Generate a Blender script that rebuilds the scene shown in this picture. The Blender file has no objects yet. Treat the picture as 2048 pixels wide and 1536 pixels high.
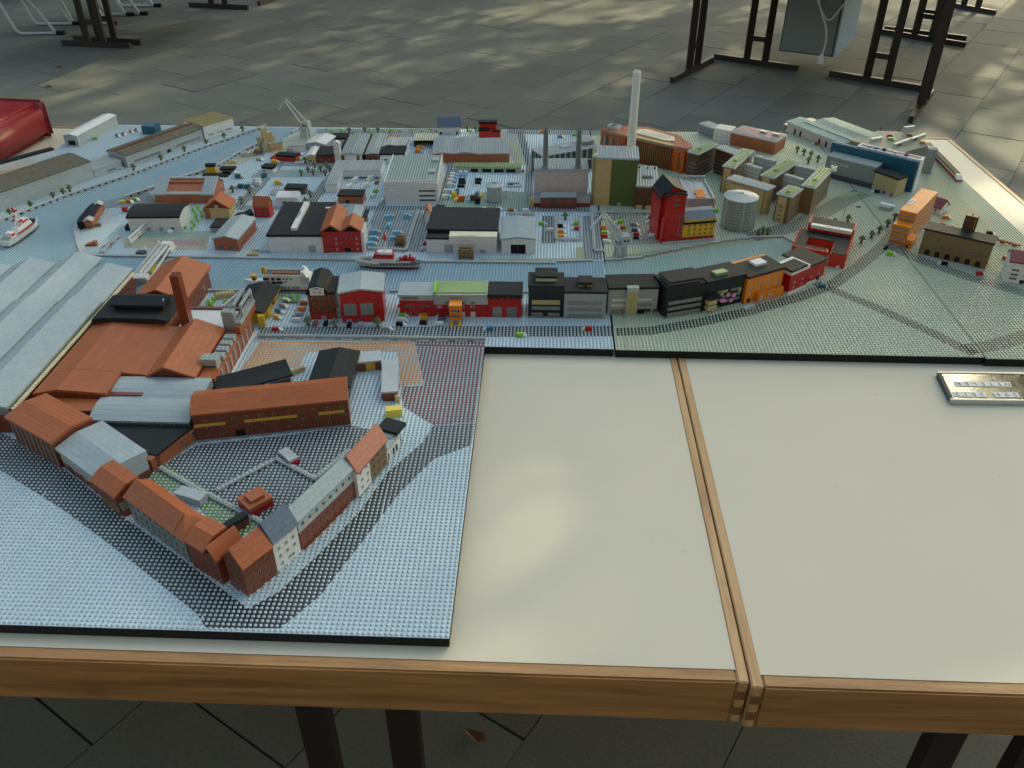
import bpy, bmesh, math, random
import numpy as np
from mathutils import Vector, Matrix
RND = random.Random(11)
sc = bpy.context.scene
COL = sc.collection
# ------------------------------------------------------------------ camera
# z = 0 is the top face of the baseplates on the tables; the pavement lies 0.76 m below
FPX, TILT, YAW, CAMH = 1695.0, math.radians(34.57), math.radians(2.2), 0.99
cam = bpy.data.objects.new('camera', bpy.data.cameras.new('camera'))
COL.objects.link(cam)
cam.location = (0, 0, CAMH)
cam.rotation_euler = (math.pi / 2 - TILT, 0, YAW)
cam.data.sensor_width = 36.0
cam.data.lens = FPX / 2048 * 36.0
cam.data.clip_start = 0.02
cam.data.clip_end = 400
sc.camera = cam
# ------------------------------------------------------------------ light
SUN_EL, SUN_AZ = math.radians(33), math.radians(56)      # azimuth from +X towards +Y
world = bpy.data.worlds.new('World'); sc.world = world; world.use_nodes = True
wn = world.node_tree.nodes; wl = world.node_tree.links
bg = wn['Background']
sky = wn.new('ShaderNodeTexSky'); sky.sky_type = 'NISHITA'; sky.sun_disc = False
sky.sun_elevation = SUN_EL; sky.sun_rotation = math.pi / 2 - SUN_AZ
sky.dust_density = 3.0; sky.ozone_density = 1.0; sky.air_density = 1.0
wl.new(sky.outputs[0], bg.inputs[0]); bg.inputs[1].default_value = 0.15
sun = bpy.data.objects.new('sun', bpy.data.lights.new('sun', 'SUN')); COL.objects.link(sun)
sun.data.energy = 2.2; sun.data.angle = math.radians(0.55); sun.data.color = (1.0, 0.9, 0.68)
sdir = Vector((math.cos(SUN_AZ) * math.cos(SUN_EL), math.sin(SUN_AZ) * math.cos(SUN_EL), math.sin(SUN_EL)))
sun.rotation_euler = sdir.to_track_quat('Z', 'Y').to_euler()
sc.view_settings.view_transform = 'Standard'; sc.view_settings.look = 'None'
sc.view_settings.gamma = 1.0; sc.view_settings.use_curve_mapping = False
sc.view_settings.exposure = 1.12
sc.view_settings.use_white_balance = True
sc.view_settings.white_balance_temperature = 7500
sc.view_settings.white_balance_tint = -3
# ------------------------------------------------------------------ photo survey -> ground points
FW = (-math.sin(YAW) * math.cos(TILT), math.cos(YAW) * math.cos(TILT), -math.sin(TILT))
RT = (math.cos(YAW), math.sin(YAW), 0.0)
UP = (RT[1] * FW[2] - RT[2] * FW[1], RT[2] * FW[0] - RT[0] * FW[2], RT[0] * FW[1] - RT[1] * FW[0])
def G(p, z=0.0):
    """survey point of the photograph -> metres on the level z"""
    a = (p[0] - 1024) / FPX; b = (768 - p[1]) / FPX
    d = [FW[i] + a * RT[i] + b * UP[i] for i in range(3)]
    s = (z - CAMH) / d[2]
    return Vector((d[0] * s, d[1] * s, z))
def PY(v):
    w = (v[0], v[1], v[2] - CAMH); d = sum(x * y for x, y in zip(w, FW))
    return 768 - FPX * sum(x * y for x, y in zip(w, UP)) / d
def HT(x, y, py, z0=0.0):
    lo, hi = z0 - .05, .9
    for _ in range(50):
        m = (lo + hi) / 2
        if PY((x, y, m)) > py: lo = m
        else: hi = m
    return lo - z0
# ------------------------------------------------------------------ materials
MATS = {}
def nmat(name):
    m = bpy.data.materials.new(name); m.use_nodes = True
    n = m.node_tree.nodes; l = m.node_tree.links
    return m, n, l, n['Principled BSDF']
def plastic(name, rgb, rough=.28, bricks=False, var=.05, trans=0.0, metal=0.0, bump=.05, spec=.5, grain=90):
    m, n, l, b = nmat(name)
    tc = n.new('ShaderNodeTexCoord')
    nz = n.new('ShaderNodeTexNoise'); nz.inputs['Scale'].default_value = grain; nz.inputs['Detail'].default_value = 4
    l.new(tc.outputs['Object'], nz.inputs['Vector'])
    oi = n.new('ShaderNodeObjectInfo')
    ma = n.new('ShaderNodeMath'); ma.operation = 'MULTIPLY_ADD'; ma.inputs[1].default_value = var * 1.6; ma.inputs[2].default_value = 1 - var * .8
    l.new(oi.outputs['Random'], ma.inputs[0])
    mb = n.new('ShaderNodeMath'); mb.operation = 'MULTIPLY_ADD'; mb.inputs[1].default_value = var * 2; mb.inputs[2].default_value = -var
    l.new(nz.outputs['Fac'], mb.inputs[0])
    ad = n.new('ShaderNodeMath'); ad.operation = 'ADD'; l.new(ma.outputs[0], ad.inputs[0]); l.new(mb.outputs[0], ad.inputs[1])
    hs = n.new('ShaderNodeHueSaturation'); hs.inputs['Color'].default_value = (*rgb, 1)
    l.new(ad.outputs[0], hs.inputs['Value'])
    out = hs.outputs[0]
    hgt = nz.outputs['Fac']
    if bricks:
        sp = n.new('ShaderNodeSeparateXYZ'); l.new(tc.outputs['Object'], sp.inputs[0])
        sx = n.new('ShaderNodeMath'); sx.operation = 'ADD'; l.new(sp.outputs[0], sx.inputs[0]); l.new(sp.outputs[1], sx.inputs[1])
        cb = n.new('ShaderNodeCombineXYZ'); l.new(sx.outputs[0], cb.inputs[0]); l.new(sp.outputs[2], cb.inputs[1])
        bt = n.new('ShaderNodeTexBrick'); bt.inputs['Scale'].default_value = 1
        bt.inputs['Brick Width'].default_value = .024; bt.inputs['Row Height'].default_value = .0096
        bt.inputs['Mortar Size'].default_value = .00016; bt.inputs['Mortar Smooth'].default_value = .3
        bt.inputs['Color1'].default_value = (1, 1, 1, 1); bt.inputs['Color2'].default_value = (.9, .9, .9, 1); bt.inputs['Mortar'].default_value = (.5, .5, .5, 1)
        l.new(cb.outputs[0], bt.inputs['Vector'])
        mx = n.new('ShaderNodeMixRGB'); mx.blend_type = 'MULTIPLY'; mx.inputs[0].default_value = 1
        l.new(out, mx.inputs[1]); l.new(bt.outputs['Color'], mx.inputs[2]); out = mx.outputs[0]
    l.new(out, b.inputs['Base Color'])
    mr = n.new('ShaderNodeMath'); mr.operation = 'MULTIPLY_ADD'; mr.inputs[1].default_value = .25; mr.inputs[2].default_value = rough - .1
    l.new(nz.outputs['Fac'], mr.inputs[0]); l.new(mr.outputs[0], b.inputs['Roughness'])
    b.inputs['Metallic'].default_value = metal
    b.inputs['IOR'].default_value = 1.48
    b.inputs['Specular IOR Level'].default_value = spec
    if trans: b.inputs['Transmission Weight'].default_value = trans
    if bump:
        bp = n.new('ShaderNodeBump'); bp.inputs['Strength'].default_value = bump; bp.inputs['Distance'].default_value = .0005
        l.new(hgt, bp.inputs['Height']); l.new(bp.outputs[0], b.inputs['Normal'])
    return m
PAL = dict(white=(.72, .72, .70), cream=(.78, .74, .52), grey=(.33, .37, .37), lgrey=(.42, .46, .46), mgrey=(.22, .25, .25), dgrey=(.075, .085, .085),
           roofgrey=(.33, .40, .41), black=(.014, .016, .017), roofblack=(.022, .025, .026), red=(.42, .012, .012), brightred=(.55, .03, .012), rust=(.37, .115, .045), rustroof=(.38, .12, .05), redbrown=(.19, .05, .025),
           brown=(.11, .05, .028), pinkroof=(.46, .19, .13), tan=(.55, .42, .2), dtan=(.2, .135, .06), olive=(.33, .28, .12), yellow=(.68, .42, .03), brightyellow=(.75, .6, .08),
           orange=(.72, .22, .015), darkorange=(.5, .10, .012), green=(.09, .13, .035), lime=(.22, .52, .03), sage=(.25, .36, .14), leaf=(.12, .17, .06), bark=(.16, .075, .04),
           blue=(.03, .16, .33), lightblue=(.16, .46, .68), teal=(.012, .10, .15), sandblue=(.10, .14, .19), navy=(.02, .035, .07), pink=(.72, .3, .46), sandgreen=(.28, .42, .34),
           palepink=(.52, .45, .43), silver=(.5, .52, .53), pane=(.03, .033, .035), glass=(.23, .24, .23), yglass=(.42, .37, .17), wglass=(.55, .55, .48), darkred=(.16, .02, .015), pinkgrey=(.38, .27, .29), maroonroof=(.2, .045, .04), dark=(.012, .012, .012), gold=(.6, .36, .05), amber=(.16, .085, .03), moss=(.115, .10, .065), mossstud=(.16, .145, .09), stack=(.16, .185, .18), deckgreen=(.06, .1, .085))
def M(k):
    if k not in MATS:
        if k.endswith('_b'): MATS[k] = plastic(k, PAL[k[:-2]], bricks=True, spec=.35 if 'black' in k or 'dgrey' in k else .5)
        elif k in ('glass', 'yglass', 'wglass', 'amber'): MATS[k] = plastic(k, PAL[k], rough=.14, var=.25, bump=.5, spec=.8, grain=420)
        elif k in ('pane',): MATS[k] = plastic(k, PAL[k], rough=.18)
        elif k in ('roofblack', 'black', 'dgrey', 'dark'): MATS[k] = plastic(k, PAL[k], rough=.5, var=.1, bump=.02, spec=.16)
        elif k in ('rust', 'rustroof', 'redbrown', 'pinkroof'): MATS[k] = plastic(k, PAL[k], rough=.36, var=.07, spec=.26)
        else: MATS[k] = plastic(k, PAL[k])
    return MATS[k]
# ------------------------------------------------------------------ mesh building; units inside a thing are millimetres
class MB:
    def __init__(s): s.v = []; s.f = []; s.m = []
    def add(s, vs, fs, mi=0):
        k = len(s.v); s.v += [tuple(v) for v in vs]; s.f += [tuple(k + i for i in f) for f in fs]; s.m += [mi] * len(fs); return s
    def box(s, x0, x1, y0, y1, z0, z1, mi=0):
        return s.add([(x0, y0, z0), (x1, y0, z0), (x1, y1, z0), (x0, y1, z0), (x0, y0, z1), (x1, y0, z1), (x1, y1, z1), (x0, y1, z1)],
                     [(3, 2, 1, 0), (4, 5, 6, 7), (0, 1, 5, 4), (1, 2, 6, 5), (2, 3, 7, 6), (3, 0, 4, 7)], mi)
    def poly(s, pts, mi=0): return s.add(pts, [tuple(range(len(pts)))], mi)
    def prism(s, prof, a0, a1, axis='x', mi=0):
        n = len(prof)
        f = (lambda u, z, a: (a, u, z)) if axis == 'x' else (lambda u, z, a: (u, a, z))
        vs = [f(u, z, a0) for u, z in prof] + [f(u, z, a1) for u, z in prof]
        return s.add(vs, [tuple(range(n)), tuple(range(2 * n - 1, n - 1, -1))] + [(i, i + n, (i + 1) % n + n, (i + 1) % n) for i in range(n)], mi)
    def plan(s, pts, z0, z1, mi=0):
        n = len(pts)
        vs = [(x, y, z0) for x, y in pts] + [(x, y, z1) for x, y in pts]
        return s.add(vs, [tuple(range(n - 1, -1, -1)), tuple(range(n, 2 * n))] + [(i, (i + 1) % n, (i + 1) % n + n, i + n) for i in range(n)], mi)
    def cyl(s, cx, cy, z0, z1, r0, r1=None, n=12, mi=0):
        r1 = r0 if r1 is None else r1
        an = [2 * math.pi * i / n for i in range(n)]
        vs = [(cx + r0 * math.cos(a), cy + r0 * math.sin(a), z0) for a in an] + [(cx + r1 * math.cos(a), cy + r1 * math.sin(a), z1) for a in an]
        return s.add(vs, [tuple(range(n - 1, -1, -1)), tuple(range(n, 2 * n))] + [(i, (i + 1) % n, (i + 1) % n + n, i + n) for i in range(n)], mi)
    def bar(s, a, b, w, h=None, mi=0):
        a = Vector(a); b = Vector(b); d = (b - a).normalized(); h = h or w
        x = d.cross(Vector((0, 0, 1)))
        if x.length < 1e-4: x = Vector((1, 0, 0))
        x.normalize(); y = x.cross(d)
        vs = []
        for p in (a, b):
            for i, j in ((-1, -1), (1, -1), (1, 1), (-1, 1)): vs.append(p + x * (i * w / 2) + y * (j * h / 2))
        return s.add(vs, [(0, 1, 2, 3), (7, 6, 5, 4), (0, 4, 5, 1), (1, 5, 6, 2), (2, 6, 7, 3), (3, 7, 4, 0)], mi)
    def mesh(s, name, mats, scale=.001, smooth=False):
        me = bpy.data.meshes.new(name)
        me.from_pydata([(x * scale, y * scale, z * scale) for x, y, z in s.v], [], s.f)
        for m in ([mats] if not isinstance(mats, (list, tuple)) else mats): me.materials.append(M(m) if isinstance(m, str) else m)
        me.polygons.foreach_set('material_index', s.m)
        bm = bmesh.new(); bm.from_mesh(me); bmesh.ops.recalc_face_normals(bm, faces=bm.faces); bm.to_mesh(me); bm.free()
        if smooth: me.polygons.foreach_set('use_smooth', [True] * len(me.polygons))
        me.update(); return me
    def ob(s, name, mats, parent=None, **k):
        sm = k.pop('smooth', False); sca = k.pop('scale', .001)
        return link(name, s.mesh(name, mats, sca, sm), parent, **k)
def link(name, me, parent=None, mat=None, label=None, kind=None):
    o = bpy.data.objects.new(name, me); COL.objects.link(o)
    if parent is not None: o.parent = parent
    if mat is not None: o.matrix_local = mat
    if label: o['label'] = label
    if kind: o['kind'] = kind
    return o
def tag(o, label, cat, group=None):
    o['label'] = label; o['category'] = cat
    if group: o['group'] = group
    return o
def thing(name, label, cat, loc=(0, 0, 0), rz=0.0, group=None):
    o = bpy.data.objects.new(name, None); COL.objects.link(o)
    o.empty_display_size = .01
    o.location = loc; o.rotation_euler = (0, 0, rz)
    return tag(o, label, cat, group)
def dup(src, loc, rz, label, group=None):
    r = src.copy(); COL.objects.link(r); r.location = loc; r.rotation_euler = (0, 0, rz)
    r['label'] = label
    if group: r['group'] = group
    for ch in list(src.children):
        c = ch.copy(); COL.objects.link(c); c.parent = r
        for g in ch.children:
            d = g.copy(); COL.objects.link(d); d.parent = c
    return r
class B: pass
def bld(name, label, A, Bp, C, top, roofh=None, cat='model building', group=None):
    """thing with its origin at the front left base corner: A, Bp front corners, C a back roof corner (or depth in mm), top = photo row of the roof corner above A"""
    z = (roofh or 0) * .001
    a = G(A, z); b = G(Bp, z); u = (b - a); W = u.length; u.normalize(); n = Vector((-u.y, u.x, 0))
    h = roofh if roofh else (HT(a.x, a.y, top) * 1000 if top > 150 else top)
    D = C if not isinstance(C, tuple) else (G(C, h * .001) - a).dot(n) * 1000
    r = B(); r.W = W * 1000; r.D = D; r.h = h
    r.t = thing(name, label, cat, (a.x, a.y, 0), math.atan2(u.y, u.x), group)
    return r
def zat(r, lx, ly, py):
    """height (mm) above the local point at which it reaches photo row py"""
    a = r.t.rotation_euler.z; c, s = math.cos(a), math.sin(a)
    x = r.t.location.x + (lx * c - ly * s) * .001; y = r.t.location.y + (lx * s + ly * c) * .001
    return HT(x, y, py) * 1000
# windows ---------------------------------------------------------------
WK = {'d': ('pane', 'mgrey'), 'w': ('pane', 'white'), 'y': ('pane', 'olive'), 'g': ('glass', 'mgrey'), 'gy': ('yglass', 'olive'), 'gw': ('wglass', 'white'),
      'k': ('dark', 'dgrey'), 'kg': ('grey', 'grey'), 'kd': ('dgrey', 'dgrey'), 'kt': ('dtan', 'dtan'), 'kw': ('white', 'white'), 'ky': ('yellow', 'yellow'), 'kb': ('teal', 'teal'), 'wo': ('wglass', 'lgrey'), 'kl': ('tan', 'tan')}
WIN = {}
def win_mesh(w, h, kind):
    key = (round(w, 1), round(h, 1), kind)
    if key in WIN: return WIN[key]
    pm, fm = WK[kind]; b = MB()
    if kind[0] == 'k':
        b.box(.1, w - .1, .9, 2.4, .1, h - .1, 0)
        if h > 8: b.box(w * .44, w * .48, .7, .95, .3, h - .3, 1)
    elif kind[0] == 'g':
        nx = max(1, round(w / 8)); nz = max(1, round(h / 9.6)); 
        for i in range(nx):
            for j in range(nz):
                x0 = w * i / nx; x1 = w * (i + 1) / nx; z0 = h * j / nz; z1 = h * (j + 1) / nz
                b.box(x0 + .25, x1 - .25, .5, 2.4, z0 + .2, z1 - .25, 0)
                b.cyl((x0 + x1) / 2, 1.0, z0 + (z1 - z0) * .3, z0 + (z1 - z0) * .62, 1.6, n=6, mi=1)
    else:
        b.box(0.05, w - .05, 2.2, 2.4, .05, h - .05, 0)
        nx = max(1, round(w / 7))
        for i in range(nx):
            x0 = w * i / nx; x1 = w * (i + 1) / nx; q = x1 - x0
            b.box(x0 + .1, x0 + q * .22, .6, 2.2, .1, h * .9, 1); b.box(x1 - q * .36, x1 - .1, .9, 2.2, .1, h * .45, 1)  # pale bars painted as the lit edges of the window recess
            b.box(x0 + q * .22, x1 - .1, .6, 2.2, h * .78, h * .98, 1)
    WIN[key] = b.mesh('window', [pm, fm]); return WIN[key]
def walls(t, x0, x1, y0, y1, z0, z1, mats, F=None, bands=None, name='wall', depth=2.5, label=None):
    """four facades with real openings; every opening gets its own window or door object"""
    F = F or {}; mats = [mats] if isinstance(mats, str) else list(mats)
    W, D = x1 - x0, y1 - y0
    faces = {'f': (Vector((x0, y0, 0)), Vector((1, 0, 0)), Vector((0, 1, 0)), W), 'r': (Vector((x1, y0, 0)), Vector((0, 1, 0)), Vector((-1, 0, 0)), D),
             'b': (Vector((x1, y1, 0)), Vector((-1, 0, 0)), Vector((0, -1, 0)), W), 'l': (Vector((x0, y1, 0)), Vector((0, -1, 0)), Vector((1, 0, 0)), D)}
    b = MB(); todo = []
    for k, (o, u, n, L) in faces.items():
        ops = [q for q in F.get(k, []) if q[0] > .2 and q[1] < L - .2]
        us = sorted({0.0, L} | {round(q[0], 3) for q in ops} | {round(q[1], 3) for q in ops})
        zs = sorted({z0, z1} | {round(q[2], 3) for q in ops} | {round(q[3], 3) for q in ops} | {c for c, _ in (bands or []) if z0 < c < z1})
        for i in range(len(us) - 1):
            for j in range(len(zs) - 1):
                um, zm = (us[i] + us[i + 1]) / 2, (zs[j] + zs[j + 1]) / 2
                if any(q[0] < um < q[1] and q[2] < zm < q[3] for q in ops): continue
                mi = 0
                for c, m in (bands or []):
                    if zm > c: mi = m
                P = lambda a, z: o + u * a + Vector((0, 0, z))
                b.poly([P(us[i], zs[j]), P(us[i + 1], zs[j]), P(us[i + 1], zs[j + 1]), P(us[i], zs[j + 1])], mi)
        for (a0, a1, c0, c1, kind) in ops:
            mi = 0
            for c, m in (bands or []):
                if (c0 + c1) / 2 > c: mi = m
            P = lambda a, z, d: o + u * a + n * d + Vector((0, 0, z))
            for (p, q) in (((a0, c0), (a1, c0)), ((a1, c0), (a1, c1)), ((a1, c1), (a0, c1)), ((a0, c1), (a0, c0))):
                b.poly([P(*p, 0), P(*q, 0), P(*q, depth), P(*p, depth)], mi)
            todo.append((a0, a1, c0, c1, kind, o, u, n))
    b.poly([(x0, y0, z1 - .01), (x1, y0, z1 - .01), (x1, y1, z1 - .01), (x0, y1, z1 - .01)], 0)
    wo = b.ob(name, mats, t, label=label)
    for a0, a1, c0, c1, kind, o, u, n in todo:
        p = (o + u * a0 + Vector((0, 0, c0))) * .001
        m = Matrix.Identity(4)
        m.col[0][:3] = u; m.col[1][:3] = n; m.col[2][:3] = (0, 0, 1); m.col[3][:3] = p
        nm = 'door' if kind[0] == 'k' else 'window'
        link(nm, win_mesh(a1 - a0, c1 - c0, kind), t, mat=m)
    return wo
def rows(n, L, w, zs, h, kind='d', m0=.06, m1=.06, shift=0):
    out = []; a, e = L * m0, L * (1 - m1)
    for k, z in enumerate(zs):
        for i in range(n):
            c = a + (e - a) * (i + .5) / n + (shift if k % 2 else 0)
            out.append((c - w / 2, c + w / 2, z, z + h, kind))
    return out
TILE = {}
def tile_mesh(a, b, m, th=.9):
    key = (round(a, 1), round(b, 1), m)
    if key not in TILE:
        x, y, c = a / 2 - .07, b / 2 - .07, .14
        q = MB().add([(-x, -y, 0), (x, -y, 0), (x, y, 0), (-x, y, 0), (-x, -y, th - c), (x, -y, th - c), (x, y, th - c), (-x, y, th - c),
                      (-x + c, -y + c, th), (x - c, -y + c, th), (x - c, y - c, th), (-x + c, y - c, th)],
                     [(3, 2, 1, 0), (8, 9, 10, 11)] + [(i, (i + 1) % 4, (i + 1) % 4 + 4, i + 4) for i in range(4)] + [(i + 4, (i + 1) % 4 + 4, (i + 1) % 4 + 8, i + 8) for i in range(4)])
        TILE[key] = q.mesh('roof_tile', m)
    return TILE[key]
def lay_tiles(par, o, u, v, Lu, Lv, tl, nrow, m, name='roof_tile'):
    """running bond of separate tiles on the plane o + a*u + b*v"""
    u = Vector(u).normalized(); v = Vector(v).normalized(); n = u.cross(v)
    if n.z < 0: n = -n
    rh = Lv / nrow
    for r in range(nrow):
        a = 0.0; first = True
        off = (r * .37 % 1) * tl
        while a < Lu - .6:
            e = min(Lu, a + (off if first and off > 2 else tl))
            if Lu - e < 3: e = Lu
            c = Vector(o) + u * ((a + e) / 2) + v * (rh * (r + .5)) + n * (.02 + RND.random() * .06)
            mt = Matrix.Identity(4); mt.col[0][:3] = u; mt.col[1][:3] = n.cross(u); mt.col[2][:3] = n; mt.col[3][:3] = c * .001
            link(name, tile_mesh(e - a, rh, m), par, mat=mt)
            a = e; first = False
def studs(par, pts, m, r=2.4, h=1.7, n=6, name='studs'):
    if not pts: return
    pts = np.asarray(pts, float); an = np.arange(n) * 2 * np.pi / n + .3
    ring = np.stack([np.cos(an) * r, np.sin(an) * r], 1)
    k = len(pts)
    v = np.zeros((k, 2 * n, 3)); v[:, :n, :2] = ring; v[:, n:, :2] = ring; v[:, n:, 2] = h
    v += pts[:, None, :]
    base = (np.arange(k) * 2 * n)[:, None]
    top = np.arange(n, 2 * n)[None, :] + base
    i = np.arange(n); side = np.stack([i, (i + 1) % n, (i + 1) % n + n, i + n], 1)
    sd = (side[None] + base[:, None]).reshape(-1, 4)
    me = bpy.data.meshes.new(name)
    loops = np.concatenate([top.ravel(), sd.ravel()]); nf = k + len(sd)
    tot = np.concatenate([np.full(k, n), np.full(len(sd), 4)])
    st = np.concatenate([[0], np.cumsum(tot)[:-1]])
    me.vertices.add(k * 2 * n); me.vertices.foreach_set('co', (v * .001).ravel())
    me.loops.add(len(loops)); me.loops.foreach_set('vertex_index', loops.astype(np.int32))
    me.polygons.add(nf); me.polygons.foreach_set('loop_start', st.astype(np.int32)); me.polygons.foreach_set('loop_total', tot.astype(np.int32))
    me.update(calc_edges=True); me.validate()
    me.materials.append(M(m) if isinstance(m, str) else m)
    return link(name, me, par, kind='stuff')
def grid(x0, x1, y0, y1, z, p=8.0):
    nx = max(1, round((x1 - x0) / p)); ny = max(1, round((y1 - y0) / p))
    return [(x0 + (x1 - x0) * (i + .5) / nx, y0 + (y1 - y0) * (j + .5) / ny, z) for i in range(nx) for j in range(ny)]
def flat(t, x0, x1, y0, y1, z, m, th=3.2, stud=None, tiles=None, name='roof', par=None, pm=None):
    """flat roof plate; stud = colour of its studs, tiles = (length, rows), par = parapet height"""
    r = MB().box(x0, x1, y0, y1, z, z + th).ob(name, m, t)
    if stud: studs(r, grid(x0, x1, y0, y1, z + th), stud)
    if tiles: lay_tiles(r, (x0, y0, z + th), (1, 0, 0), (0, 1, 0), x1 - x0, y1 - y0, tiles[0], tiles[1], m)
    if par:
        b = MB(); w = 4
        b.box(x0, x1, y0, y0 + w, z + th, z + th + par); b.box(x0, x1, y1 - w, y1, z + th, z + th + par)
        b.box(x0, x0 + w, y0 + w, y1 - w, z + th, z + th + par); b.box(x1 - w, x1, y0 + w, y1 - w, z + th, z + th + par)
        b.ob('parapet', pm or m, t)
    return r
def prof(t, pts, axis, l0, l1, m, th=3.0, wall=None, tiles=None, stud=None, name='roof', seg=None, inset=0):
    """roof of straight slopes: pts = (across, height) outline, run along axis; wall = (material, base height) fills the gables"""
    b = MB()
    for (u0, a0), (u1, a1) in zip(pts, pts[1:]):
        b.prism([(u0, a0), (u1, a1), (u1, a1 + th), (u0, a0 + th)], l0, l1, axis)
    r = b.ob(name, m, t)
    if wall:
        g = MB(); ub = [(u, z) for u, z in pts]
        lo = [(pts[-1][0], wall[1]), (pts[0][0], wall[1])]
        g.prism([(u, z) for u, z in ub] + lo, l0 + inset + .02, l1 - inset - .02, axis); g.ob('gable_wall', wall[0], t)
    if tiles:
        for k, ((u0, a0), (u1, a1)) in enumerate(zip(pts, pts[1:])):
            if seg and k not in seg: continue
            sl = math.hypot(u1 - u0, a1 - a0); nr = max(1, round(sl / tiles[1]))
            if axis == 'x': lay_tiles(r, (l0, u0, a0 + th), (1, 0, 0), (0, u1 - u0, a1 - a0), l1 - l0, sl, tiles[0], nr, m)
            else: lay_tiles(r, (u0, l0, a0 + th), (0, 1, 0), (u1 - u0, 0, a1 - a0), l1 - l0, sl, tiles[0], nr, m)
    if stud:
        P = []
        us = [p[0] for p in pts]; zs = [p[1] for p in pts]
        n = max(1, round((us[-1] - us[0]) / 8)); k = max(1, round((l1 - l0) / 8))
        for i in range(n):
            u = us[0] + (us[-1] - us[0]) * (i + .5) / n; z = float(np.interp(u, us, zs)) + th - .3
            for j in range(k):
                l = l0 + (l1 - l0) * (j + .5) / k
                P.append((l, u, z) if axis == 'x' else (u, l, z))
        studs(r, P, stud)
    return r
def curve_mesh(name, cu):
    o = bpy.data.objects.new(name, cu); me = bpy.data.meshes.new_from_object(o); me.name = name
    mats = [m for m in cu.materials]; bpy.data.objects.remove(o); bpy.data.curves.remove(cu)
    if not me.materials:
        for m in mats: me.materials.append(m)
    return me
def text(par, s, size, m, loc, u=(1, 0, 0), v=(0, 1, 0), name='lettering', spacing=1.0):
    cu = bpy.data.curves.new(name, 'FONT'); cu.body = s; cu.size = size * .001; cu.extrude = .0001; cu.space_character = spacing
    cu.align_x = 'CENTER'; cu.align_y = 'CENTER'; cu.materials.append(M(m))
    u = Vector(u).normalized(); v = Vector(v).normalized(); n = u.cross(v)
    mt = Matrix.Identity(4); mt.col[0][:3] = u; mt.col[1][:3] = v; mt.col[2][:3] = n; mt.col[3][:3] = Vector(loc) * .001
    return link(name, curve_mesh(name, cu), par, mat=mt)
# ------------------------------------------------------------------ surfaces of the place
def printmat(name, rgb, rough=.3, var=.08):
    """printed map seen through the clear baseplates: flat print, glossy face"""
    m = plastic(name, rgb, rough=rough, var=var, bump=0, grain=14)
    return m
def zone(name, pts, rgb, k=1, close=None):
    key = 'print_' + name + str([round(c, 3) for c in rgb])
    if key not in MATS: MATS[key] = printmat(key, rgb)
    bm = MB(); bm.poly([tuple(G(p, 0.0)[:2]) + (.00025 * k,) for p in pts])
    return bm.ob(name, MATS[key], None, kind='structure', scale=1.0)
def strip(name, pts, wid, rgb, k=2):
    g = [G(p, 0.0).xy for p in pts]; L, Rr = [], []
    for i, p in enumerate(g):
        d = (g[min(i + 1, len(g) - 1)] - g[max(i - 1, 0)]).normalized(); n = Vector((-d.y, d.x)) * wid * .0005
        L.append(p + n); Rr.append(p - n)
    key = 'print_' + name + str([round(c, 3) for c in rgb])
    if key not in MATS: MATS[key] = printmat(key, rgb)
    b = MB()
    for i in range(len(g) - 1):
        b.poly([(*Rr[i], .00025 * k), (*Rr[i + 1], .00025 * k), (*L[i + 1], .00025 * k), (*L[i], .00025 * k)])
    return b.ob(name, MATS[key], None, kind='structure', scale=1.0)
GZ = -.76
def concrete(name, rgb, spots=True):
    m, n, l, b = nmat(name)
    tc = n.new('ShaderNodeTexCoord'); oi = n.new('ShaderNodeObjectInfo')
    n1 = n.new('ShaderNodeTexNoise'); n1.inputs['Scale'].default_value = 3.5; n1.inputs['Detail'].default_value = 7
    n2 = n.new('ShaderNodeTexNoise'); n2.inputs['Scale'].default_value = 130; n2.inputs['Detail'].default_value = 3
    l.new(tc.outputs['Object'], n1.inputs['Vector']); l.new(tc.outputs['Object'], n2.inputs['Vector'])
    r1 = n.new('ShaderNodeValToRGB'); r1.color_ramp.elements[0].position = .3; r1.color_ramp.elements[1].position = .75
    r1.color_ramp.elements[0].color = (*[c * .90 for c in rgb], 1); r1.color_ramp.elements[1].color = (*[c * 1.07 for c in rgb], 1)
    l.new(n1.outputs['Fac'], r1.inputs[0])
    mv = n.new('ShaderNodeMath'); mv.operation = 'MULTIPLY_ADD'; mv.inputs[1].default_value = .26; mv.inputs[2].default_value = .87
    l.new(oi.outputs['Random'], mv.inputs[0])
    mg = n.new('ShaderNodeMath'); mg.operation = 'MULTIPLY_ADD'; mg.inputs[1].default_value = .5; mg.inputs[2].default_value = -.25
    l.new(n2.outputs['Fac'], mg.inputs[0])
    ad = n.new('ShaderNodeMath'); ad.operation = 'ADD'; l.new(mv.outputs[0], ad.inputs[0]); l.new(mg.outputs[0], ad.inputs[1])
    hs = n.new('ShaderNodeHueSaturation'); l.new(r1.outputs[0], hs.inputs['Color']); l.new(ad.outputs[0], hs.inputs['Value'])
    l.new(hs.outputs[0], b.inputs['Base Color']); b.inputs['Roughness'].default_value = .8; b.inputs['Specular IOR Level'].default_value = .25
    bp = n.new('ShaderNodeBump'); bp.inputs['Strength'].default_value = .4; bp.inputs['Distance'].default_value = .002
    l.new(n2.outputs['Fac'], bp.inputs['Height']); l.new(bp.outputs[0], b.inputs['Normal'])
    return m
MATS['slab'] = concrete('slab', (.145, .148, .124)); MATS['soil'] = concrete('soil', (.06, .06, .05))
gnd = MB().poly([(-60, -30, GZ - .012), (60, -30, GZ - .012), (60, 90, GZ - .012), (-60, 90, GZ - .012)]).ob('ground', 'soil', None, kind='structure', scale=1.0)
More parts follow.
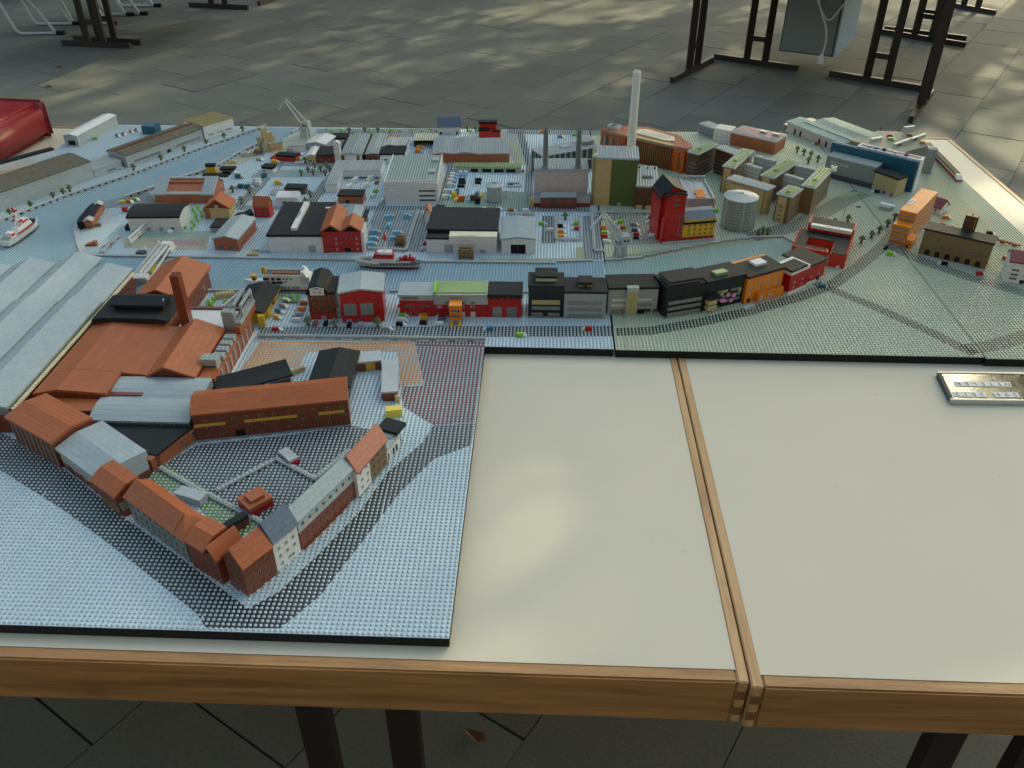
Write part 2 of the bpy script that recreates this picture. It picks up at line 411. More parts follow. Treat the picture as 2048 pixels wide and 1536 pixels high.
# paving: courses of slabs along 59 degrees, broken joints
ca, sa = math.cos(math.radians(58.5)), math.sin(math.radians(58.5))
SL, SW = .60, .40
sm = MB(); x, y = SL / 2 - .0022, SW / 2 - .0009
sm.add([(-x, -y, -.03), (x, -y, -.03), (x, y, -.03), (-x, y, -.03), (-x, -y, -.004), (x, -y, -.004), (x, y, -.004), (-x, y, -.004), (-x + .002, -y + .001, 0), (x - .002, -y + .001, 0), (x - .002, y - .001, 0), (-x + .002, y - .001, 0)],
       [(8, 9, 10, 11)] + [(i, (i + 1) % 4, (i + 1) % 4 + 4, i + 4) for i in range(4)] + [(i + 4, (i + 1) % 4 + 4, (i + 1) % 4 + 8, i + 8) for i in range(4)])
slab_me = sm.mesh('paving_slab', 'slab', 1.0)
cand = []
for j in range(-60, 60):
    for i in range(-50, 50):
        a = i * SL + (j % 2) * SL * .5 + (j % 3) * .05; c = j * SW
        px, py = a * ca + c * sa, a * sa - c * ca
        d = math.hypot(px, py)
        if py < -1 or d > 15 or py < 0: continue
        v = Vector((px, py, GZ - CAMH)); f = v.dot(Vector(FW))
        if f < .3: continue
        sx = 1024 + FPX * v.dot(Vector(RT)) / f; sy = 768 - FPX * v.dot(Vector(UP)) / f
        seen = -150 < sx < 2200 and -60 < sy < 1650
        hid = (250 < sy < 1330 and 60 < sx < 1960) or (380 < sy < 1330)
        cand.append((0 if seen and not hid else 1, -f if False else f, px, py))
cand.sort()
rest = []
for k, (q, f, px, py) in enumerate(cand):
    z = GZ + RND.uniform(-.0016, .0016)
    mt = Matrix.Translation((px, py, z)) @ Matrix.Rotation(math.radians(58.5) + RND.gauss(0, .0025), 4, 'Z') @ Matrix.Rotation(RND.gauss(0, .0022), 4, 'X')
    if q == 0 and k < 300: link('paving_slab', slab_me, gnd, mat=mt)
    else: rest.append(mt)
b = MB(); vs = [v.co.copy() for v in slab_me.vertices]; fs = [tuple(p.vertices) for p in slab_me.polygons]
for mt in rest: b.add([mt @ v for v in vs], fs)
b.ob('paving', 'slab', gnd, kind='stuff', scale=1.0)
# ------------------------------------------------------------------ tables
def wood(name, c0, c1, axis='X'):
    m, n, l, b = nmat(name)
    tc = n.new('ShaderNodeTexCoord'); mp = n.new('ShaderNodeMapping')
    mp.inputs['Scale'].default_value = {'X': (1.6, 26, 26), 'Y': (26, 1.6, 26)}[axis]
    l.new(tc.outputs['Object'], mp.inputs[0])
    n1 = n.new('ShaderNodeTexNoise'); n1.inputs['Scale'].default_value = 2.2; n1.inputs['Detail'].default_value = 6; n1.inputs['Distortion'].default_value = .6
    l.new(mp.outputs[0], n1.inputs['Vector'])
    n2 = n.new('ShaderNodeTexNoise'); n2.inputs['Scale'].default_value = 22; n2.inputs['Detail'].default_value = 3
    l.new(mp.outputs[0], n2.inputs['Vector'])
    r = n.new('ShaderNodeValToRGB'); r.color_ramp.elements[0].position = .32; r.color_ramp.elements[1].position = .7
    r.color_ramp.elements[0].color = (*c0, 1); r.color_ramp.elements[1].color = (*c1, 1)
    ad = n.new('ShaderNodeMath'); ad.operation = 'MULTIPLY_ADD'; ad.inputs[1].default_value = .35
    l.new(n2.outputs['Fac'], ad.inputs[0]); l.new(n1.outputs['Fac'], ad.inputs[2])
    sb = n.new('ShaderNodeMath'); sb.operation = 'SUBTRACT'; sb.inputs[1].default_value = .17; l.new(ad.outputs[0], sb.inputs[0])
    l.new(sb.outputs[0], r.inputs[0]); 
    n3 = n.new('ShaderNodeTexNoise'); n3.inputs['Scale'].default_value = 7; n3.inputs['Detail'].default_value = 5; l.new(tc.outputs['Object'], n3.inputs['Vector'])
    r3 = n.new('ShaderNodeValToRGB'); r3.color_ramp.elements[0].position = .2; r3.color_ramp.elements[1].position = .42
    r3.color_ramp.elements[0].color = (.45, .42, .4, 1); r3.color_ramp.elements[1].color = (1, 1, 1, 1); l.new(n3.outputs['Fac'], r3.inputs[0])
    mx = n.new('ShaderNodeMixRGB'); mx.blend_type = 'MULTIPLY'; mx.inputs[0].default_value = .8
    l.new(r.outputs[0], mx.inputs[1]); l.new(r3.outputs[0], mx.inputs[2])
    l.new(mx.outputs[0], b.inputs['Base Color']); b.inputs['Roughness'].default_value = .45
    bp = n.new('ShaderNodeBump'); bp.inputs['Strength'].default_value = .15; bp.inputs['Distance'].default_value = .001
    l.new(n2.outputs['Fac'], bp.inputs['Height']); l.new(bp.outputs[0], b.inputs['Normal'])
    return m
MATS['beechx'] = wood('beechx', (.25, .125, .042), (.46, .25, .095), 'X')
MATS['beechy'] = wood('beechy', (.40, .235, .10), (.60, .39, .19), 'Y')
m, n, l, bb = nmat('laminate')
tc = n.new('ShaderNodeTexCoord'); n1 = n.new('ShaderNodeTexNoise'); n1.inputs['Scale'].default_value = 2.5; n1.inputs['Detail'].default_value = 6
n2 = n.new('ShaderNodeTexNoise'); n2.inputs['Scale'].default_value = 55; n2.inputs['Detail'].default_value = 2
r2 = n.new('ShaderNodeValToRGB'); r2.color_ramp.elements[0].position = .2; r2.color_ramp.elements[1].position = .26
r2.color_ramp.elements[0].color = (.62, .6, .52, 1); r2.color_ramp.elements[1].color = (1, 1, 1, 1)
r1 = n.new('ShaderNodeValToRGB'); r1.color_ramp.elements[0].color = (.56, .52, .41, 1); r1.color_ramp.elements[1].color = (.63, .595, .48, 1)
mx = n.new('ShaderNodeMixRGB'); mx.blend_type = 'MULTIPLY'; mx.inputs[0].default_value = .6
for q in (n1, n2): l.new(tc.outputs['Object'], q.inputs['Vector'])
l.new(n1.outputs['Fac'], r1.inputs[0]); l.new(n2.outputs['Fac'], r2.inputs[0]); l.new(r1.outputs[0], mx.inputs[1]); l.new(r2.outputs[0], mx.inputs[2])
l.new(mx.outputs[0], bb.inputs['Base Color']); n4 = n.new('ShaderNodeTexNoise'); n4.inputs['Scale'].default_value = 9; n4.inputs['Detail'].default_value = 8; mq = n.new('ShaderNodeMapping'); mq.inputs['Scale'].default_value = (1, 5, 1); mq.inputs['Rotation'].default_value = (0, 0, .7); l.new(tc.outputs['Object'], mq.inputs[0]); l.new(mq.outputs[0], n4.inputs['Vector'])
m4 = n.new('ShaderNodeMath'); m4.operation = 'MULTIPLY_ADD'; m4.inputs[1].default_value = .35; m4.inputs[2].default_value = .25; l.new(n4.outputs['Fac'], m4.inputs[0]); l.new(m4.outputs[0], bb.inputs['Roughness']); bb.inputs['Specular IOR Level'].default_value = .35
MATS['laminate'] = m
TZ = -.02
MATS['endgrain'] = plastic('endgrain', (.2, .1, .04), rough=.6)
MATS['legbrown'] = plastic('legbrown', (.022, .015, .012), rough=.45)
def rail(x0, x1, y0, y1, z0, z1, m, par, name, r=.003):
    b = MB().box(x0, x1, y0, y1, z0, z1)
    me = b.mesh(name, m, 1.0); bm = bmesh.new(); bm.from_mesh(me)
    bmesh.ops.bevel(bm, geom=[e for e in bm.edges], offset=r, segments=2, affect='EDGES'); bm.to_mesh(me); bm.free()
    return link(name, me, par)
def table(x0, x1, y0, y1, label, rz=0.0):
    t = thing('table', label, 'table', (x0, y0, TZ), rz, 'tables under the model city')
    W, D = x1 - x0, y1 - y0; e = .022; q = .0155; ap = .092
    MB().box(q, W - q, e, D - e, -.025, -.0008).ob('tabletop', 'laminate', t, scale=1.0)
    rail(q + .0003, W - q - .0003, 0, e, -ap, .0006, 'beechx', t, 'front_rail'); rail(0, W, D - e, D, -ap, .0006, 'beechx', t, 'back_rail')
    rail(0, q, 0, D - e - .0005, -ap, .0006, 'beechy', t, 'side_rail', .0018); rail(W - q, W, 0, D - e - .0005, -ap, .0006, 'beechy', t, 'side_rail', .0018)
    for x in (.0012, W - q + .0012):
        for k in (0, 2): MB().box(x, x + q - .0024, -.0004, .004, -.02 - .018 * (k + 1), -.02 - .018 * k).ob('finger_joint', 'endgrain', t, scale=1.0)
    
    for yy in (.13, D - .16):
        for xx in (W * .5 - .36, W * .5 - .16):
            pass
    return t
t1 = table(-1.95, .3015, .746, 3.105, 'wood edged cream table on the left carrying most of the model city')
t2 = table(.3042, 1.47, .7385, 3.105, 'wood edged cream table on the right with the bare top and mirror plaque', 0)
# steel legs of the two tables: pairs of flat uprights on a foot bar
lx = lambda p: G(p, -.12).x
for t, x in ((t1, lx((520, 1445)) + 1.95), (t1, -1.5 + 1.95), (t2, lx((1985, 1490)) - .3042)):
    for dx in (0, .152):
        MB().box(x + dx, x + dx + .052, .10, .13, -.70, -.027).ob('leg', 'legbrown', t, scale=1.0)
    MB().box(x - .25, x + .43, .095, .135, -.739, -.70).ob('foot_bar', 'legbrown', t, scale=1.0)
# ------------------------------------------------------------------ baseplates
MATS['clear'] = plastic('clear', (.47, .58, .62), rough=.2, var=.04, bump=0, spec=.7, grain=200)  # pale opaque stud colour stands in for sky reflected in clear plastic
MATS['clearwarm'] = plastic('clearwarm', (.47, .54, .43), rough=.2, var=.04, bump=0, spec=.7, grain=200)  # greener stud copy, coloured for the light over the right boards
MATS['plate_blue'] = printmat('plate_blue', (.56, .71, .79)); MATS['plate_green'] = printmat('plate_green', (.50, .56, .43)); MATS['plate_warm'] = printmat('plate_warm', (.43, .47, .35))  # plate tints carry the differing light over left and right boards
def board(x0, x1, y0, y1, plate, sm, label, rz=0.0, q=.384, zt=0.0, n=6):
    t = thing('display_board', label, 'model board', (x0, y0, zt), rz, 'boards carrying the model city')
    W, D = x1 - x0, y1 - y0
    MB().box(0.0005, W - .0005, 0.0005, D - .0005, -.0188, -.0012).ob('board_edge', 'black', t, scale=1.0)
    MB().box(.006, W - .006, .006, D - .006, -.0199, -.0188).ob('underside', 'dtan', t, scale=1.0)
    nx, ny = math.ceil(W / q - .05), math.ceil(D / q - .05)
    for i in range(nx):
        for j in range(ny):
            MB().box(W - min(W, (i + 1) * q) + .0003, W - i * q - .0003, j * q + .0003, min(D, (j + 1) * q) - .0003, -.0012, -.00005).ob('baseplate', plate, t, scale=1.0)
    pts = []
    for i in range(int(W / .008 + .2)):
        for j in range(int(D / .008 + .2)):
            pts.append((W * 1000 - 4 - i * 8, 4 + j * 8, .2))
    studs(t, pts, sm, r=2.45, h=1.75, n=n)
    return t
board(-1.272, -.1205, .7895, 1.5775, 'plate_blue', 'clear', 'nearest stud covered board with the brick factory and corner houses', n=8)
board(-1.68, .1625, 1.5795, 3.07, 'plate_blue', 'clear', 'large pale blue board with the harbour basin and warehouses', n=6)
board(.1665, .9595, 1.5765, 3.068, 'plate_green', 'clearwarm', 'greenish board with the power station and red mill tower', n=6)
board(.9615, 1.3300, 1.5715, 2.94, 'plate_warm', 'clearwarm', 'narrow board at the right edge with the orange office block', n=6)
# ------------------------------------------------------------------ printed map under the studs
DK = (.028, .034, .042); DK2 = (.045, .055, .055); WAT = (.10, .27, .36); GRN = (.17, .25, .10); PLZ = (.36, .41, .52)
zone('road', [(-40, 850), (0, 866), (60, 890), (160, 962), (250, 1037), (370, 1122), (496, 1217), (560, 1182), (640, 1106), (722, 1020), (775, 945), (846, 884), (866, 852), (950, 846), (943, 890), (868, 918), (800, 985), (738, 1066), (640, 1192), (560, 1257), (412, 1256), (392, 1226), (250, 1112), (130, 1022), (0, 940), (-60, 905)], DK)
zone('courtyard', [(322, 932), (395, 890), (560, 872), (706, 852), (775, 866), (700, 928), (562, 1042), (480, 1052), (432, 990)], (.05, .055, .055))
zone('lawn', [(270, 950), (300, 925), (332, 930), (432, 990), (522, 1050), (470, 1080), (432, 1062), (395, 1010)], (.13, .24, .06), 2)
zone('playing_field', [(520, 684), (828, 683), (846, 769), (802, 771), (795, 704), (704, 702), (616, 704), (596, 734), (470, 758)], (.5, .23, .07), 2)
zone('track', [(829, 683), (971, 683), (949, 845), (868, 851), (845, 838), (805, 812), (803, 773), (848, 771)], (.11, .03, .045), 2)
zone('water', [(-60, 470), (0, 446), (254, 354), (440, 289), (518, 260), (530, 255), (604, 256), (560, 283), (519, 282), (478, 308), (439, 332), (396, 348), (352, 359), (308, 377), (250, 396), (234, 404), (160, 432), (154, 456), (158, 481), (165, 507), (178, 515), (700, 521), (1000, 526), (1110, 527), (1207, 521), (1206, 560), (1210, 588), (900, 588), (480, 588), (300, 584), (180, 600), (-90, 640)], WAT)
zone('water', [(1210, 522), (1300, 517), (1386, 502), (1472, 487), (1566, 477), (1590, 489), (1600, 502), (1480, 535), (1380, 556), (1212, 588)], (.17, .34, .36))  # same water; lighter tone paints the different light past the board seam
zone('harbour_light_water', [(300, 355), (430, 300), (500, 268), (470, 290), (420, 318), (330, 362)], (.05, .25, .42), 2)
zone('road', [(516, 654), (1222, 652), (1226, 673), (978, 674), (520, 670)], DK2)
strip('road', [(1232, 664), (1300, 662), (1400, 645), (1500, 622), (1600, 594), (1660, 572), (1715, 535), (1760, 497), (1785, 470), (1800, 445)], 34, (.02, .03, .03))
strip('road', [(1630, 566), (1740, 610), (1860, 664), (1950, 708)], 30, (.022, .03, .034))
strip('road', [(1770, 486), (1840, 520), (1930, 552), (2060, 590)], 40, (.03, .035, .04))
strip('road', [(1930, 700), (1990, 690), (2060, 670)], 40, (.03, .036, .034))
strip('road', [(1500, 475), (1600, 450), (1690, 400), (1725, 385)], 60, (.045, .055, .055))
strip('road', [(480, 416), (880, 417), (1180, 420)], 34, DK2); strip('road', [(470, 420), (520, 370), (560, 325), (590, 295)], 34, DK2)
strip('road', [(612, 418), (650, 370), (684, 330)], 34, DK2); strip('road', [(540, 328), (690, 331)], 34, DK2); strip('road', [(757, 420), (775, 395)], 22, DK2)
strip('road', [(876, 420), (897, 350), (905, 300)], 22, DK2); strip('road', [(1055, 430), (1060, 330), (1040, 265)], 26, (.09, .12, .13))
strip('road', [(1015, 262), (1200, 266)], 60, (.05, .065, .075)); strip('road', [(740, 500), (780, 430), (850, 430), (830, 500)], 30, (.09, .11, .12))
zone('car_park', [(1085, 432), (1108, 432), (1110, 487), (1082, 487)], DK2, 3); zone('car_park', [(1165, 432), (1200, 432), (1204, 520), (1168, 520)], (.10, .11, .12), 3)
zone('car_park', [(1218, 425), (1310, 425), (1316, 487), (1224, 492)], (.19, .18, .16), 3); zone('car_park', [(748, 420), (862, 425), (846, 505), (730, 500)], (.11, .13, .14), 1)
zone('lawn', [(990, 380), (1052, 385), (1056, 420), (880, 420), (890, 400)], (.12, .24, .13), 3); zone('lawn', [(520, 341), (660, 338), (640, 354), (500, 356)], (.16, .27, .24), 3)
zone('lawn', [(1000, 262), (1050, 262), (1060, 330), (1030, 330)], (.32, .36, .22), 2); zone('lawn', [(1152, 495), (1166, 495), (1168, 521), (960, 523), (960, 518), (1152, 517)], (.28, .31, .09), 4)
zone('lawn', [(1212, 515), (1320, 500), (1440, 487), (1560, 472), (1566, 476), (1386, 500), (1300, 515), (1212, 520)], (.26, .27, .08), 2)
zone('quay_floor', [(630, 258), (890, 258), (870, 274), (640, 277)], (.14, .07, .12), 2); zone('quay_floor', [(520, 300), (600, 266), (640, 262), (640, 290), (560, 310)], (.5, .46, .2), 2)
zone('quay_floor', [(400, 348), (520, 296), (545, 302), (420, 352)], (.45, .40, .2), 3); zone('quay_floor', [(200, 404), (300, 385), (315, 408), (205, 418)], (.03, .035, .05), 2)
zone('beach', [(245, 480), (262, 472), (420, 468), (412, 500), (345, 500), (250, 496)], (.40, .30, .13), 2); zone('lawn', [(262, 468), (420, 462), (415, 476), (300, 478)], (.16, .30, .18), 3)
zone('flower_bed', [(300, 482), (412, 478), (405, 492), (320, 490)], (.32, .12, .10), 4)
zone('lawn', [(1845, 330), (1900, 370), (2040, 520), (1980, 540), (1850, 410)], (.24, .27, .14), 2); zone('lawn', [(1675, 386), (1735, 384), (1705, 392), (1680, 395)], (.25, .38, .14), 5)

for ln in ([(-5, 1112), (92, 985)], [(15, 1110), (100, 1003)], [(1, 1053), (30, 1015)], [(395, 1254), (408, 1228)], [(763, 1036), (776, 965)]): strip('road_line', ln, 1.6, (.8, .82, .85), 3)
# ------------------------------------------------------------------ background: tables, cabinet, chairs, trees
def backtable(label, frames, top, group='folding tables behind the model'):
    """frames: pairs of foot points (m); every frame = foot bar with two uprights"""
    cx = sum(p[0] + q[0] for p, q in frames) / (2 * len(frames)); cy = sum(p[1] + q[1] for p, q in frames) / (2 * len(frames))
    t = thing('folding_table', label, 'table', (cx, cy, GZ), 0, group)
    for p, q in frames:
        p = Vector((p[0] - cx, p[1] - cy, 0)); q = Vector((q[0] - cx, q[1] - cy, 0)); m = (p + q) / 2; d = (q - p).normalized()
        MB().bar(p + Vector((0, 0, .022)), q + Vector((0, 0, .022)), .03, .044).ob('foot_bar', 'legbrown', t, scale=1.0)
        for s in (-.075, .075):
            MB().bar(m + d * s + Vector((0, 0, .0442)), m + d * s + Vector((0, 0, .72)), .05, .03).ob('leg', 'legbrown', t, scale=1.0)
        MB().bar(m - d * .049 + Vector((0, 0, .2)), m + d * .049 + Vector((0, 0, .2)), .028, .04).ob('crossbar', 'legbrown', t, scale=1.0)
    if top:
        MB().plan([(x - cx, y - cy) for x, y in top], .72, .745).ob('tabletop', 'laminate', t, scale=1.0)
    return t
gp = lambda x, y: tuple(G((x, y), GZ)[:2])
backtable('dark legged table at the upper right standing over the grey cabinet', [(gp(1343, 166), gp(1424, 124)), (gp(1428, 118), gp(1596, 142)), (gp(1658, 152), gp(1850, 184)), (gp(1820, 246), gp(1862, 190))],
          [(1.0, 6.35), (2.5, 5.9), (3.35, 7.6), (1.85, 8.3)])
backtable('dark legged table farther back at the right edge behind the cabinet', [(gp(1762, 68), gp(1930, 95)), (gp(1768, 62), gp(1932, 82)), (gp(1890, 12), gp(1990, 30))], None)
backtable('dark legged table at the upper left in front of the grey chairs', [(gp(127, 91), gp(262, 97)), (gp(150, 82), gp(284, 90))], [(-4.5, 7.15), (-3.2, 7.0), (-2.9, 8.6), (-4.1, 8.8)])
backtable('dark legged table at the top edge left of centre', [(gp(380, 14), gp(497, 20)), (gp(518, 12), gp(590, -14))], None)
# cabinet under the right hand table with a hanging cable
a = G((1557, 102), GZ + .16); bq = G((1664, 115), GZ + .16)
u = (bq - a); w = u.length; u.normalize()
cab = thing('cabinet', 'grey steel cabinet with a pale blue side hanging under the upper right table', 'cabinet', (a.x, a.y, GZ + .16), math.atan2(u.y, u.x))
D = .75
MB().box(0, w, .012, D, 0, .56).ob('body', 'deckgreen', cab, scale=1.0)
MB().box(.012, w - .012, 0, .0119, .012, .55).ob('front_panel', 'mgrey', cab, scale=1.0)
MATS['paleblue'] = plastic('paleblue', (.30, .40, .50), rough=.35)
MB().box(w + .0005, w + .012, .012, D, 0, .56).ob('side_panel', 'paleblue', cab, scale=1.0)
for dy in (.03, .68):
    MB().box(.02, .05, dy, dy + .04, .56, .575).ob('bracket', 'black', cab, scale=1.0); MB().box(w - .05, w - .02, dy, dy + .04, .56, .575).ob('bracket', 'black', cab, scale=1.0)
def tube(name, pts, r, m, par=None, res=8):
    cu = bpy.data.curves.new(name, 'CURVE'); cu.dimensions = '3D'; cu.bevel_depth = r; cu.bevel_resolution = 2; cu.resolution_u = res
    sp = cu.splines.new('NURBS'); sp.points.add(len(pts) - 1); sp.use_endpoint_u = True; sp.order_u = 4
    for q, p in zip(sp.points, pts): q.co = (*p, 1)
    cu.materials.append(M(m)); return link(name, curve_mesh(name, cu), par)
cb = thing('power_cable', 'white power cable with a plug dangling in front of the grey cabinet', 'cable', (a.x, a.y - .03, GZ + .16), math.atan2(u.y, u.x))
tube('cord', [(w * .35, -.02, .60), (w * .42, -.02, .45), (w * .7, -.02, .28), (w * .82, -.02, .24), (w * .95, -.02, .34), (w * 1.15, -.02, .50)], .006, 'white', cb)
tube('cord', [(w * .45, -.028, .60), (w * .5, -.028, .42), (w * .72, -.028, .26), (w * .8, -.028, .2), (w * .84, -.028, .1), (w * .80, -.028, .02)], .006, 'white', cb)
MB().cyl(w * .80, -.028, -.04, .025, .022, .014, n=12).ob('plug', 'white', cb, scale=1.0)
# skid base chairs at the upper left
def chair(p, rz, label):
    t = thing('chair', label, 'chair', (p[0], p[1], GZ), rz, 'grey skid base chairs by the upper left table')
    for s in (-.2, .2):
        tube('leg_frame', [(-.24, s, .46), (-.2, s, .3), (-.12, s, .014), (-.1, s, .013), (.2, s, .013), (.24, s, .013)], .0125, 'silver', t)
        tube('upright', [(.22, s, .013), (.1, s, .25), (-.05, s, .46)], .0125, 'silver', t)
        MB().bar((.23, s, .016), (.30, s, .016), .04, .03).ob('foot_cap', 'black', t, scale=1.0)
    MB().box(-.22, .2, -.22, .22, .46, .485).ob('seat', 'teal', t, scale=1.0)
    return t
for p, rz, lb in ((gp(80, 60), .1, 'grey tube chair nearest the top left corner'), (gp(190, 40), .0, 'grey tube chair behind the dark legs at the upper left'), (gp(250, 22), .05, 'grey tube chair with black foot cap farthest from the model')):
    chair(p, rz, lb)
bx = thing('crate', 'pale blue crate at the very top left corner', 'crate', (*gp(20, -2), GZ), .35)
MB().box(-.5, .35, 0, .5, .02, .5).ob('body', 'paleblue', bx, scale=1.0); MB().box(-.5, .35, -.01, .51, .5, .53).ob('rim', 'white', bx, scale=1.0)
# fallen leaves
lf = MB().add([(-.025, 0, .004), (-.01, -.014, .010), (.02, -.012, .006), (.036, 0, .012), (.018, .012, .016), (-.012, .013, .008)], [(0, 1, 2, 3, 4, 5)]).mesh('dead_leaf', 'brown', 1.0)
for k, (p, lb) in enumerate((((95, 175), 'dry curled leaf on the paving right of the red case'), ((118, 136), 'dry brown leaf below the dark table legs at the upper left'), ((955, 1478), 'dark fallen leaf on the paving under the near table'))):
    g = G(p, GZ); o = link('dead_leaf', lf, None); o.location = (g.x, g.y, GZ + .002); o.rotation_euler = (.1, .15, k * 1.3); tag(o, lb, 'leaf', 'fallen leaves')
# trees off to the right and behind: they dapple the light
MATS['foliage'] = plastic('foliage', (.07, .11, .03), rough=.5, var=.3); MATS['trunkbark'] = plastic('trunkbark', (.12, .09, .06), rough=.9)
def bigtree(x, y, base, top, rad, n, label, seed):
    rr = random.Random(seed); t = thing('tree', label, 'tree', (x, y, GZ), 0, 'trees around the square')
    tk = MB(); tk.cyl(0, 0, 0, base + 1.5, .24, .13, n=10)
    for k in range(9):
        an = k * 2.4; z0 = base - .2 + k * .25
        tk.bar((0, 0, z0), (math.cos(an) * rad * .75, math.sin(an) * rad * .75, z0 + (top - base) * rr.uniform(.25, .6)), .07)
    tk.ob('trunk', 'trunkbark', t, scale=1.0)
    cl = []
    while len(cl) < 60:
        p = Vector((rr.uniform(-1, 1), rr.uniform(-1, 1), rr.uniform(-1, 1)))
        if p.length < 1: cl.append((Vector((p.x * rad, p.y * rad, (top + base) / 2 + p.z * (top - base) / 2)), rr.uniform(.35, .8)))
    V = []; F = []
    for i in range(n):
        c, s = rr.choice(cl); d = Vector((rr.gauss(0, 1), rr.gauss(0, 1), rr.gauss(0, 1))).normalized()
        p = c + d * s * rr.random() ** .4; e1 = Vector((rr.gauss(0, 1), rr.gauss(0, 1), rr.gauss(0, .6))).normalized(); e2 = e1.cross(Vector((rr.gauss(0, 1), rr.gauss(0, 1), 1.5))).normalized()
        L = rr.uniform(.07, .13); k = len(V)
        V += [p - e1 * L, p + e2 * L * .5, p + e1 * L, p - e2 * L * .5]; F.append((k, k + 1, k + 2, k + 3))
    b = MB(); b.v = [tuple(v) for v in V]; b.f = F; b.m = [0] * len(F)
    b.ob('crown', 'foliage', t, scale=1.0)
dx, dy = math.cos(SUN_AZ), math.sin(SUN_AZ)
TREES = [(9.5, -2.4, 4.6, 10.0, 3.2, 9500, 1), (10.5, 2.6, 4.8, 10.5, 3.4, 7000, 2), (14.5, .0, 5.2, 13.5, 4.0, 10000, 3), (14.5, -6.0, 4.6, 12, 4.0, 9000, 4), (15.5, 6.2, 4.8, 13, 4.2, 9000, 5), (20.5, -2.8, 5.5, 14, 4.6, 11000, 6), (20.5, 4.0, 5.5, 14, 4.6, 11000, 7)]
for k, (dist, side, base, top, rad, n, seed) in enumerate(TREES):
    bigtree(-.2 + dx * dist - dy * side, 1.9 + dy * dist + dx * side, base, top, rad, n, ('nearest', 'second', 'third', 'fourth', 'fifth', 'sixth', 'seventh')[k] + ' broad leaf tree beyond the square towards the sun', seed)
# unseen buildings added to block bright sky ahead of and behind the camera
MATS['facade'] = plastic('facade', (.16, .13, .10), rough=.85, var=.15, bump=.1, grain=3); MATS['facade_glass'] = plastic('facade_glass', (.03, .035, .04), rough=.1, bump=0)
def sky_blocker(x0, x1, y, depth, hgt, face, label, win=.55):
    t = thing('building', label, 'building', ((x0 + x1) / 2, y, GZ), 0, 'buildings around the square'); W = x1 - x0
    MB().box(-W / 2, W / 2, 0, depth, 0, hgt).ob('wall', 'facade', t, scale=1.0); MB().box(-W / 2 - .2, W / 2 + .2, -.2, depth + .2, hgt, hgt + .35).ob('roof', 'dgrey', t, scale=1.0)
    yy = -.06 if face < 0 else depth + .0; wm = MB().box(-.7, .7, 0, .06, 0, 1.7).mesh('window', 'facade_glass', 1.0); n = int(W / 3.2)
    for i in range(n):
        for z in range(int(hgt / 3.2)): link('window', wm, t, mat=Matrix.Translation((-W / 2 + W * (i + .5) / n, yy, .9 + z * 3.2)))
sky_blocker(-26, 3.2, 19.5, 9, 10.5, -1, 'long dark three storey building closing the far side of the square')
sky_blocker(-16, 16, -15.5, 8, 9.5, 1, 'dark three storey building behind the photographer')
# red case on the far left corner of the table
c0 = G((109, 272), TZ); c1 = G((0, 334), TZ)
u = (c0 - c1).normalized()
case = thing('carrying_case', 'glossy red plastic case standing on the far left table corner', 'case', tuple(c1 - u * .25), math.atan2(u.y, u.x))
L = (c0 - c1).length + .25; Hc = .128; Dc = .30
def rounded(name, x0, x1, y0, y1, z0, z1, r, m, par):
    me = MB().box(x0, x1, y0, y1, z0, z1).mesh(name, m, 1.0); bm = bmesh.new(); bm.from_mesh(me)
    bmesh.ops.bevel(bm, geom=list(bm.edges), offset=r, segments=5, affect='EDGES'); bm.to_mesh(me); bm.free()
    me.polygons.foreach_set('use_smooth', [True] * len(me.polygons)); return link(name, me, par)
MATS['casered'] = plastic('casered', (.21, .006, .018), rough=.3, var=.0, bump=0, grain=6)
rounded('shell', 0, L - .006, .0, Dc, .002, Hc, .022, 'casered', case)
rounded('rim', L - .02, L + .004, -.005, Dc + .005, .0005, Hc + .005, .011, 'casered', case)
MB().box(L - .30, L - .19, .10, .115, Hc - .001, Hc + .0012).ob('latch_slot', 'black', case, scale=1.0)
# mirror plaque with letter tiles
p0 = G((1899, 809), TZ); p1 = G((2048, 811), TZ); p2 = G((1871, 752), TZ)
u = (p1 - p0).normalized()
pq = thing('mirror_plaque', 'low mirror glass plaque with upside down letter strips on the bare table', 'plaque', tuple(p0), math.atan2(u.y, u.x))
Lq, Dq = .62, (p2 - p0).length
MATS['mirror'] = plastic('mirror', (.42, .45, .44), rough=.09, var=0, metal=1.0, bump=0); MATS['alu'] = plastic('alu', (.55, .56, .56), rough=.3, metal=.9, bump=0)
sk = (p2 - p0); ang = math.atan2(u.y, u.x); skx = (sk.x * math.cos(ang) + sk.y * math.sin(ang)) / Dq; 
def SK(x, y): return (x + skx * y, y)
MB().plan([SK(.007, .006), SK(Lq, .006), SK(Lq, Dq - .006), SK(.007, Dq - .006)], .001, .0105).ob('mirror', 'mirror', pq, scale=1.0)
fr = MB().plan([SK(0, 0), SK(Lq, 0), SK(Lq, .0058), SK(.0, .0058)], 0, .012); fr.plan([SK(0, Dq - .0058), SK(Lq, Dq - .0058), SK(Lq, Dq), SK(0, Dq)], 0, .012); fr.ob('rim', 'alu', pq, scale=1.0)
MB().plan([SK(0, .006), SK(.0068, .006), SK(.0068, Dq - .006), SK(0, Dq - .006)], 0, .0115).ob('rim', 'dgrey', pq, scale=1.0)
def letters(s, x, y):
    for k, ch in enumerate(s):
        if ch == ' ': continue
        xx = x + k * .0166
        tb = MB().plan([SK(xx, y), SK(xx + .0163, y), SK(xx + .0163, y + .017), SK(xx, y + .017)], .0106, .0118).ob('letter_tile', 'white', pq, scale=1.0)
        text(tb, ch, 15, 'black', ((xx + skx * (y + .0085) + .0081) * 1000, (y + .0085) * 1000, 11.9), (-1, 0, 0), (0, -1, 0))
letters('2102 005'.replace('2102', '2102'), .010, .012); letters('RELETEN  H', .024, .050)
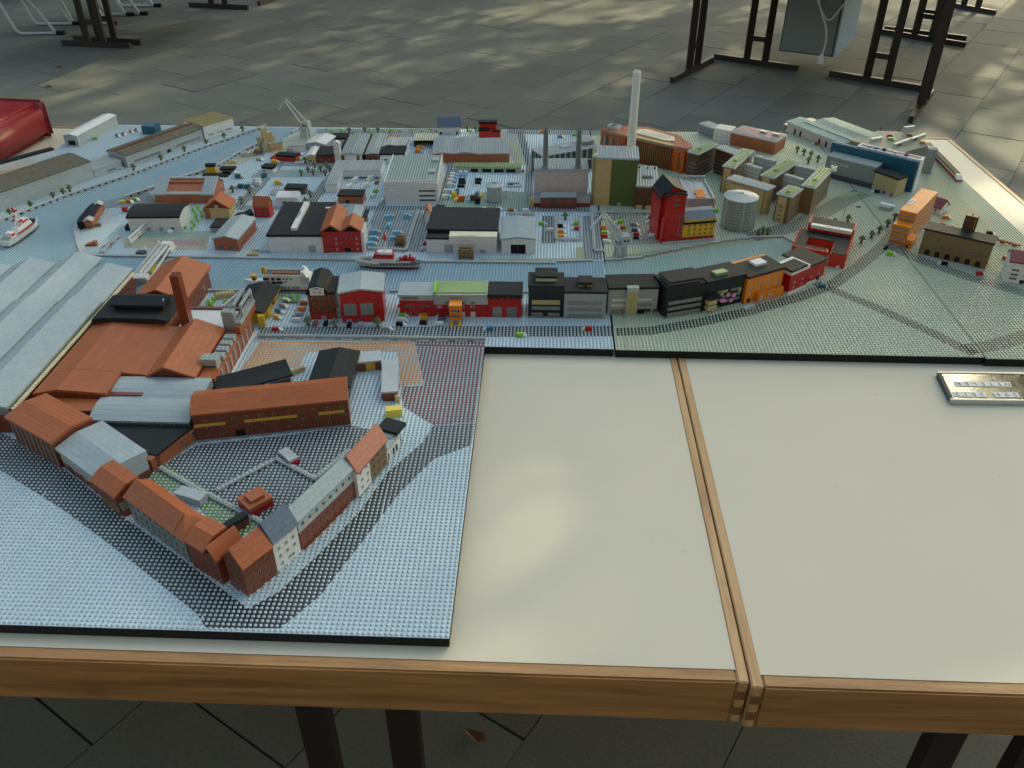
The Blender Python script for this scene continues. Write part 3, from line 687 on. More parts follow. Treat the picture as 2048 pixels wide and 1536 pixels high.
# ------------------------------------------------------------------ near board: corner block
def gabled(r, rise, m, axis='x', ov=3, wall=None, tiles=None, th=3, stud=None, name='roof', seg=None):
    if axis == 'x': pts = [(-ov, r.h - ov * rise / (r.D / 2)), (r.D / 2, r.h + rise), (r.D + ov, r.h - ov * rise / (r.D / 2))]; L = r.W
    else: pts = [(-ov, r.h - ov * rise / (r.W / 2)), (r.W / 2, r.h + rise), (r.W + ov, r.h - ov * rise / (r.W / 2))]; L = r.D
    return prof(r.t, pts, axis, -1.5, L + 1.5, m, th, wall=(wall, r.h - 3) if wall else None, tiles=tiles, stud=stud, name=name, seg=seg, inset=2)
def box(t, x0, x1, y0, y1, z0, z1, m, name, label=None):
    return MB().box(x0, x1, y0, y1, z0, z1).ob(name, m, t, label=label)
r = bld('row_house', 'brown corner house with red tiled roof at the tip of the near block', (498, 1194), (554, 1149), (448, 1111), 1136); N1 = r
walls(r.t, 0, r.W, 0, r.D, 0, r.h, 'redbrown_b', {'f': rows(3, r.W, 6.4, [9, 25.5, 42], 7.5, 'd'), 'l': rows(3, r.D, 6.4, [14, 30, 46], 7.5, 'd', .12, .12)})
gabled(r, 24, 'rustroof', wall='redbrown_b', tiles=(21, 9), ov=4)
r = bld('row_house', 'white house with dark blue grey roof beside the brown corner house', (556, 1144), (603, 1104), N1.D * .82, N1.h + 4)
walls(r.t, 0, r.W, 0, r.D, 0, r.h, 'white_b', {'f': [q for q in rows(3, r.W, 6.4, [22, 38, 54], 7.5, 'wo') ] + [(8, 14.4, 6, 13.5, 'wo'), (24, 38, 6, 13.5, 'wo')]})
gabled(r, 26, 'sandblue', wall='white_b', tiles=(24, 9), ov=4)
r = bld('row_house', 'long row house with grey upper storey, brick red base and pale grey roof', (605, 1102), (713, 994), N1.D * .7, N1.h + 3)
walls(r.t, 0, r.W, 0, r.D, 0, r.h, ['redbrown_b', 'lgrey_b'], {'f': rows(8, r.W, 6.4, [5, 25, 47], 7.5, 'd', .02, .02, 3)}, bands=[(38, 1)])
gabled(r, 17, 'roofgrey', wall='lgrey_b', tiles=(16, 9), ov=3)
box(r.t, 4, r.W - 30, -2.4, -.05, 0, 4, 'redbrown', 'plinth')
r = bld('row_house', 'white and brown house with salmon pink tiled roof in the near row', (719, 996), (776, 928), N1.D * .74, N1.h - 2)
w2 = r.W * .42
walls(r.t, 0, w2, 0, r.D, 0, r.h, 'white_b', {'f': rows(2, w2, 6.4, [10, 26, 42], 7.5, 'wo', .08, .02, 2)})
walls(r.t, w2, r.W, .0, r.D, 0, r.h, 'dtan_b', {'f': rows(3, r.W - w2, 6.4, [8, 25, 42], 7.5, 'd', .04, .06, 1)})
gabled(r, 25, 'pinkroof', wall='dtan_b', tiles=(20, 10), ov=4)
box(r.t, 0, r.W, -.8, -.05, -.0, 3, 'mgrey', 'plinth')
N4 = r
t = thing('canopy_building', 'low grey flat roofed shop with black entrance canopy at the end of the near row', 'model building', N4.t.location + Vector((0, 0, 0)), N4.t.rotation_euler.z)
W0 = N4.W + 3
walls(t, W0, W0 + 42, 2, 34, 0, 26, 'white_b', {'f': [(3, 8, 1, 18, 'k'), (12, 17, 1, 18, 'kw'), (20, 27, 1, 18, 'k'), (30, 38, 1, 18, 'kd')]})
flat(t, W0 - 1, W0 + 43, 1, 36, 26, 'roofgrey', tiles=(16, 4))
box(t, W0 + 30, W0 + 66, 10, 52, 30, 33, 'roofgrey', 'upper_roof')
box(t, W0 + 40, W0 + 74, 2, 44, 33.2, 40, 'roofblack', 'canopy')
for x, y in ((W0 + 46, 5), (W0 + 68, 12), (W0 + 68, 38), (W0 + 46, 40)): box(t, x, x + 6, y, y + 6, 0, 33, 'white', 'leg')
box(t, W0 + 44, W0 + 46, 20, 22, 0, 30, 'dgrey', 'post')
# west frontage
r = bld('row_house', 'dark brown house with stepped orange roof left of the corner house', (388, 1134), (447, 1170), 44, 1082)
walls(r.t, 0, r.W, 0, r.D, 0, r.h, 'redbrown_b', {'f': rows(3, r.W, 6, [10, 27, 43], 7, 'd')})
b = MB(); 
pts = [(-3, r.h - 1), (r.D * .45, r.h + 12), (r.D + 2, r.h + 12)]
prof(r.t, pts, 'x', -2, r.W * .62, 'rustroof', 3, wall=('redbrown_b', r.h - 3), tiles=(24, 12))
prof(r.t, [(r.W * .6, r.h - 4), (r.W * .84, r.h + 19), (r.W * 1.08, r.h - 4)], 'y', -5, r.D + 6, 'rustroof', 3, wall=('dark', r.h - 5), tiles=(22, 12), name='dormer_roof', inset=5)
r = bld('row_house', 'long grey house with hipped red brown roof on the left side of the near block', (268, 1041), (382, 1127), (409, 1039), 994); N7 = r
walls(r.t, 0, r.W, 0, r.D, 0, r.h, 'mgrey_b', {'f': rows(9, r.W, 5.6, [8, 22, 36], 7, 'd', .03, .03, 3), 'r': []})
D2 = r.D / 2; hh = r.h; rs = 24; o = 4
rf = MB().add([(-o, -o, hh), (r.W + o, -o, hh), (r.W + o, r.D + o, hh), (-o, r.D + o, hh), (2, D2, hh + rs), (r.W - 22, D2, hh + rs)], [(0, 1, 5, 4), (2, 3, 4, 5), (1, 2, 5), (3, 0, 4), (3, 2, 1, 0)]).ob('roof', 'rustroof', r.t)
lay_tiles(rf, (3, -o + 1.2, hh + 1), (1, 0, 0), (0, D2 + o - 2, rs - 1.5), r.W - 26, math.hypot(D2 + o - 3, rs - 2), 22, 4, 'rustroof')
r = bld('gatehouse', 'small grey gatehouse with a square red brown roof box beside the pale hall', (205, 1001), (252, 1035), 40, 961)
walls(r.t, 0, r.W, 0, r.D, 0, r.h, ['redbrown_b', 'mgrey_b'], {'f': rows(3, r.W, 5, [7, 22, 34], 6, 'd')}, bands=[(14, 1)])
prof(r.t, [(-8, r.h + 2), (r.D / 2 - 4, r.h + 15), (r.D, r.h + 15)], 'x', -2, r.W + 2, 'rust', 3, wall=('redbrown_b', r.h - 10), tiles=(20, 12))
box(r.t, 8, r.W - 8, -3, -.1, 2, 22, 'dtan', 'porch')
r = bld('factory_hall', 'pale grey roofed hall in the middle of the left frontage', (131, 938), (216, 1003), (206, 852), 897); N9 = r
walls(r.t, 0, r.W, 0, r.D, 0, r.h, ['redbrown_b', 'lgrey_b'], {'f': [(20, 34, 2, 20, 'kd'), (60, 76, 2, 20, 'kt')]}, bands=[(17, 1)])
prof(r.t, [(-4, r.h - 1), (r.D * .45, r.h + 9), (r.D + 3, r.h + 5)], 'x', -1, r.W + 2, 'roofgrey', 3.4, wall=('lgrey_b', r.h - 3), tiles=(24, 10))
r = bld('factory_hall', 'brick hall with warm orange brown roof at the front left of the factory', (36, 886), (124, 938), (68, 781), 835); N10 = r
walls(r.t, 0, r.W, 0, r.D, 0, r.h, ['redbrown_b', 'mgrey_b'], {}, bands=[(r.h - 6, 1)])
b = MB()
for k in range(9): b.box(4 + k * (r.W - 10) / 8, 7 + k * (r.W - 10) / 8, -1.6, -.02, 0, r.h)
b.ob('pilasters', 'mgrey', r.t)
prof(r.t, [(-4, r.h - 1), (r.D * .5, r.h + 8), (r.D + 3, r.h + 2)], 'x', -2, r.W + 3, 'rust', 4, wall=('redbrown_b', r.h - 3), tiles=(26, 9))
# --- the factory itself, set square to the boards; metres -> local mm from (-1.0, 1.23)
fx, fy = -.985, 1.235
t = thing('factory_hall', 'huge grey many ridged shed filling the left edge of the model', 'model building', (fx, fy, 0))
hE = N10.h - 2
walls(t, -420, 0, 0, 560, 0, hE - 2, ['redbrown_b', 'mgrey_b'], {}, bands=[(hE - 14, 1)])
pw = 100
for k in range(4):
    x1 = -k * pw; x0 = x1 - pw
    y1 = 572 + (55 if k == 1 else 20 if k == 2 else 0)
    for (ya, yb, dz) in ((-4, 400, 4), (400, y1, 0)):
        prof(t, [(x0, hE - 5 + dz), (x0 + 40, hE + 12 + dz), (x1, hE - 2 + dz)], 'y', ya, yb, 'roofgrey', 3, wall=('mgrey_b', hE - 6), tiles=(33, 17) if k < 3 else None, seg=[1])
b = MB()
for i in range(68): b.box(1, 8, 4 + i * 8.2, 10 + i * 8.2, hE - 7, hE - 3)
b.ob('gutter_studs', 'cream', t, kind='stuff')
t = thing('factory_hall', 'wide low pitched red brown foundry roof between the grey sheds and the chimney', 'model building', (fx, fy, 0))
hB = 47
walls(t, 12, 220, 70, 330, 0, hB - 2, 'redbrown_b', {})
prof(t, [(12, hB - 2), (62, hB + 9), (160, hB + 3), (206, hB - 2)], 'y', 132, 318, 'rust', 4, wall=('redbrown_b', hB - 6), tiles=(33, 12))
prof(t, [(12, hB - 2), (62, hB + 9), (156, hB + 3)], 'y', 60, 131.5, 'rust', 4, wall=('redbrown_b', hB - 6), tiles=(33, 12))
flat(t, 14, 150, 20, 59, hB - 9, 'rust', 3, tiles=(34, 3), name='lower_roof')
t = thing('factory_hall', 'steep gabled red brown hall beside the stepped brick wall', 'model building', (fx, fy, 0))
walls(t, 208, 306, 128, 310, 0, hB - 2, 'redbrown_b', {})
prof(t, [(207, hB - 1), (246, hB + 22), (306, hB - 1)], 'y', 126, 316, 'rust', 4, wall=('redbrown_b', hB - 4), tiles=(30, 12), inset=6)
flat(t, 306.5, 332, 128, 316, hB - 8, 'rust', 3, tiles=(30, 3), name='side_roof')
t = thing('factory_hall', 'black roofed machine house with a raised black lantern', 'model building', (fx, fy, 0))
walls(t, 22, 176, 318.5, 420, 0, 62, 'redbrown_b', {'f': rows(6, 154, 6, [48], 8, 'y'), 'r': rows(4, 101, 6, [36, 50], 8, 'y')})
MB().prism([(16, 60), (16, 66), (40, 71), (158, 71), (182, 66), (182, 60)], 315, 424, 'y').ob('roof', 'roofblack', t)
MB().box(52, 160, 352, 396, 71, 81).ob('lantern', 'black', t)
prof(t, [(348, 81), (374, 90), (400, 81)], 'x', 46, 166, 'roofblack', 3, tiles=(30, 13), wall=('black', 80), name='lantern_roof', inset=4)
box(t, 160.2, 162, 360, 366, 83, 92, 'white', 'vent_strip')
t = thing('factory_chimney', 'tall square red brown factory chimney with stud top', 'chimney', (fx + .218, fy + .330, 0))
MB().prism([(-11, 0), (11, 0), (9, 172), (-9, 172)], -10, 10, 'y').ob('shaft', 'redbrown_b', t)
studs(t.children[0], grid(-8, 8, -8, 8, 172), 'redbrown')
t = thing('factory_hall', 'red brown gabled hall behind the chimney next to the canal', 'model building', (fx, fy, 0))
walls(t, 62, 172, 440, 596, 0, 50, 'redbrown_b', {'f': [(45, 65, 20, 40, 'kd')]})
prof(t, [(56, 49), (112, 72), (176, 47)], 'y', 434, 610, 'rust', 4, wall=('redbrown_b', 45), tiles=(30, 16), inset=7)
t = thing('factory_yard_roof', 'white flat roof behind the chimney bordered by a brown wall', 'model building', (fx, fy, 0))
walls(t, 188, 300, 330, 428, 0, 30, 'redbrown_b', {})
flat(t, 188, 300, 330, 422, 30, 'white', 3, tiles=(37, 4)); box(t, 186, 302, 422.5, 431, 0, 38, 'redbrown_b', 'back_wall')
t = thing('brick_wall_building', 'long red brick wall with pale pilasters and grey stepped battlements', 'model building', (fx, fy, 0))
walls(t, 322, 338, 138, 392, 0, 40, 'rust_b', {})
b = MB()
for k in range(9): b.box(338.05, 340.2, 150 + k * 27, 154 + k * 27, 0, 34)
b.ob('pilasters', 'lgrey', t)
for k in range(4):
    y = 205 + k * 24
    bb = MB().box(312, 336, y, y + 16, 40, 50); o = bb.ob('battlement', 'grey', t); studs(o, grid(312, 336, y, y + 16, 50), 'lgrey')
o = box(t, 300, 334, 172, 196, 40, 62, 'grey', 'battlement'); studs(o, grid(300, 334, 172, 196, 62), 'lgrey')
box(t, 304, 330, 171.6, 172, 44, 48, 'dgrey', 'slot'); 
box(t, 340, 344, 205, 392, 0, 2, 'white', 'kerb')
t = thing('furnace_tower', 'tall grey stud topped furnace tower with an open frame on the brick wall', 'model building', (fx, fy, 0))
walls(t, 300, 326, 322, 340, 0, 86, 'grey_b', {})
studs(t.children[0], grid(300, 326, 322, 340, 86), 'lgrey')
box(t, 326.5, 340, 310, 420, 40, 58, 'rust_b', 'brick_shoulder'); o = box(t, 326.5, 342, 318, 420, 58.1, 64, 'grey', 'coping'); studs(o, grid(327, 342, 318, 420, 64), 'lgrey')
for x in (322, 338):
    b = MB(); b.bar((x, 342, 66), (x, 342, 92), 5); b.bar((x, 412, 66), (x, 412, 92), 5); b.bar((x, 340, 92), (x, 414, 92), 6, 5); o = b.ob('frame', 'grey', t)
    studs(o, [(x, 346 + k * 8, 94.4) for k in range(9)], 'lgrey')
b = MB(); b.bar((300, 344, 88), (322, 412, 92), 6, 5); b.ob('frame', 'grey', t)
# curved pale roofs, black flat roof
t = thing('factory_hall', 'hall with two wavy pale grey roof sheets in front of the brown roofs', 'model building', (fx, fy, 0))
walls(t, 150, 336, 4, 128, 0, 36, 'redbrown_b', {})
def wave(y0, y1, zb, zt, k): return [(y0 + (y1 - y0) * i / k, zb + (zt - zb) * math.sin(math.pi * .5 * (i / k) * 1.35) / math.sin(math.pi * .5) ) for i in range(k + 1)]
prof(t, wave(-4, 60, 35, 44, 5), 'x', 146, 338, 'roofgrey', 2.6, wall=('mgrey_b', 30), tiles=(31, 13)); prof(t, wave(61, 129, 36, 46, 5), 'x', 148, 338, 'roofgrey', 2.6, wall=('mgrey_b', 30), tiles=(31, 13))
b = MB()
for k in range(24): b.box(150 + k * 8, 155 + k * 8, -6, -4.2, 30, 35)
b.ob('eave_studs', 'dgrey', t, kind='stuff')
t = thing('loading_shed', 'triangular black flat roofed shed with an orange brick wall', 'model building', (fx, fy, 0))
MB().plan([(158, 0), (340, -8), (306, -92), (262, -74)], 0, 26).ob('wall', 'redbrown_b', t)
MB().plan([(156, 0), (342, -7), (308, -90), (262, -74)], 26.2, 29.5).ob('roof', 'roofblack', t)
b = MB()
for k in range(9):
    f = k / 8; x = 312 + 30 * f; y = -86 + 76 * f; b.box(x - 2, x + 2, y - 2, y + 2, 29.6, 32.5)
b.ob('roof_blocks', 'black', t)
a = Vector(G((308, 944))) ; e = Vector(G((397, 880))); u = (e - a).normalized()
t = thing('brick_wall_building', 'low orange brick courtyard wall building beside the black shed', 'model building', tuple(a), math.atan2(u.y, u.x))
L = (e - a).length * 1000
walls(t, 0, L, 0, 12, 0, 27, 'rust_b', {'f': [(L * .62, L * .62 + 7, 14, 21, 'd'), (L * .7, L * .7 + 7, 4, 11, 'd'), (L * .9, L * .9 + 6, 10, 26, 'd')]}); studs(t.children[0], grid(L * .3, L * .75, 2, 10, 27), 'rust')
box(t, 0, L, -3, -.1, 0, 2.5, 'mgrey', 'kerb')
# long brick range with yellow bands
r = bld('brick_range', 'long red brick range with yellow bands facing the courtyard', (396, 883), (702, 851), 70, 830)
F = []
for k in range(11):
    x = r.W * (.06 + .088 * k); F += [(x, x + 6.4, 8, 14.5, 'd'), (x + 4, x + 10.4, 24, 30.5, 'd'), (x + 1, x + 7.4, 41, 49, 'y')]
F = [q for q in F if not (r.W * .24 < q[1] and q[0] < r.W * .32 and q[2] < 20)] + [(r.W * .25, r.W * .31, 2, 17, 'k')]
walls(r.t, 0, r.W, 0, r.D, 0, r.h - 1, 'redbrown_b', {'f': F})
for a0, a1 in ((.0, .2), (.32, .66), (.8, .97)): box(r.t, r.W * a0, r.W * a1, -1.2, -.02, 33, 39, 'gold', 'yellow_band')
gabled(r, 14, 'rust', ov=4, wall='redbrown_b', tiles=(38, 13), th=3)
box(r.t, -1, r.W + 1, -4, -.05, 0, 3, 'mgrey', 'plinth')
# yard sheds
r = bld('shed', 'black gabled shed behind the long brick range', (616, 775), (699, 775), 130, None, roofh=28)
walls(r.t, 2, r.W - 2, 2, r.D - 2, 0, r.h, 'dgrey_b', {}); gabled(r, 9, 'roofblack', axis='y', tiles=(36, 15), wall='dgrey_b', ov=2)
r = bld('shed', 'long low black roofed shed with white front beside the stepped wall', (436, 792), (586, 752), 46, None, roofh=20)
walls(r.t, 2, r.W - 2, 6, r.D - 2, 0, r.h, ['white_b'], {'f': [(r.W * .25, r.W * .32, 3, 13, 'k'), (r.W * .5, r.W * .6, 8, 16, 'kd'), (r.W * .66, r.W * .95, 2, 14, 'kd')]})
prof(r.t, [(0, r.h), (24, r.h + 4), (r.D, r.h + 12)], 'x', 0, r.W, 'roofblack', 3, wall=('black', r.h - 1), tiles=(40, 24))
r = bld('wall_block', 'short tan brick wall beside the black yard sheds', (583, 753), (611, 742), 8, 742); o = box(r.t, 0, r.W, 0, 8, 0, 11, 'tan', 'brick_row'); studs(o, grid(0, r.W, 0, 8, 11), 'tan')
r = bld('shed', 'grey flat roofed brown shed with a yellow door, crosswise arm of the yard sheds', (701, 746), (764, 740), 38, 729)
walls(r.t, 0, r.W, 0, r.D, 0, r.h, 'redbrown_b', {'f': [(r.W * .5, r.W * .8, .3, r.h - 1, 'ky')]}); flat(r.t, -1, r.W + 1, -1, r.D + 1, r.h, 'lgrey', 3, tiles=(24, 3))
r = bld('shed', 'long grey flat roofed brown shed pointing at the near row', (765, 803), (797, 801), 92, 787)
walls(r.t, 0, r.W, 0, r.D, 0, r.h, 'redbrown_b', {'l': [(2, 14, .3, r.h - 2, 'ky')]}); flat(r.t, -1, r.W + 1, -1, r.D + 26, r.h, 'lgrey', 3, tiles=(17, 5))
r = bld('crate_stack', 'two tan crates stacked at the corner of the grey yard shed', (791, 806), (798, 805), 8, 786)
for k in range(2): o = MB().box(0, 8, k * 9, k * 9 + 8, 0, 16 - k * 3).ob('crate', 'tan', r.t)
r = bld('container', 'bright yellow container in the plaza behind the canopy', (773, 837), (805, 834), 16, 823); o = box(r.t, 0, r.W, 0, r.D, 0, r.h, 'brightyellow', 'body'); box(r.t, -.4, r.W + .4, -.4, r.D + .4, r.h + .05, r.h + 1.2, 'brightyellow', 'lid')
# courtyard walls and kiosks
def lowwall(label, p, q, h=6.5, wd=8, m='lgrey', cat='wall', posts=True, raised=0):
    a, e = G(p), G(q); u = (e - a); L = u.length * 1000; u.normalize()
    t = thing('garden_wall', label, cat, tuple(a), math.atan2(u.y, u.x), 'low studded walls')
    n = max(1, round(L / 32)); 
    for i in range(n):
        o = MB().box(L * i / n + .15, L * (i + 1) / n - .15, -wd / 2, wd / 2, h - 3.2, h).ob('wall_block', m, t)
        MB().box(L * (i + .5) / n - 5, L * (i + .5) / n + 5, -wd / 2 + .2, wd / 2 - .2, 0, h - 3.2).ob('wall_foot', m, t)
    studs(t, [(4 + (L - 8) * k / max(1, round(L / 8) - 1), 0, h) for k in range(max(2, round(L / 8)))], m)
    return t
lowwall('low grey studded wall running from the orange brick wall towards the courtyard kiosk', (320, 938), (420, 996)); lowwall('low grey studded wall from the grey hut to the black shed', (420, 994), (524, 1048))
lowwall('low grey studded wall rising from the grey hut to the small grey roof', (432, 985), (551, 922)); lowwall('low grey studded wall from the small grey roof down to the long row house', (552, 920), (633, 962)); lowwall('low grey studded wall along the back of the pink roofed house', (634, 958), (700, 902))
r = bld('hut', 'long pale grey flat topped hut on the green in the courtyard', (402, 1015), (417, 1000), 34, 999)
walls(r.t, 0, r.W, 0, r.D * 1.5, 0, 13, 'lgrey_b', {}); flat(r.t, -1, r.W + 1, -1, r.D * 1.5 + 1, 13, 'lgrey', 3, tiles=(9, 3))
r.t.rotation_euler.z += 0
r = bld('hut', 'red hut under a small grey slab roof at the wall corner', (585, 934), (601, 926), 40, 927)
walls(r.t, 0, r.W, 0, r.D, 0, 9, 'red_b', {}); flat(r.t, -3, r.W - 1, 2, r.D + 2, 9, 'lgrey', 4, tiles=(9, 3))
r = bld('kiosk', 'square red kiosk with stepped orange roof in the courtyard', (503, 1037), (548, 1012), 40, 1022)
o = box(r.t, 0, r.W, 0, r.D, 0, 14, 'red_b', 'wall'); box(r.t, -.6, r.W + .6, -.6, r.D + .6, 14.1, 21, 'rustroof', 'lower_roof'); box(r.t, 9, r.W - 9, 8, r.D - 8, 21.1, 27, 'rustroof', 'upper_roof')
r = bld('shed', 'low black slab roof tucked behind the corner house', (462, 1074), (500, 1050), 12, 1067); box(r.t, 0, r.W, 0, r.D, 0, 16, 'redbrown', 'wall'); box(r.t, -1, r.W + 1, -1, r.D + 1, 16.1, 24, 'roofblack', 'roof')
# fence wall along the road
a, e = G((516, 678)), G((972, 684)); u = (e - a); L = u.length * 1000; u.normalize()
t = thing('boundary_wall', 'long grey wall with white studded notches between the road and the playing fields', 'wall', tuple(a), math.atan2(u.y, u.x))
n = 12
for i in range(n):
    x0, x1 = L * i / n, L * (i + 1) / n
    MB().box(x0 + .1, x0 + (x1 - x0) * .38, 0, 8, 0, 4.6).ob('wall_block', 'grey', t); MB().box(x0 + .1, x1 - .1, .2, 8, 4.7, 9).ob('wall_block', 'grey', t)
    o = MB().box(x0 + (x1 - x0) * .38 + .1, x1, .6, 7.8, 0, 3).ob('notch_plate', 'white', t)
    studs(o, [(x0 + (x1 - x0) * (.45 + .13 * k), .0, 1.0) for k in range(5)], 'white', r=1.9)
studs(t, [(4 + (L - 8) * k / round(L / 8 - 1), 4, 9) for k in range(round(L / 8))], 'lgrey')
# ------------------------------------------------------------------ street row south of the canal
def gl(L, zs, h, m=.1, kind='g'): return [(L * m, L * (1 - m), z, z + h, kind) for z in zs]
r = bld('warehouse', 'yellow walled shed with a wide black gabled roof by the furnace tower', (462, 626), (527, 628), (556, 574), None, roofh=27)
walls(r.t, 4, r.W - 5, 5, r.D - 4, 0, r.h, 'yellow_b', {'r': [(r.D * .55, r.D * .68, 4, 18, 'k')]}); gabled(r, 10, 'roofblack', axis='y', ov=2, wall='yellow_b', tiles=(40, 20))
box(r.t, r.W - 12, r.W + 1, 26, 44, 0, 20, 'yellow', 'lean_to')
r = bld('container', 'small upright yellow block beside the brick battlement wall', (519, 655), (531, 654), 12, 634); box(r.t, 0, r.W, 0, r.D, 0, r.h, 'yellow', 'body'); box(r.t, -.3, r.W + .3, -.3, r.D + .3, r.h + .05, r.h + 1, 'yellow', 'lid')
r = bld('town_house', 'brown and red corner house with black barrel roof and white gable front', (622, 640), (674, 639), 92, 590)
walls(r.t, 0, r.W, 0, r.D, 0, r.h, ['red_b', 'redbrown_b'], {'f': rows(4, r.W * 1.0, 6.2, [21, 36, 51], 7.5, 'y', .05, .05, 2) + [(10, 17, 5, 12, 'y'), (44, 52, 5, 12, 'y'), (25, 36, .5, 11, 'kg')]}, bands=[(18, 1)])
w = r.W * .78
prof(r.t, [(-2, r.h), (w * .14, r.h + 15), (w * .5, r.h + 21), (w * .86, r.h + 15), (w, r.h + 2)], 'y', -2, r.D * .96, 'roofblack', 3, wall=('black', r.h - 1), inset=3, tiles=(30, 16))
box(r.t, w + .3, r.W + 2, 2, r.D * .9, r.h, r.h + 5, 'roofblack', 'side_roof')
walls(r.t, w * .16, w * .84, -3, 8, r.h, r.h + 15, 'white_b', {'f': [(w * .14, w * .14 + 7, r.h + 4, r.h + 11, 'wo'), (w * .4, w * .4 + 7, r.h + 4, r.h + 11, 'wo')]}, name='dormer'); prof(r.t, [(w * .14, r.h + 15), (w * .5, r.h + 19), (w * .86, r.h + 15)], 'y', -3.6, 8, 'white', 2, name='dormer_roof')
box(r.t, r.W + 1, r.W + 9, 4, 16, 0, 24, 'lgrey', 'passage_wall')
r = bld('market_hall', 'bright red hall with pale grey gabled roof and two large windows', (686, 647), (770, 643), 86, 588)
walls(r.t, 0, r.W, 0, r.D, 0, r.h, 'red_b', {'f': [(r.W * .06, r.W * .36, 19, 50, 'g'), (r.W * .45, r.W * .76, 19, 50, 'g'), (r.W * .07, r.W * .22, .5, 11, 'kg'), (r.W * .32, r.W * .45, 3, 9, 'd'), (r.W * .7, r.W * .8, 3, 9, 'd')], 'r': rows(5, r.D, 6, [12, 30, 48], 7, 'd')})
gabled(r, 8, 'roofgrey', axis='y', ov=4, wall='red_b', tiles=(38, 12)); box(r.t, r.W * .82, r.W * .86, -2, -.05, 0, r.h - 2, 'red', 'drain_strip')
r = bld('market_hall', 'long red hall with a pale grey slab roof and two rows of windows', (801, 633), (869, 634), 58, 592); h1 = r.h
walls(r.t, 0, r.W, 0, r.D, 0, r.h, ['red_b', 'lgrey_b'], {'f': rows(2, r.W, 24, [24], 6, 'd', .04, .04) + [(5, 14, 6, 12, 'd'), (18, 27, .4, 12, 'kt'), (32, 44, 6, 12, 'd'), (52, 62, 6, 12, 'd'), (6, 44, h1 - 9, h1 - 2, 'g')]}, bands=[(r.h - 11, 1)])
flat(r.t, -3, r.W, -4, r.D + 2, r.h, 'roofgrey', 4, tiles=(34, 6)); box(r.t, -5, 0, -.5, 6, 24, 30, 'red', 'bracket')
r = bld('market_hall', 'red and grey building with a sage green tiled roof beside the orange tower', (869.5, 634), (976, 634), 60, 590)
walls(r.t, 0, r.W, 0, r.D, 0, r.h, ['red_b', 'lgrey_b'], {'f': [(4, 18, 5, 12, 'd'), (20, 28, .4, 12, 'kt'), (60, 71, .4, 14, 'kw'), (84, 95, .4, 14, 'kw')] + rows(2, r.W * .4, 11, [23], 7, 'w', 0, 0, 0) + [(60, 70, 23, 30, 'w'), (84, 94, 23, 30, 'w'), (26, 38, 35, 40, 'd'), (62, 72, 35, 40, 'd'), (84, 94, 35, 40, 'd')]}, bands=[(33, 1)])
flat(r.t, 0, r.W, -4, r.D + 2, r.h, 'lgrey', 3); flat(r.t, 8, r.W - 2, 2, r.D - 1, r.h + 3.1, 'sage', 1.6, tiles=(27, 7), name='green_roof'); box(r.t, 0, 7, -2, r.D - 8, r.h + 3.1, r.h + 9, 'lime', 'roof_fin')
r = bld('market_hall', 'red end building with a black slab roof and two tall gates', (976.5, 634), (1043, 635), 58, 594)
walls(r.t, 0, r.W, 0, r.D, 0, r.h, 'red_b', {'f': [(10, 32, .4, 27, 'g'), (43, 66, .4, 27, 'g')] + [(6 + 15 * k, 10 + 15 * k, r.h - 8, r.h - 3, 'k') for k in range(5)]})
flat(r.t, -1, r.W + 2, -5, r.D + 2, r.h, 'roofblack', 8, tiles=(40, 4))
r = bld('stair_tower', 'narrow orange tower standing on yellow legs in front of the red halls', (900, 650), (924, 650), 16, 612)
walls(r.t, 0, r.W, 0, r.D + 12, 12, 46, 'orange_b', {'f': [(3, r.W - 3, 20, 26, 'd'), (3, r.W - 3, 33, 39, 'd')]}); flat(r.t, -.8, r.W + .8, -.8, r.D + 14, 46, 'orange', 3.2, tiles=(12, 2))
for x in (1, r.W - 8): box(r.t, x, x + 7, -10, 1, 0, 6, 'yellow', 'foot'); box(r.t, x + 1, x + 5, .2, 5, 0, 11.9, 'lgrey', 'leg')
r = bld('office_building', 'black four storey office with glass bands and a black penthouse', (1056, 634), (1126, 635), 64, 574)
walls(r.t, 0, r.W, 0, r.D, 0, r.h, 'black_b', {'f': [(8, r.W - 8, 33, 36 + 9, 'gy'), (8, r.W - 8, 19, 29, 'g'), (8, r.W * .42, 3, 12, 'g'), (r.W * .56, r.W - 8, 3, 12, 'g')]}); flat(r.t, -1, r.W + 1, -2, r.D + 1, r.h, 'roofblack', 4, tiles=(40, 4))
walls(r.t, r.W * .2, r.W * .8, r.D * .3, r.D * .9, r.h + 4.1, r.h + 13, 'wglass', {}, name='penthouse'); box(r.t, r.W * .18, r.W * .82, r.D * .27, r.D * .94, r.h + 13.1, r.h + 19, 'roofblack', 'penthouse_roof'); box(r.t, -1, r.W + 1, -4, -.05, 0, 2.5, 'mgrey', 'plinth')
r = bld('office_building', 'mid grey office with three glass bands and a black flat roof', (1127, 637), (1210, 638), 66, 586)
walls(r.t, 0, r.W, 0, r.D, 0, r.h, 'grey_b', {'f': gl(r.W, [2, 19, 36], 11, .08)}); flat(r.t, -1, r.W + 2, -3, r.D + 1, r.h, 'roofblack', 5, tiles=(48, 4))
walls(r.t, r.W * .35, r.W * .65, r.D * .3, r.D * .75, r.h + 5.1, r.h + 12, 'dgrey', {}, name='penthouse'); box(r.t, r.W * .33, r.W * .67, r.D * .28, r.D * .8, r.h + 12.1, r.h + 18, 'roofblack', 'penthouse_roof')
b = MB()
for x in (.36, .42, .58, .64): b.box(r.W * x - 2, r.W * x + 2, r.D * .3 - 1, r.D * .3 - .05, r.h + 5.5, r.h + 11)
b.ob('yellow_fins', 'olive', r.t)
r = bld('office_building', 'light grey office with black roof and a beige glass stair tower in front', (1214, 630), (1312, 628), 62, 579)
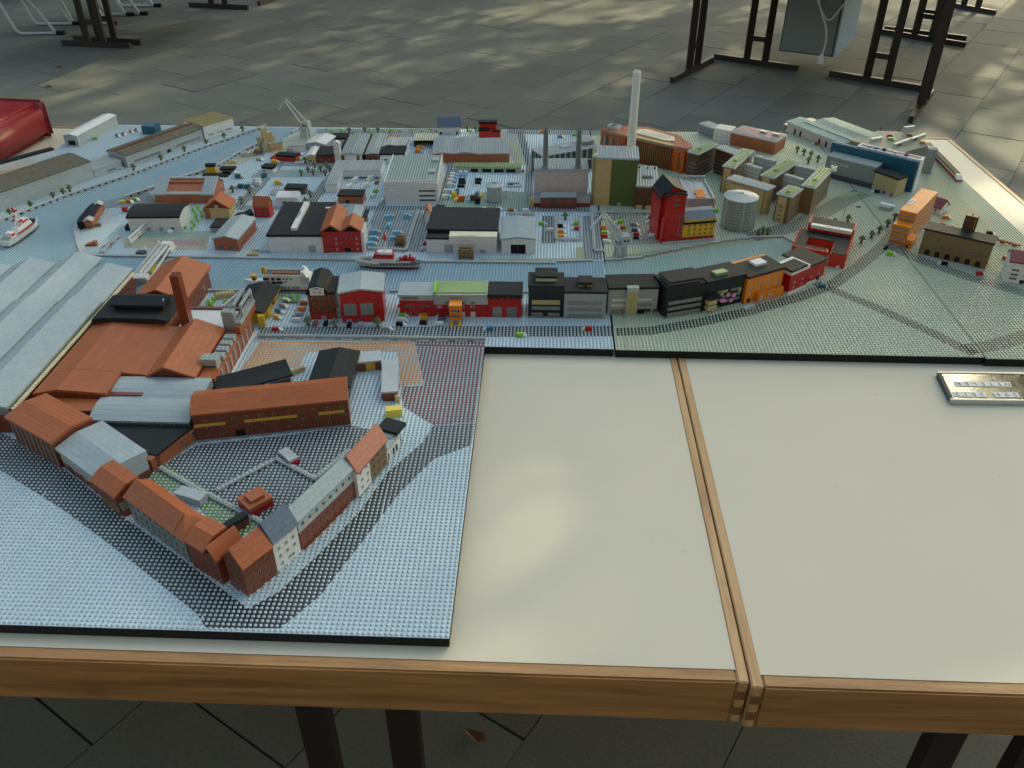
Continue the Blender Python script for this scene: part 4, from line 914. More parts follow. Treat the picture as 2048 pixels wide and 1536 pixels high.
walls(r.t, 0, r.W * .5, 0, r.D, 0, r.h, 'grey_b', {'f': [(8, r.W * .38, 3, 14, 'g'), (8, r.W * .38, 20, 29, 'gw'), (8, r.W * .38, 35, 42, 'gw')]}); walls(r.t, r.W * .5 + .1, r.W, 0, r.D, 14, r.h, 'grey_b', {'f': [(8, r.W * .4, 21, 29, 'g'), (8, r.W * .4, 35, 42, 'gw')]})
box(r.t, r.W * .56, r.W * .76, 2, 8, 0, 13.9, 'black', 'entrance'); box(r.t, r.W * .9, r.W * .94, 4, 40, 0, 13.9, 'lgrey', 'support')
flat(r.t, -1, r.W + 1, -3, r.D + 1, r.h, 'roofblack', 5, tiles=(56, 4))
walls(r.t, r.W * .36, r.W * .58, -11, 0, 0, r.h + 6, 'lgrey_b', {'f': [(1, r.W * .22 - 1, 3, r.h - 2, 'gy')]}, name='stair_tower'); o = box(r.t, r.W * .355, r.W * .585, -11.5, .5, r.h + 6.1, r.h + 9, 'lgrey', 'tower_roof'); studs(o, grid(r.W * .36, r.W * .58, -11, 0, r.h + 9), 'lgrey')
r = bld('office_building', 'black office with glass bands set at an angle beside the grey one', (1328, 637), (1405, 624), (1311, 552), 580)
D = r.D; walls(r.t, 0, r.W, 0, D, 0, r.h, 'black_b', {'f': gl(r.W, [3, 18, 33], 9, .07)}); flat(r.t, -.5, r.W + .5, -.5, D + .5, r.h, 'roofblack', 3, tiles=(40, 5))
walls(r.t, r.W * .1, r.W * .9, 10, D * .8, r.h + 3.1, r.h + 10, 'glass', {}, name='penthouse'); box(r.t, r.W * .07, r.W * .93, 6, D * .85, r.h + 10.1, r.h + 15, 'roofblack', 'penthouse_roof'); box(r.t, -1, r.W + 1, -4, -.05, 0, 3, 'mgrey', 'plinth')
r = bld('office_building', 'black office with pink and green panels and a green roof hatch', (1406, 624), (1481, 607), (1384, 543), 567)
walls(r.t, 0, r.W, 0, r.D, 0, r.h, 'black_b', {'f': [(r.W * .34, r.W * .6, 40, 47, 'gy'), (r.W * .68, r.W * .95, 40, 47, 'g'), (r.W * .45, r.W * .95, 26, 33, 'g'), (r.W * .45, r.W * .95, 14, 21, 'g'), (r.W * .35, r.W * .6, 3, 10, 'g')]}); flat(r.t, -1, r.W + 1, -4, r.D + .5, r.h, 'roofblack', 5, tiles=(44, 5))
for x, z, c, p in ((.42, 36, 'sage', 3), (.9, 35, 'sage', 1.2), (.6, 28, 'pink', 2.4), (.76, 24, 'pink', 2.4), (.7, 12, 'pink', 2), (.18, 12, 'pink', 3)): box(r.t, r.W * x - 4, r.W * x + 5, -p, -.05, z, z + 9, c, 'colour_panel')
box(r.t, r.W * .36, r.W * .52, -13, -.05, 12, 23, 'black', 'bay'); box(r.t, r.W * .36, r.W * .52, -13, -.05, 23.1, 25, 'pink', 'bay_top'); box(r.t, r.W * .0, r.W * .26, -16, -.05, 38, 43, 'roofblack', 'balcony_roof')
for z in (9, 23): walls(r.t, r.W * .02, r.W * .25, -13, -.06, z, z + 10, 'yglass', {}, name='glass_balcony')
MB().prism([(12, r.h + 5.1), (34, r.h + 5.1), (34, r.h + 10), (12, r.h + 13)], r.W * .3, r.W * .62, 'x').ob('roof_hatch', 'sage', r.t); box(r.t, -1, r.W + 1, -3, -.05, 0, 3, 'lgrey', 'plinth')
r = bld('office_building', 'orange four storey building with black roof and a white roof box', (1487, 609), (1559, 588), (1452, 532), 557)
walls(r.t, 0, r.W, 0, r.D, 0, r.h, 'orange_b', {'f': rows(4, r.W, 8, [20, 33, 46], 7.5, 'wo', .03, .03) + [(8, 18, 1, 13, 'k')], 'l': []}); flat(r.t, -2, r.W + 1, -4, r.D - 8, r.h, 'roofblack', 5, tiles=(40, 4)); box(r.t, 0, r.W, r.D - 7.8, r.D, r.h, r.h + 6, 'orange', 'back_parapet')
box(r.t, r.W * .42, r.W * .72, r.D * .38, r.D * .72, r.h + 5.1, r.h + 12, 'white', 'roof_box')
ax = walls(r.t, r.W * .3, r.W, -10, -.05, 0, 24, 'orange_b', {'f': [(6, 20, 3, 18, 'wo'), (30, 48, 8, 16, 'wo')]}, name='annex'); studs(ax, grid(r.W * .3, r.W, -10, -2, 24), 'orange'); box(r.t, -1, r.W + 1, -13, -10.1, 0, 2, 'mgrey', 'plinth')
r = bld('town_house', 'red house with white base, stepped black roof and white top storey', (1572, 589), (1645, 556), (1556, 522), 541)
w = r.W * .5; h = r.h
walls(r.t, 0, w, -4, r.D, 0, h - 4, ['white_b', 'red_b', 'white_b'], {'f': rows(2, w, 9, [12, 25], 7, 'wo')}, bands=[(7, 1), (h - 13, 2)]); box(r.t, -2, w * .8, -6, r.D * .7, h - 3.9, h + 1, 'roofblack', 'roof')
walls(r.t, w + .1, r.W, 0, r.D, 0, h - 14, ['white_b', 'red_b'], {'f': rows(2, r.W - w, 9, [16], 7, 'wo') + [(r.W * .3, r.W * .4, .5, 12, 'k')]}, bands=[(7, 1)]); box(r.t, w + .1, r.W + 1, -3, r.D + 30, h - 13.9, h - 9, 'roofblack', 'side_roof')
# red U shaped block with the white sign
z = .038
A = G((1584, 493), z); Bq = G((1655, 506), z); u = (Bq - A); W = u.length * 1000; u.normalize(); nn = Vector((-u.y, u.x, 0)); D = (G((1654, 455), z) - A).dot(nn) * 1000
t = thing('office_building', 'bright red courtyard block with dark roofs and a white lettered sign beam', 'model building', (A.x, A.y, 0), math.atan2(u.y, u.x))
hh = 38; W2 = W + 46
MB().plan([(0, 0), (W, 0), (W, 26), (W - 4, 30), (W - 4, 34), (28, 34), (28, D * .5), (0, D * .5)], 0, hh - 3).ob('wall', 'brightred_b', t)
walls(t, 0, W2, D * .5, D * .78, 0, hh - 3, 'brightred_b', {}, name='wall')
F = [(4, 14, 4, 10, 'wo'), (4, 16, 15, 21, 'wo'), (4, 16, 25, 31, 'wo'), (22, 29, 14, 20, 'wo'), (22, 29, 24, 30, 'wo'), (36, 42, 6, 12, 'wo'), (36, 42, 17, 23, 'wo')]
walls(t, W + 6, W2 + .02, 4, D * .5 - .05, 0, hh - 3, 'brightred_b', {'r': F}, name='wall'); walls(t, W * .2, W2 + .1, D * .78, D + 24, 0, hh + 14, 'brightred_b', {'r': rows(2, 40, 6, [6, 19, 32], 6, 'wo', 0, 0)}, name='wall')
MB().plan([(4, 5), (W - 6, 5), (W - 6, 30), (30, 30), (30, D * .5), (W + 8, D * .5), (W + 8, 8), (W2 - 4, 8), (W2 - 4, D * .78), (4, D * .78)], hh - 3, hh - 1).ob('roof', 'roofblack', t)
box(t, W * .24, W2 - 4, D * .84, D + 22, hh + 14.1, hh + 16, 'roofblack', 'upper_roof')
b = MB(); b.box(0, W, 0, 4.6, hh - 2.9, hh + 2); b.box(0, 4, 4.7, D * .78, hh - 2.9, hh + 2); b.box(W2 - 3.5, W2, 4, D * .78, hh - 2.9, hh + 2); b.box(W * .2, W * .24, D * .8, D + 24, hh + 14.1, hh + 19); b.box(W2 - 3.5, W2, D * .8, D + 24, hh + 14.1, hh + 19); o = b.ob('parapet', 'brightred', t)
studs(o, [(4 + 8 * k, 2.3, hh + 2) for k in range(int(W / 8))] + [(2, 10 + 8 * k, hh + 2) for k in range(int(D * .78 / 8) - 1)] + [(W2 - 2, 8 + 8 * k, hh + 2) for k in range(int(D * .78 / 8) - 1)], 'brightred', r=1.8)
sg = box(t, W * .28, W2 - 5, D * .78 - 5, D * .84, hh + 8, hh + 17, 'white', 'sign'); text(t, 'SILOZWEI', 8.5, 'dark', ((W * .28 + W2 - 5) / 2, D * .81 - 2.5, hh + 17.1), spacing=1.25)
box(t, W - 12, W - 2, -1.5, -.05, 14, 24, 'wglass', 'corner_window')
# ------------------------------------------------------------------ north of the canal
r = bld('theatre', 'large white theatre with black roof and a white lettered beam', (541, 505), (648, 505), (560, 409), 473)
walls(r.t, 0, r.W, 0, r.D, 0, r.h, 'white_b', {'f': [(r.W * .72, r.W * .86, .4, 20, 'kg')]}); MB().box(r.W * .48, r.W * .49, -2.5, -.02, 0, r.h).ob('pilaster', 'white', r.t)
flat(r.t, -3, r.W + 1, -3, r.D + 2, r.h, 'roofblack', 6, tiles=(44, 8))
box(r.t, r.W * .41, r.W * .51, 20, r.D * .93, r.h + 6.1, r.h + 15, 'white', 'beam'); text(r.t, 'PITZTABARO', 7.5, 'dark', (r.W * .435, r.D * .52, r.h + 15.2), (0, 1, 0), (-1, 0, 0), spacing=1.15); box(r.t, r.W * .86, r.W * .98, r.D * .78, r.D * .81, r.h + 6.1, r.h + 10, 'white', 'roof_light')
t = thing('theatre_annex', 'low black roofed wing with a grey gabled hall behind the red twin gables', 'model building', r.t.location, r.t.rotation_euler.z)
box(t, r.W * 1.0 + 1.2, r.W * 1.62, 45, r.D * .98, 0, 28, 'dgrey_b', 'wall'); box(t, r.W * 1.0 + 1.2, r.W * 1.66, 8, r.D * 1.0, 28.1, 32, 'roofblack', 'roof')
x0 = r.W * 1.24; prof(t, [(x0, 38), (x0 + 24, 46), (x0 + 48, 38)], 'y', 48, r.D * .97, 'roofgrey', 3, wall=('lgrey_b', 32.2), tiles=(36, 12), name='hall_roof')
r = bld('town_house', 'red twin gabled house with orange brown roofs beside the white theatre', (648.5, 506), (725, 505), 70, 464)
F = []
for z in (6, 22, 36):
    for k, kd in enumerate('ydwdydw'): F.append((r.W * (.05 + .135 * k), r.W * (.05 + .135 * k) + 6, z, z + 7, kd))
F = [q for q in F if not (q[2] < 10 and r.W * .5 < q[1] and q[0] < r.W * .72)] + [(r.W * .55, r.W * .7, .4, 14, 'k')]
walls(r.t, 0, r.W, 0, r.D, 0, r.h, 'red_b', {'f': F})
w = r.W / 2
prof(r.t, [(-2, r.h), (w * .5, r.h + 17), (w, r.h)], 'y', -4, 140, 'rust', 4, wall=('dark', r.h - 1), tiles=(30, 12), inset=6); prof(r.t, [(w + .2, r.h), (w * 1.5, r.h + 17), (r.W + 3, r.h - 1)], 'y', -4, r.D + 4, 'rust', 4, wall=('dark', r.h - 1), tiles=(30, 12), inset=6)
walls(r.t, r.W, r.W + 8, 2, r.D, 0, r.h - 4, 'white_b', {}, name='side_wall')
r = bld('warehouse', 'white quay hall with black roof and a cream topped lettered front block', (854, 506), (993, 508), (868, 424), 478)
walls(r.t, 0, r.W, 0, r.D, 0, r.h, 'white_b', {'f': [(r.W * .25, r.W * .38, .4, 25, 'kg'), (r.W * .76, r.W * .85, .4, 12, 'kg')]}); MB().box(-1, r.W * .32, -2, 30, r.h, r.h + 5).ob('front_roof', 'roofblack', r.t)
flat(r.t, -2, r.W + 3, 30.2, r.D + 1, r.h + 10, 'roofblack', 4, tiles=(50, 6)); box(r.t, 0, r.W, 31, r.D, r.h + .05, r.h + 9.9, 'black', 'attic')
walls(r.t, r.W * .33, r.W + 1, -2, 29, r.h - .5, r.h + 7, 'white_b', {}, name='sign_block'); walls(r.t, r.W * .33, r.W + 1, -2, -.02, 26, r.h - .55, 'white_b', {}, name='front_panel'); flat(r.t, r.W * .33 - .5, r.W + 1.5, -2.5, 30, r.h + 7.1, 'cream', 2.4, tiles=(27, 1), name='cream_roof')
text(r.t, 'UNISTRNNET', 6, 'blue', (r.W * .6, 1.6, r.h + 10.8), spacing=1.35)
r = bld('house', 'narrow white house with orange gabled roof behind the quay hall', (850, 446), (864, 446), 40, 428)
walls(r.t, 0, r.W, 0, r.D, 0, r.h, 'white_b', {}); gabled(r, 16, 'rustroof', axis='y', ov=6, wall='white_b', th=3); box(r.t, r.W + 8, r.W + 34, 40, 70, 0, 26, 'roofblack', 'annex')
r = bld('garage', 'white garage with pale grey gabled roof and a wide dark door', (1003, 508), (1069, 508), (1011, 437), 480)
walls(r.t, 0, r.W, 0, r.D, 0, r.h, 'white_b', {'f': [(r.W * .28, r.W * .73, .3, 27, 'k')]}); gabled(r, 6, 'roofgrey', axis='y', ov=3, wall='white_b', tiles=(36, 12)); b = MB(); [b.box(3 + 8 * k, 8 + 8 * k, -3, -.1, r.h - 3, r.h) for k in range(9)]; b.ob('eave_studs', 'white', r.t, kind='stuff')
for A, Bq, tp, lb in (((917, 520), (947, 520), 500, 'hollow brown brick block on the quay in front of the white hall'), ((790, 494), (810, 495), 476, 'hollow brown brick block beside the tug ship')):
    r = bld('brick_block', lb, A, Bq, 18, tp); w = r.W
    b = MB(); b.box(0, w, 0, 5, 9, r.h); b.box(0, w * .25, 0, 5, 0, 8.9); b.box(w * .75, w, 0, 5, 0, 8.9); b.box(0, w, 13, 18, 0, r.h); b.box(0, 5, 5.1, 12.9, 0, r.h); b.box(w - 5, w, 5.1, 12.9, 0, r.h); o = b.ob('block', 'dtan_b', r.t)
    studs(o, [(4 + (w - 8) * k / 3, y, r.h) for k in range(4) for y in (2.5, 15.5)], 'dtan', r=2)
# low grey kerb walls of the parking yards
for p, q, lb in (((735, 500), (812, 503), 'low grey wall in front of the pale blue lorries'), ((812, 503), (836, 424), 'low grey wall along the right side of the lorry yard'), ((1112, 482), (1164, 482), 'low grey wall in front of the small car park'), ((1111, 481), (1113, 432), 'low grey wall on the left of the small car park'), ((1162, 478), (1158, 437), 'low grey wall on the right of the small car park'),
                 ((1189, 503), (1183, 428), 'low pale wall beside the quay crane'), ((1188, 505), (1208, 505), 'short grey wall near the foot of the quay crane'), ((1190, 428), (1235, 428), 'low grey wall at the back of the crane yard'), ((1270, 428), (1305, 428), 'low grey wall by the red mill tower'), ((1012, 430), (1070, 431), 'low grey wall behind the white garage'), ((505, 504), (541, 505), 'low grey wall beside the theatre front')):
    lowwall(lb, p, q, h=8)
# quay edges of the canal: runs of long grey blocks
def quay(pts, label, h=5, wd=8, m='grey', notch=False):
    t = thing('quay_wall', label, 'quay wall', tuple(G(pts[0])), 0, 'quay walls of the canal')
    o = G(pts[0])
    for p, q in zip(pts, pts[1:]):
        a, e = G(p), G(q); d = e - a; L = d.length * 1000; d.normalize(); n = max(1, round(L / (24 if notch else 64)))
        rot = Matrix.Translation(a - o) @ Matrix.Rotation(math.atan2(d.y, d.x), 4, 'Z')
        for i in range(n):
            x0, x1 = L * i / n, L * (i + 1) / n
            if notch:
                b = MB(); b.box(x0 + .1, x0 + (x1 - x0) * .62, -wd / 2, wd / 2, 0, h - 3.2); b.box(x0 + .1, x1 - .1, -wd / 2, wd / 2, h - 3.15, h); b.box(x0 + (x1 - x0) * .62, x1, wd * .15, wd / 2, 0, h - 3.2, 1)  # recess back coloured dark so the notch reads as a shaded opening
                link('quay_block', b.mesh('quay_block', [m, 'dgrey']), t, mat=rot)
            else: link('quay_block', MB().box(x0 + .1, x1 - .1, -wd / 2, wd / 2, 0, h).mesh('quay_block', m), t, mat=rot)
    return t
quay([(176, 513), (505, 518), (700, 522), (850, 525), (1110, 528)], 'straight grey quay edge on the far side of the canal', 6)
quay([(1112, 525), (1185, 523)], 'short stepped quay edge left of the board joint', 6); quay([(1210, 522), (1246, 521)], 'short quay edge right of the board joint under the crane', 6)
st = [(1246, 519), (1285, 517), (1285, 513), (1310, 511), (1310, 508), (1335, 506), (1335, 503), (1360, 500.5), (1360, 498), (1385, 496), (1385, 493.5), (1412, 491), (1412, 488.5), (1440, 486.5), (1440, 484), (1470, 482), (1470, 480), (1500, 478.5), (1500, 476.5), (1535, 476), (1566, 475), (1580, 482), (1592, 489)]
quay(st, 'stair stepped grey quay edge curving to the red courtyard block', 6)
quay([(411, 583), (480, 583), (612, 584)], 'grey quay edge behind the street row left of the ferry', 6); quay([(781, 584), (802, 584)], 'short quay edge between the red hall and the long hall', 6); quay([(1043, 586), (1058, 586)], 'short quay edge beside the black office', 6)
quay([(0, 446), (130, 396), (254, 355), (400, 300), (518, 260), (532, 255)], 'long notched quay wall along the left warehouses', 11, 9, 'lgrey', True)
quay([(250, 398), (308, 379), (352, 361), (396, 349), (439, 333), (478, 309), (530, 284)], 'notched quay wall on the near side of the basin', 11, 9, 'lgrey', True)
quay([(585, 268), (604, 258)], 'short notched quay wall beside the far harbour crane', 11, 9, 'lgrey', True)
quay([(158, 445), (154, 462), (158, 483), (166, 506), (176, 513)], 'rounded grey quay corner of the headland by the black roofed house', 4, 16, 'lgrey')
# ------------------------------------------------------------------ left shore, headland, back rows
r = bld('station_building', 'brown station with recessed middle and pale studded roof', (312, 408), (429, 408), (315, 361), 389)
w, d, h = r.W, r.D, r.h
walls(r.t, 0, w, 0, d, 0, h, 'rust_b', {'f': [(6, 12, 8, 14, 'd'), (16, 22, 8, 14, 'd'), (w - 24, w - 18, 8, 14, 'd'), (w - 13, w - 7, 8, 14, 'd')], 'r': rows(3, d, 6, [10], 7, 'd')})
MB().prism([(0, h), (d * .62, h + 26), (d, h)], 1, w - 1, 'x').ob('upper_wall', 'rust_b', r.t)
x0, x1 = w * .2, w * .8
for a, e in ((-4, x0), (x1, w + 3)): prof(r.t, [(-4, h - 1), (d * .62, h + 26), (d + 2, h - 2)], 'x', a, e, 'roofgrey', 3, stud='lgrey')
prof(r.t, [(d * .55, h + 24), (d * .62, h + 26), (d + 2, h)], 'x', x0, x1, 'roofgrey', 3, stud='lgrey')
flat(r.t, x0 + 2, x1 - 2, -3, d * .4, h + 1, 'lgrey', 3, stud='lgrey', name='canopy'); box(r.t, x0, x1, d * .4, d * .56, h + 1, h + 22, 'rust_b', 'back_wall'); box(r.t, -3, w + 2, -3, -.1, 0, 2.5, 'lgrey', 'plinth')
r = bld('house', 'tan and brown gabled house with orange roof beside the lime shrubs', (414, 438), (461, 438), (477, 400), 417)
walls(r.t, 0, r.W, 0, r.D, 0, r.h, ['tan_b'], {'r': rows(4, r.D, 4.5, [6, 16], 6, 'd')}); box(r.t, -3, 12, -2, r.D * .8, 0, r.h - 2, 'rust_b', 'brown_wing'); gabled(r, 24, 'rustroof', axis='y', ov=4, wall='redbrown_b', tiles=(30, 16)); box(r.t, r.W * .44, r.W * .56, -1.5, 2, r.h - 2, r.h + 10, 'tan', 'gable_block')
r = bld('warehouse', 'white hall with thick black barrel roof on the headland', (261, 463), (365, 462), (275, 412), 437)
w, d, h = r.W, r.D, r.h; F = [(w * f, w * f + 11, .4, 11, 'kg') for f in (.12, .32, .56)] + [(w * .78, w * .78 + 11, .4, 11, 'kb')]
walls(r.t, 0, w, 0, d, 0, h, 'white_b', {'f': F}); prof(r.t, [(-2, h), (d * .25, h + 7), (d * .5, h + 9), (d * .75, h + 7), (d + 2, h)], 'x', -2, w + .5, 'roofblack', 5, wall=('white_b', h - 2), inset=-.4, tiles=(38, 14))
b = MB(); [b.box(2 + 8 * k, 7 + 8 * k, -2.6, -.05, h - 3, h - .1) for k in range(int(w / 8))]; b.ob('eave_studs', 'white', r.t, kind='stuff'); box(r.t, -15, -2, 4, 16, 0, 12, 'black', 'coal_bunker'); box(r.t, -8, -2, 4, 10, 12.1, 20, 'black', 'coal_chute')
r = bld('factory_hall', 'brick hall with pale grey barrel roof on the north quay', (431, 501), (479, 503), (469, 436), 478)
walls(r.t, 0, r.W, 0, r.D, 0, r.h, 'rust_b', {'f': [(r.W * .14, r.W * .36, 5, 14, 'd'), (r.W * .58, r.W * .8, 5, 14, 'd')], 'r': rows(6, r.D, 5, [8], 8, 'd')}); gabled(r, 8, 'roofgrey', axis='y', ov=3, wall='rust_b', tiles=(40, 12))
r = bld('shed', 'black flat roofed grey shed beside the grey roofed brick hall', (423, 466), (449, 466), 60, 456); walls(r.t, 0, r.W, 0, r.D, 0, r.h, 'grey_b', {}); flat(r.t, -1, r.W + 1, -1, r.D, r.h, 'roofblack', 4)
r = bld('warehouse', 'low red brown warehouse with black roof and two white dormers at the basin corner', (172, 458), (188, 457), (222, 405), 444)
walls(r.t, 0, r.W, 0, r.D, 0, r.h, 'rust_b', {'f': [(4, 10, 3, 8, 'd')], 'r': rows(4, r.D, 5, [4], 5, 'd')})
MB().plan([(-18, -4), (0, -2), (0, r.D), (-4, r.D + 6), (-14, r.D - 20), (-20, 30)], 0, r.h + 2).ob('side_wall', 'black', r.t); box(r.t, -2, r.W - 3, 24, r.D * .85, r.h + .1, r.h + 5, 'roofblack', 'roof')
for y in (-2, r.D * .84): prof(r.t, [(-2, r.h), (r.W * .5, r.h + 7), (r.W + 2, r.h)], 'y', y, y + 24, 'lgrey', 2.4, wall=('rust_b', r.h - 1), name='dormer_roof')
r = bld('wood_pile', 'brown hollow brick pile beside the low warehouse', (189, 455), (203, 453), 12, 446); 
for k in range(3): MB().box(k * r.W / 3 + .2, (k + 1) * r.W / 3 - .2, 0, 12, 0, 9 - 2 * (k == 2)).ob('block', 'dtan', r.t)
for p, lb, s in (((186, 491), 'rust red excavator block on the headland nearer the quay corner', 1), ((216, 494), 'rust red loader block leaning at the low conveyor', .8)):
    a = G(p); t = thing('construction_machine', lb, 'machine', tuple(a), .6 if s < 1 else 0)
    for k, (x0, x1, z1) in enumerate(((-12, 2, 8), (2.1, 12, 13), (-19, -12.1, 4))): MB().box(x0 * s, x1 * s, -6 * s, 6 * s, 0, z1 * s).ob(('engine_block', 'cab', 'shovel')[k], 'rust', t)
# conveyor rail, sign board, pier, bridge
lowwall('low grey studded conveyor rail on the headland', (203, 510), (242, 472), h=10)
zs = .022
a = G((271, 489), .004); e = G((300, 452), .004)
a = G((262, 492), 0); e = G((298, 459), 0); u = (e - a); L = u.length * 1000; u.normalize()
t = thing('sign_board', 'long white two line sign board standing on the headland', 'sign', tuple(a), math.atan2(u.y, u.x))
box(t, 0, L, -2, 2, 6, 25, 'white', 'board'); box(t, L * .45, L * .5, -1, 1, 0, 5.9, 'dgrey', 'post'); box(t, 2, 8, -2, 2, 0, 5.9, 'grey', 'post')
text(t, 'SCHÖNER  WOHNEN', 8.6, 'dark', (L * .5, -2.1, 19.5), (1, 0, 0), (0, 0, 1), spacing=1.12); text(t, 'AM  WASSER', 8.6, 'dark', (L * .62, -2.1, 10.5), (1, 0, 0), (0, 0, 1), spacing=1.12)
a = G((281, 512)); o = MB().box(-12, 10, 0, 18, 0, 9).ob('jetty_block', 'dgrey', None); o.location = a; tag(o, 'dark grey jetty block below the sign board', 'block')
for p, lb in (((290, 499), 'small white dome on the jetty behind the footbridge'), ((318, 487), 'small white dome at the far end of the footbridge')):
    o = MB().cyl(0, 0, 0, 4, 4.5, 4.5, 10).cyl(0, 0, 4, 8, 4.5, 2, 10).ob('bollard_dome', 'white', None); o.location = G(p); tag(o, lb, 'bollard')
zb = .024
a = G((282, 540), zb); e = G((326, 487), zb); u = (e - a); L = u.length * 1000; u.normalize()
t = thing('footbridge', 'white footbridge across the canal mouth with grey walkways', 'bridge', (a.x, a.y, 0), math.atan2(u.y, u.x))
box(t, -12, L, -16, 12, 18, 21, 'grey', 'deck')
for y in (-16, -4, 8): o = box(t, -14, L, y, y + 4, 21.1, 25, 'white' if y < 0 else 'lgrey', 'railing'); studs(o, [(4 + 8 * k, y + 2, 25) for k in range(int(L / 8))], 'white')
MB().prism([(L - 8, 0), (L + 34, 0), (L + 12, 26), (L - 8, 26)], -20, 4, 'x' if False else 'y').ob('ramp', 'white', t)
box(t, -30, -12, -24, 16, 0, 18, 'white', 'abutment'); o = box(t, -40, -14, -26, 18, 18.1, 22, 'white', 'landing'); studs(o, grid(-40, -14, -26, 18, 22), 'white')
MB().bar((-14, -20, 2), (L - 10, -20, 16), 3, 4).ob('girder', 'white', t)
r = bld('barge', 'yellow pontoon in the canal beside the footbridge', (303, 548), (318, 534), 18, 545); box(r.t, 0, r.W, 0, 18, 0, 8, 'brightyellow', 'hull'); studs(r.t.children[0], grid(0, r.W, 0, 18, 8), 'brightyellow')
r = bld('container', 'small tan block on the north quay edge', (494, 515), (516, 515), 10, 508); box(r.t, 0, r.W, 0, r.D, 0, r.h, 'tan', 'body'); studs(r.t.children[0], grid(0, r.W, 0, 10, r.h), 'tan')
# canal side yard behind the brick chimney
r = bld('boat_house', 'grey open framed boat shed with blue inside near the footbridge', (378, 613), (412, 590), 30, 596)
walls(r.t, 0, r.W, 0, r.D, 0, r.h, 'lgrey_b', {'f': [(4, r.W * .45, 1, r.h - 5, 'kb'), (r.W * .52, r.W - 4, 1, r.h - 5, 'kb')]}); flat(r.t, -1, r.W + 1, -1, r.D + 1, r.h, 'lgrey', 3, stud='lgrey')
r = bld('container', 'long tan block on the canal edge behind the yellow shed', (430, 600), (470, 596), 14, 590); box(r.t, 0, r.W, 0, r.D, 0, r.h, 'tan', 'body'); studs(r.t.children[0], grid(0, r.W, 0, 14, r.h), 'tan')
# ---- far left quay
r = bld('quay_warehouse', 'long pale wall quay warehouse with brown studded roof, nearest on the left quay', (-75, 452), (190, 356), (146, 308), 416)
walls(r.t, 0, r.W, 0, r.D, 0, r.h, 'lgrey_b', {}); prof(r.t, [(-3, r.h - 1), (r.D * .75, r.h + 9), (r.D + 2, r.h + 5)], 'x', -4, r.W + 1, 'moss', 3, wall=('lgrey_b', r.h - 3), stud='mossstud')
r = bld('quay_warehouse', 'low grey studded roof link between the two left quay warehouses', (191, 356), (246, 336), (230, 306), 341)
walls(r.t, 0, r.W, 0, r.D, 0, r.h, 'lgrey_b', {'f': [(r.W * .45, r.W * .95, 5, 10, 'd')]}); flat(r.t, 0, r.W, -2, r.D, r.h, 'lgrey', 3, stud='lgrey')
r = bld('quay_warehouse', 'second quay warehouse with long window bands and brown studded roof', (257, 336), (408, 280), (215, 302), 312)
w = r.W; walls(r.t, 0, w, 0, r.D, 0, r.h, 'lgrey_b', {'f': [(w * .08, w * .42, 9, 17, 'g'), (w * .5, w * .55, .4, 12, 'k'), (w * .62, w * .96, 9, 17, 'g')]}); prof(r.t, [(-3, r.h - 1), (r.D * .5, r.h + 7), (r.D + 2, r.h)], 'x', -2, w + 1, 'moss', 3, wall=('grey_b', r.h - 3), stud='mossstud')
box(r.t, 0, w, r.D * .49, r.D * .53, r.h + 10, r.h + 13, 'redbrown', 'ridge_strip')
r = bld('quay_warehouse', 'tall white warehouse with sloping tan studded roof at the far end of the quay', (411, 280), (470, 262), (431, 223), 254)
walls(r.t, 0, r.W, 0, r.D, 0, r.h, 'white_b', {'f': [(r.W * (.12 + .29 * k), r.W * (.33 + .29 * k), 11, 15, 'd') for k in range(3)]}); flat(r.t, -1, r.W + 1, -1, r.D, r.h, 'olive', 3, stud='olive')
r = bld('quay_shed', 'long black roofed low shed at the edge of the far left board', (2, 342), (112, 312), 34, 330); box(r.t, 0, r.W, 0, r.D, 0, r.h, 'white_b', 'wall'); MB().prism([(-1, r.h + .1), (r.D, r.h + .1), (r.D * .7, r.h + 6), (3, r.h + 6)], -1, r.W + 1, 'x').ob('roof', 'black', r.t)
r = bld('warehouse', 'long plain grey hall with ridged white roof and dark end door at the far left', (132, 291), (159, 293), (251, 233), 271)
walls(r.t, 0, r.W, 0, r.D, 0, r.h, 'lgrey_b', {'f': [(r.W * .25, r.W * .78, 3, 19, 'k')]}); gabled(r, 5, 'white', axis='y', ov=.5, wall='grey_b', th=2, tiles=(48, 16))
r = bld('shed', 'dark teal gabled shed on the far left quay', (286, 269), (298, 262), (318, 249), 253); walls(r.t, 0, r.W, 0, r.D, 0, r.h, 'teal_b', {}); gabled(r, 5, 'teal', axis='y', ov=.3, wall='teal_b', th=2)
# ---- silo works on the basin
r = bld('silo_works', 'tan grain silo works with tall tower on the basin quay', (541, 304), (566, 299), 44, 290)
walls(r.t, 0, r.W, 0, r.D, 0, r.h, 'tan_b', {'f': [(4, 11, 7, 12, 'd'), (16, 23, 7, 12, 'd')]}); flat(r.t, -1, r.W + 1, -1, r.D + 1, r.h, 'grey', 4)
walls(r.t, -16, -1.2, 4, 22, 0, 78, 'tan_b', {}, name='tower'); box(r.t, -16.5, -.7, 3.5, 22.5, 78, 82, 'tan', 'tower_cap'); walls(r.t, 6, 20, 18, 36, r.h + 4, 60, 'tan_b', {}, name='bin_tower'); box(r.t, 12, 26, 16, 40, r.h + 4, 50, 'tan', 'bin'); box(r.t, -34, -22, 6, 22, 0, 52, 'olive', 'elevator')
box(r.t, -24, -16.5, 0, 20, 0, 34, 'grey', 'frame')
t = thing('gravel_heap', 'tan and brown gravel heap held by a grey wall on the quay', 'heap', tuple(G((500, 312))), .35); hb = MB(); rr = random.Random(4)
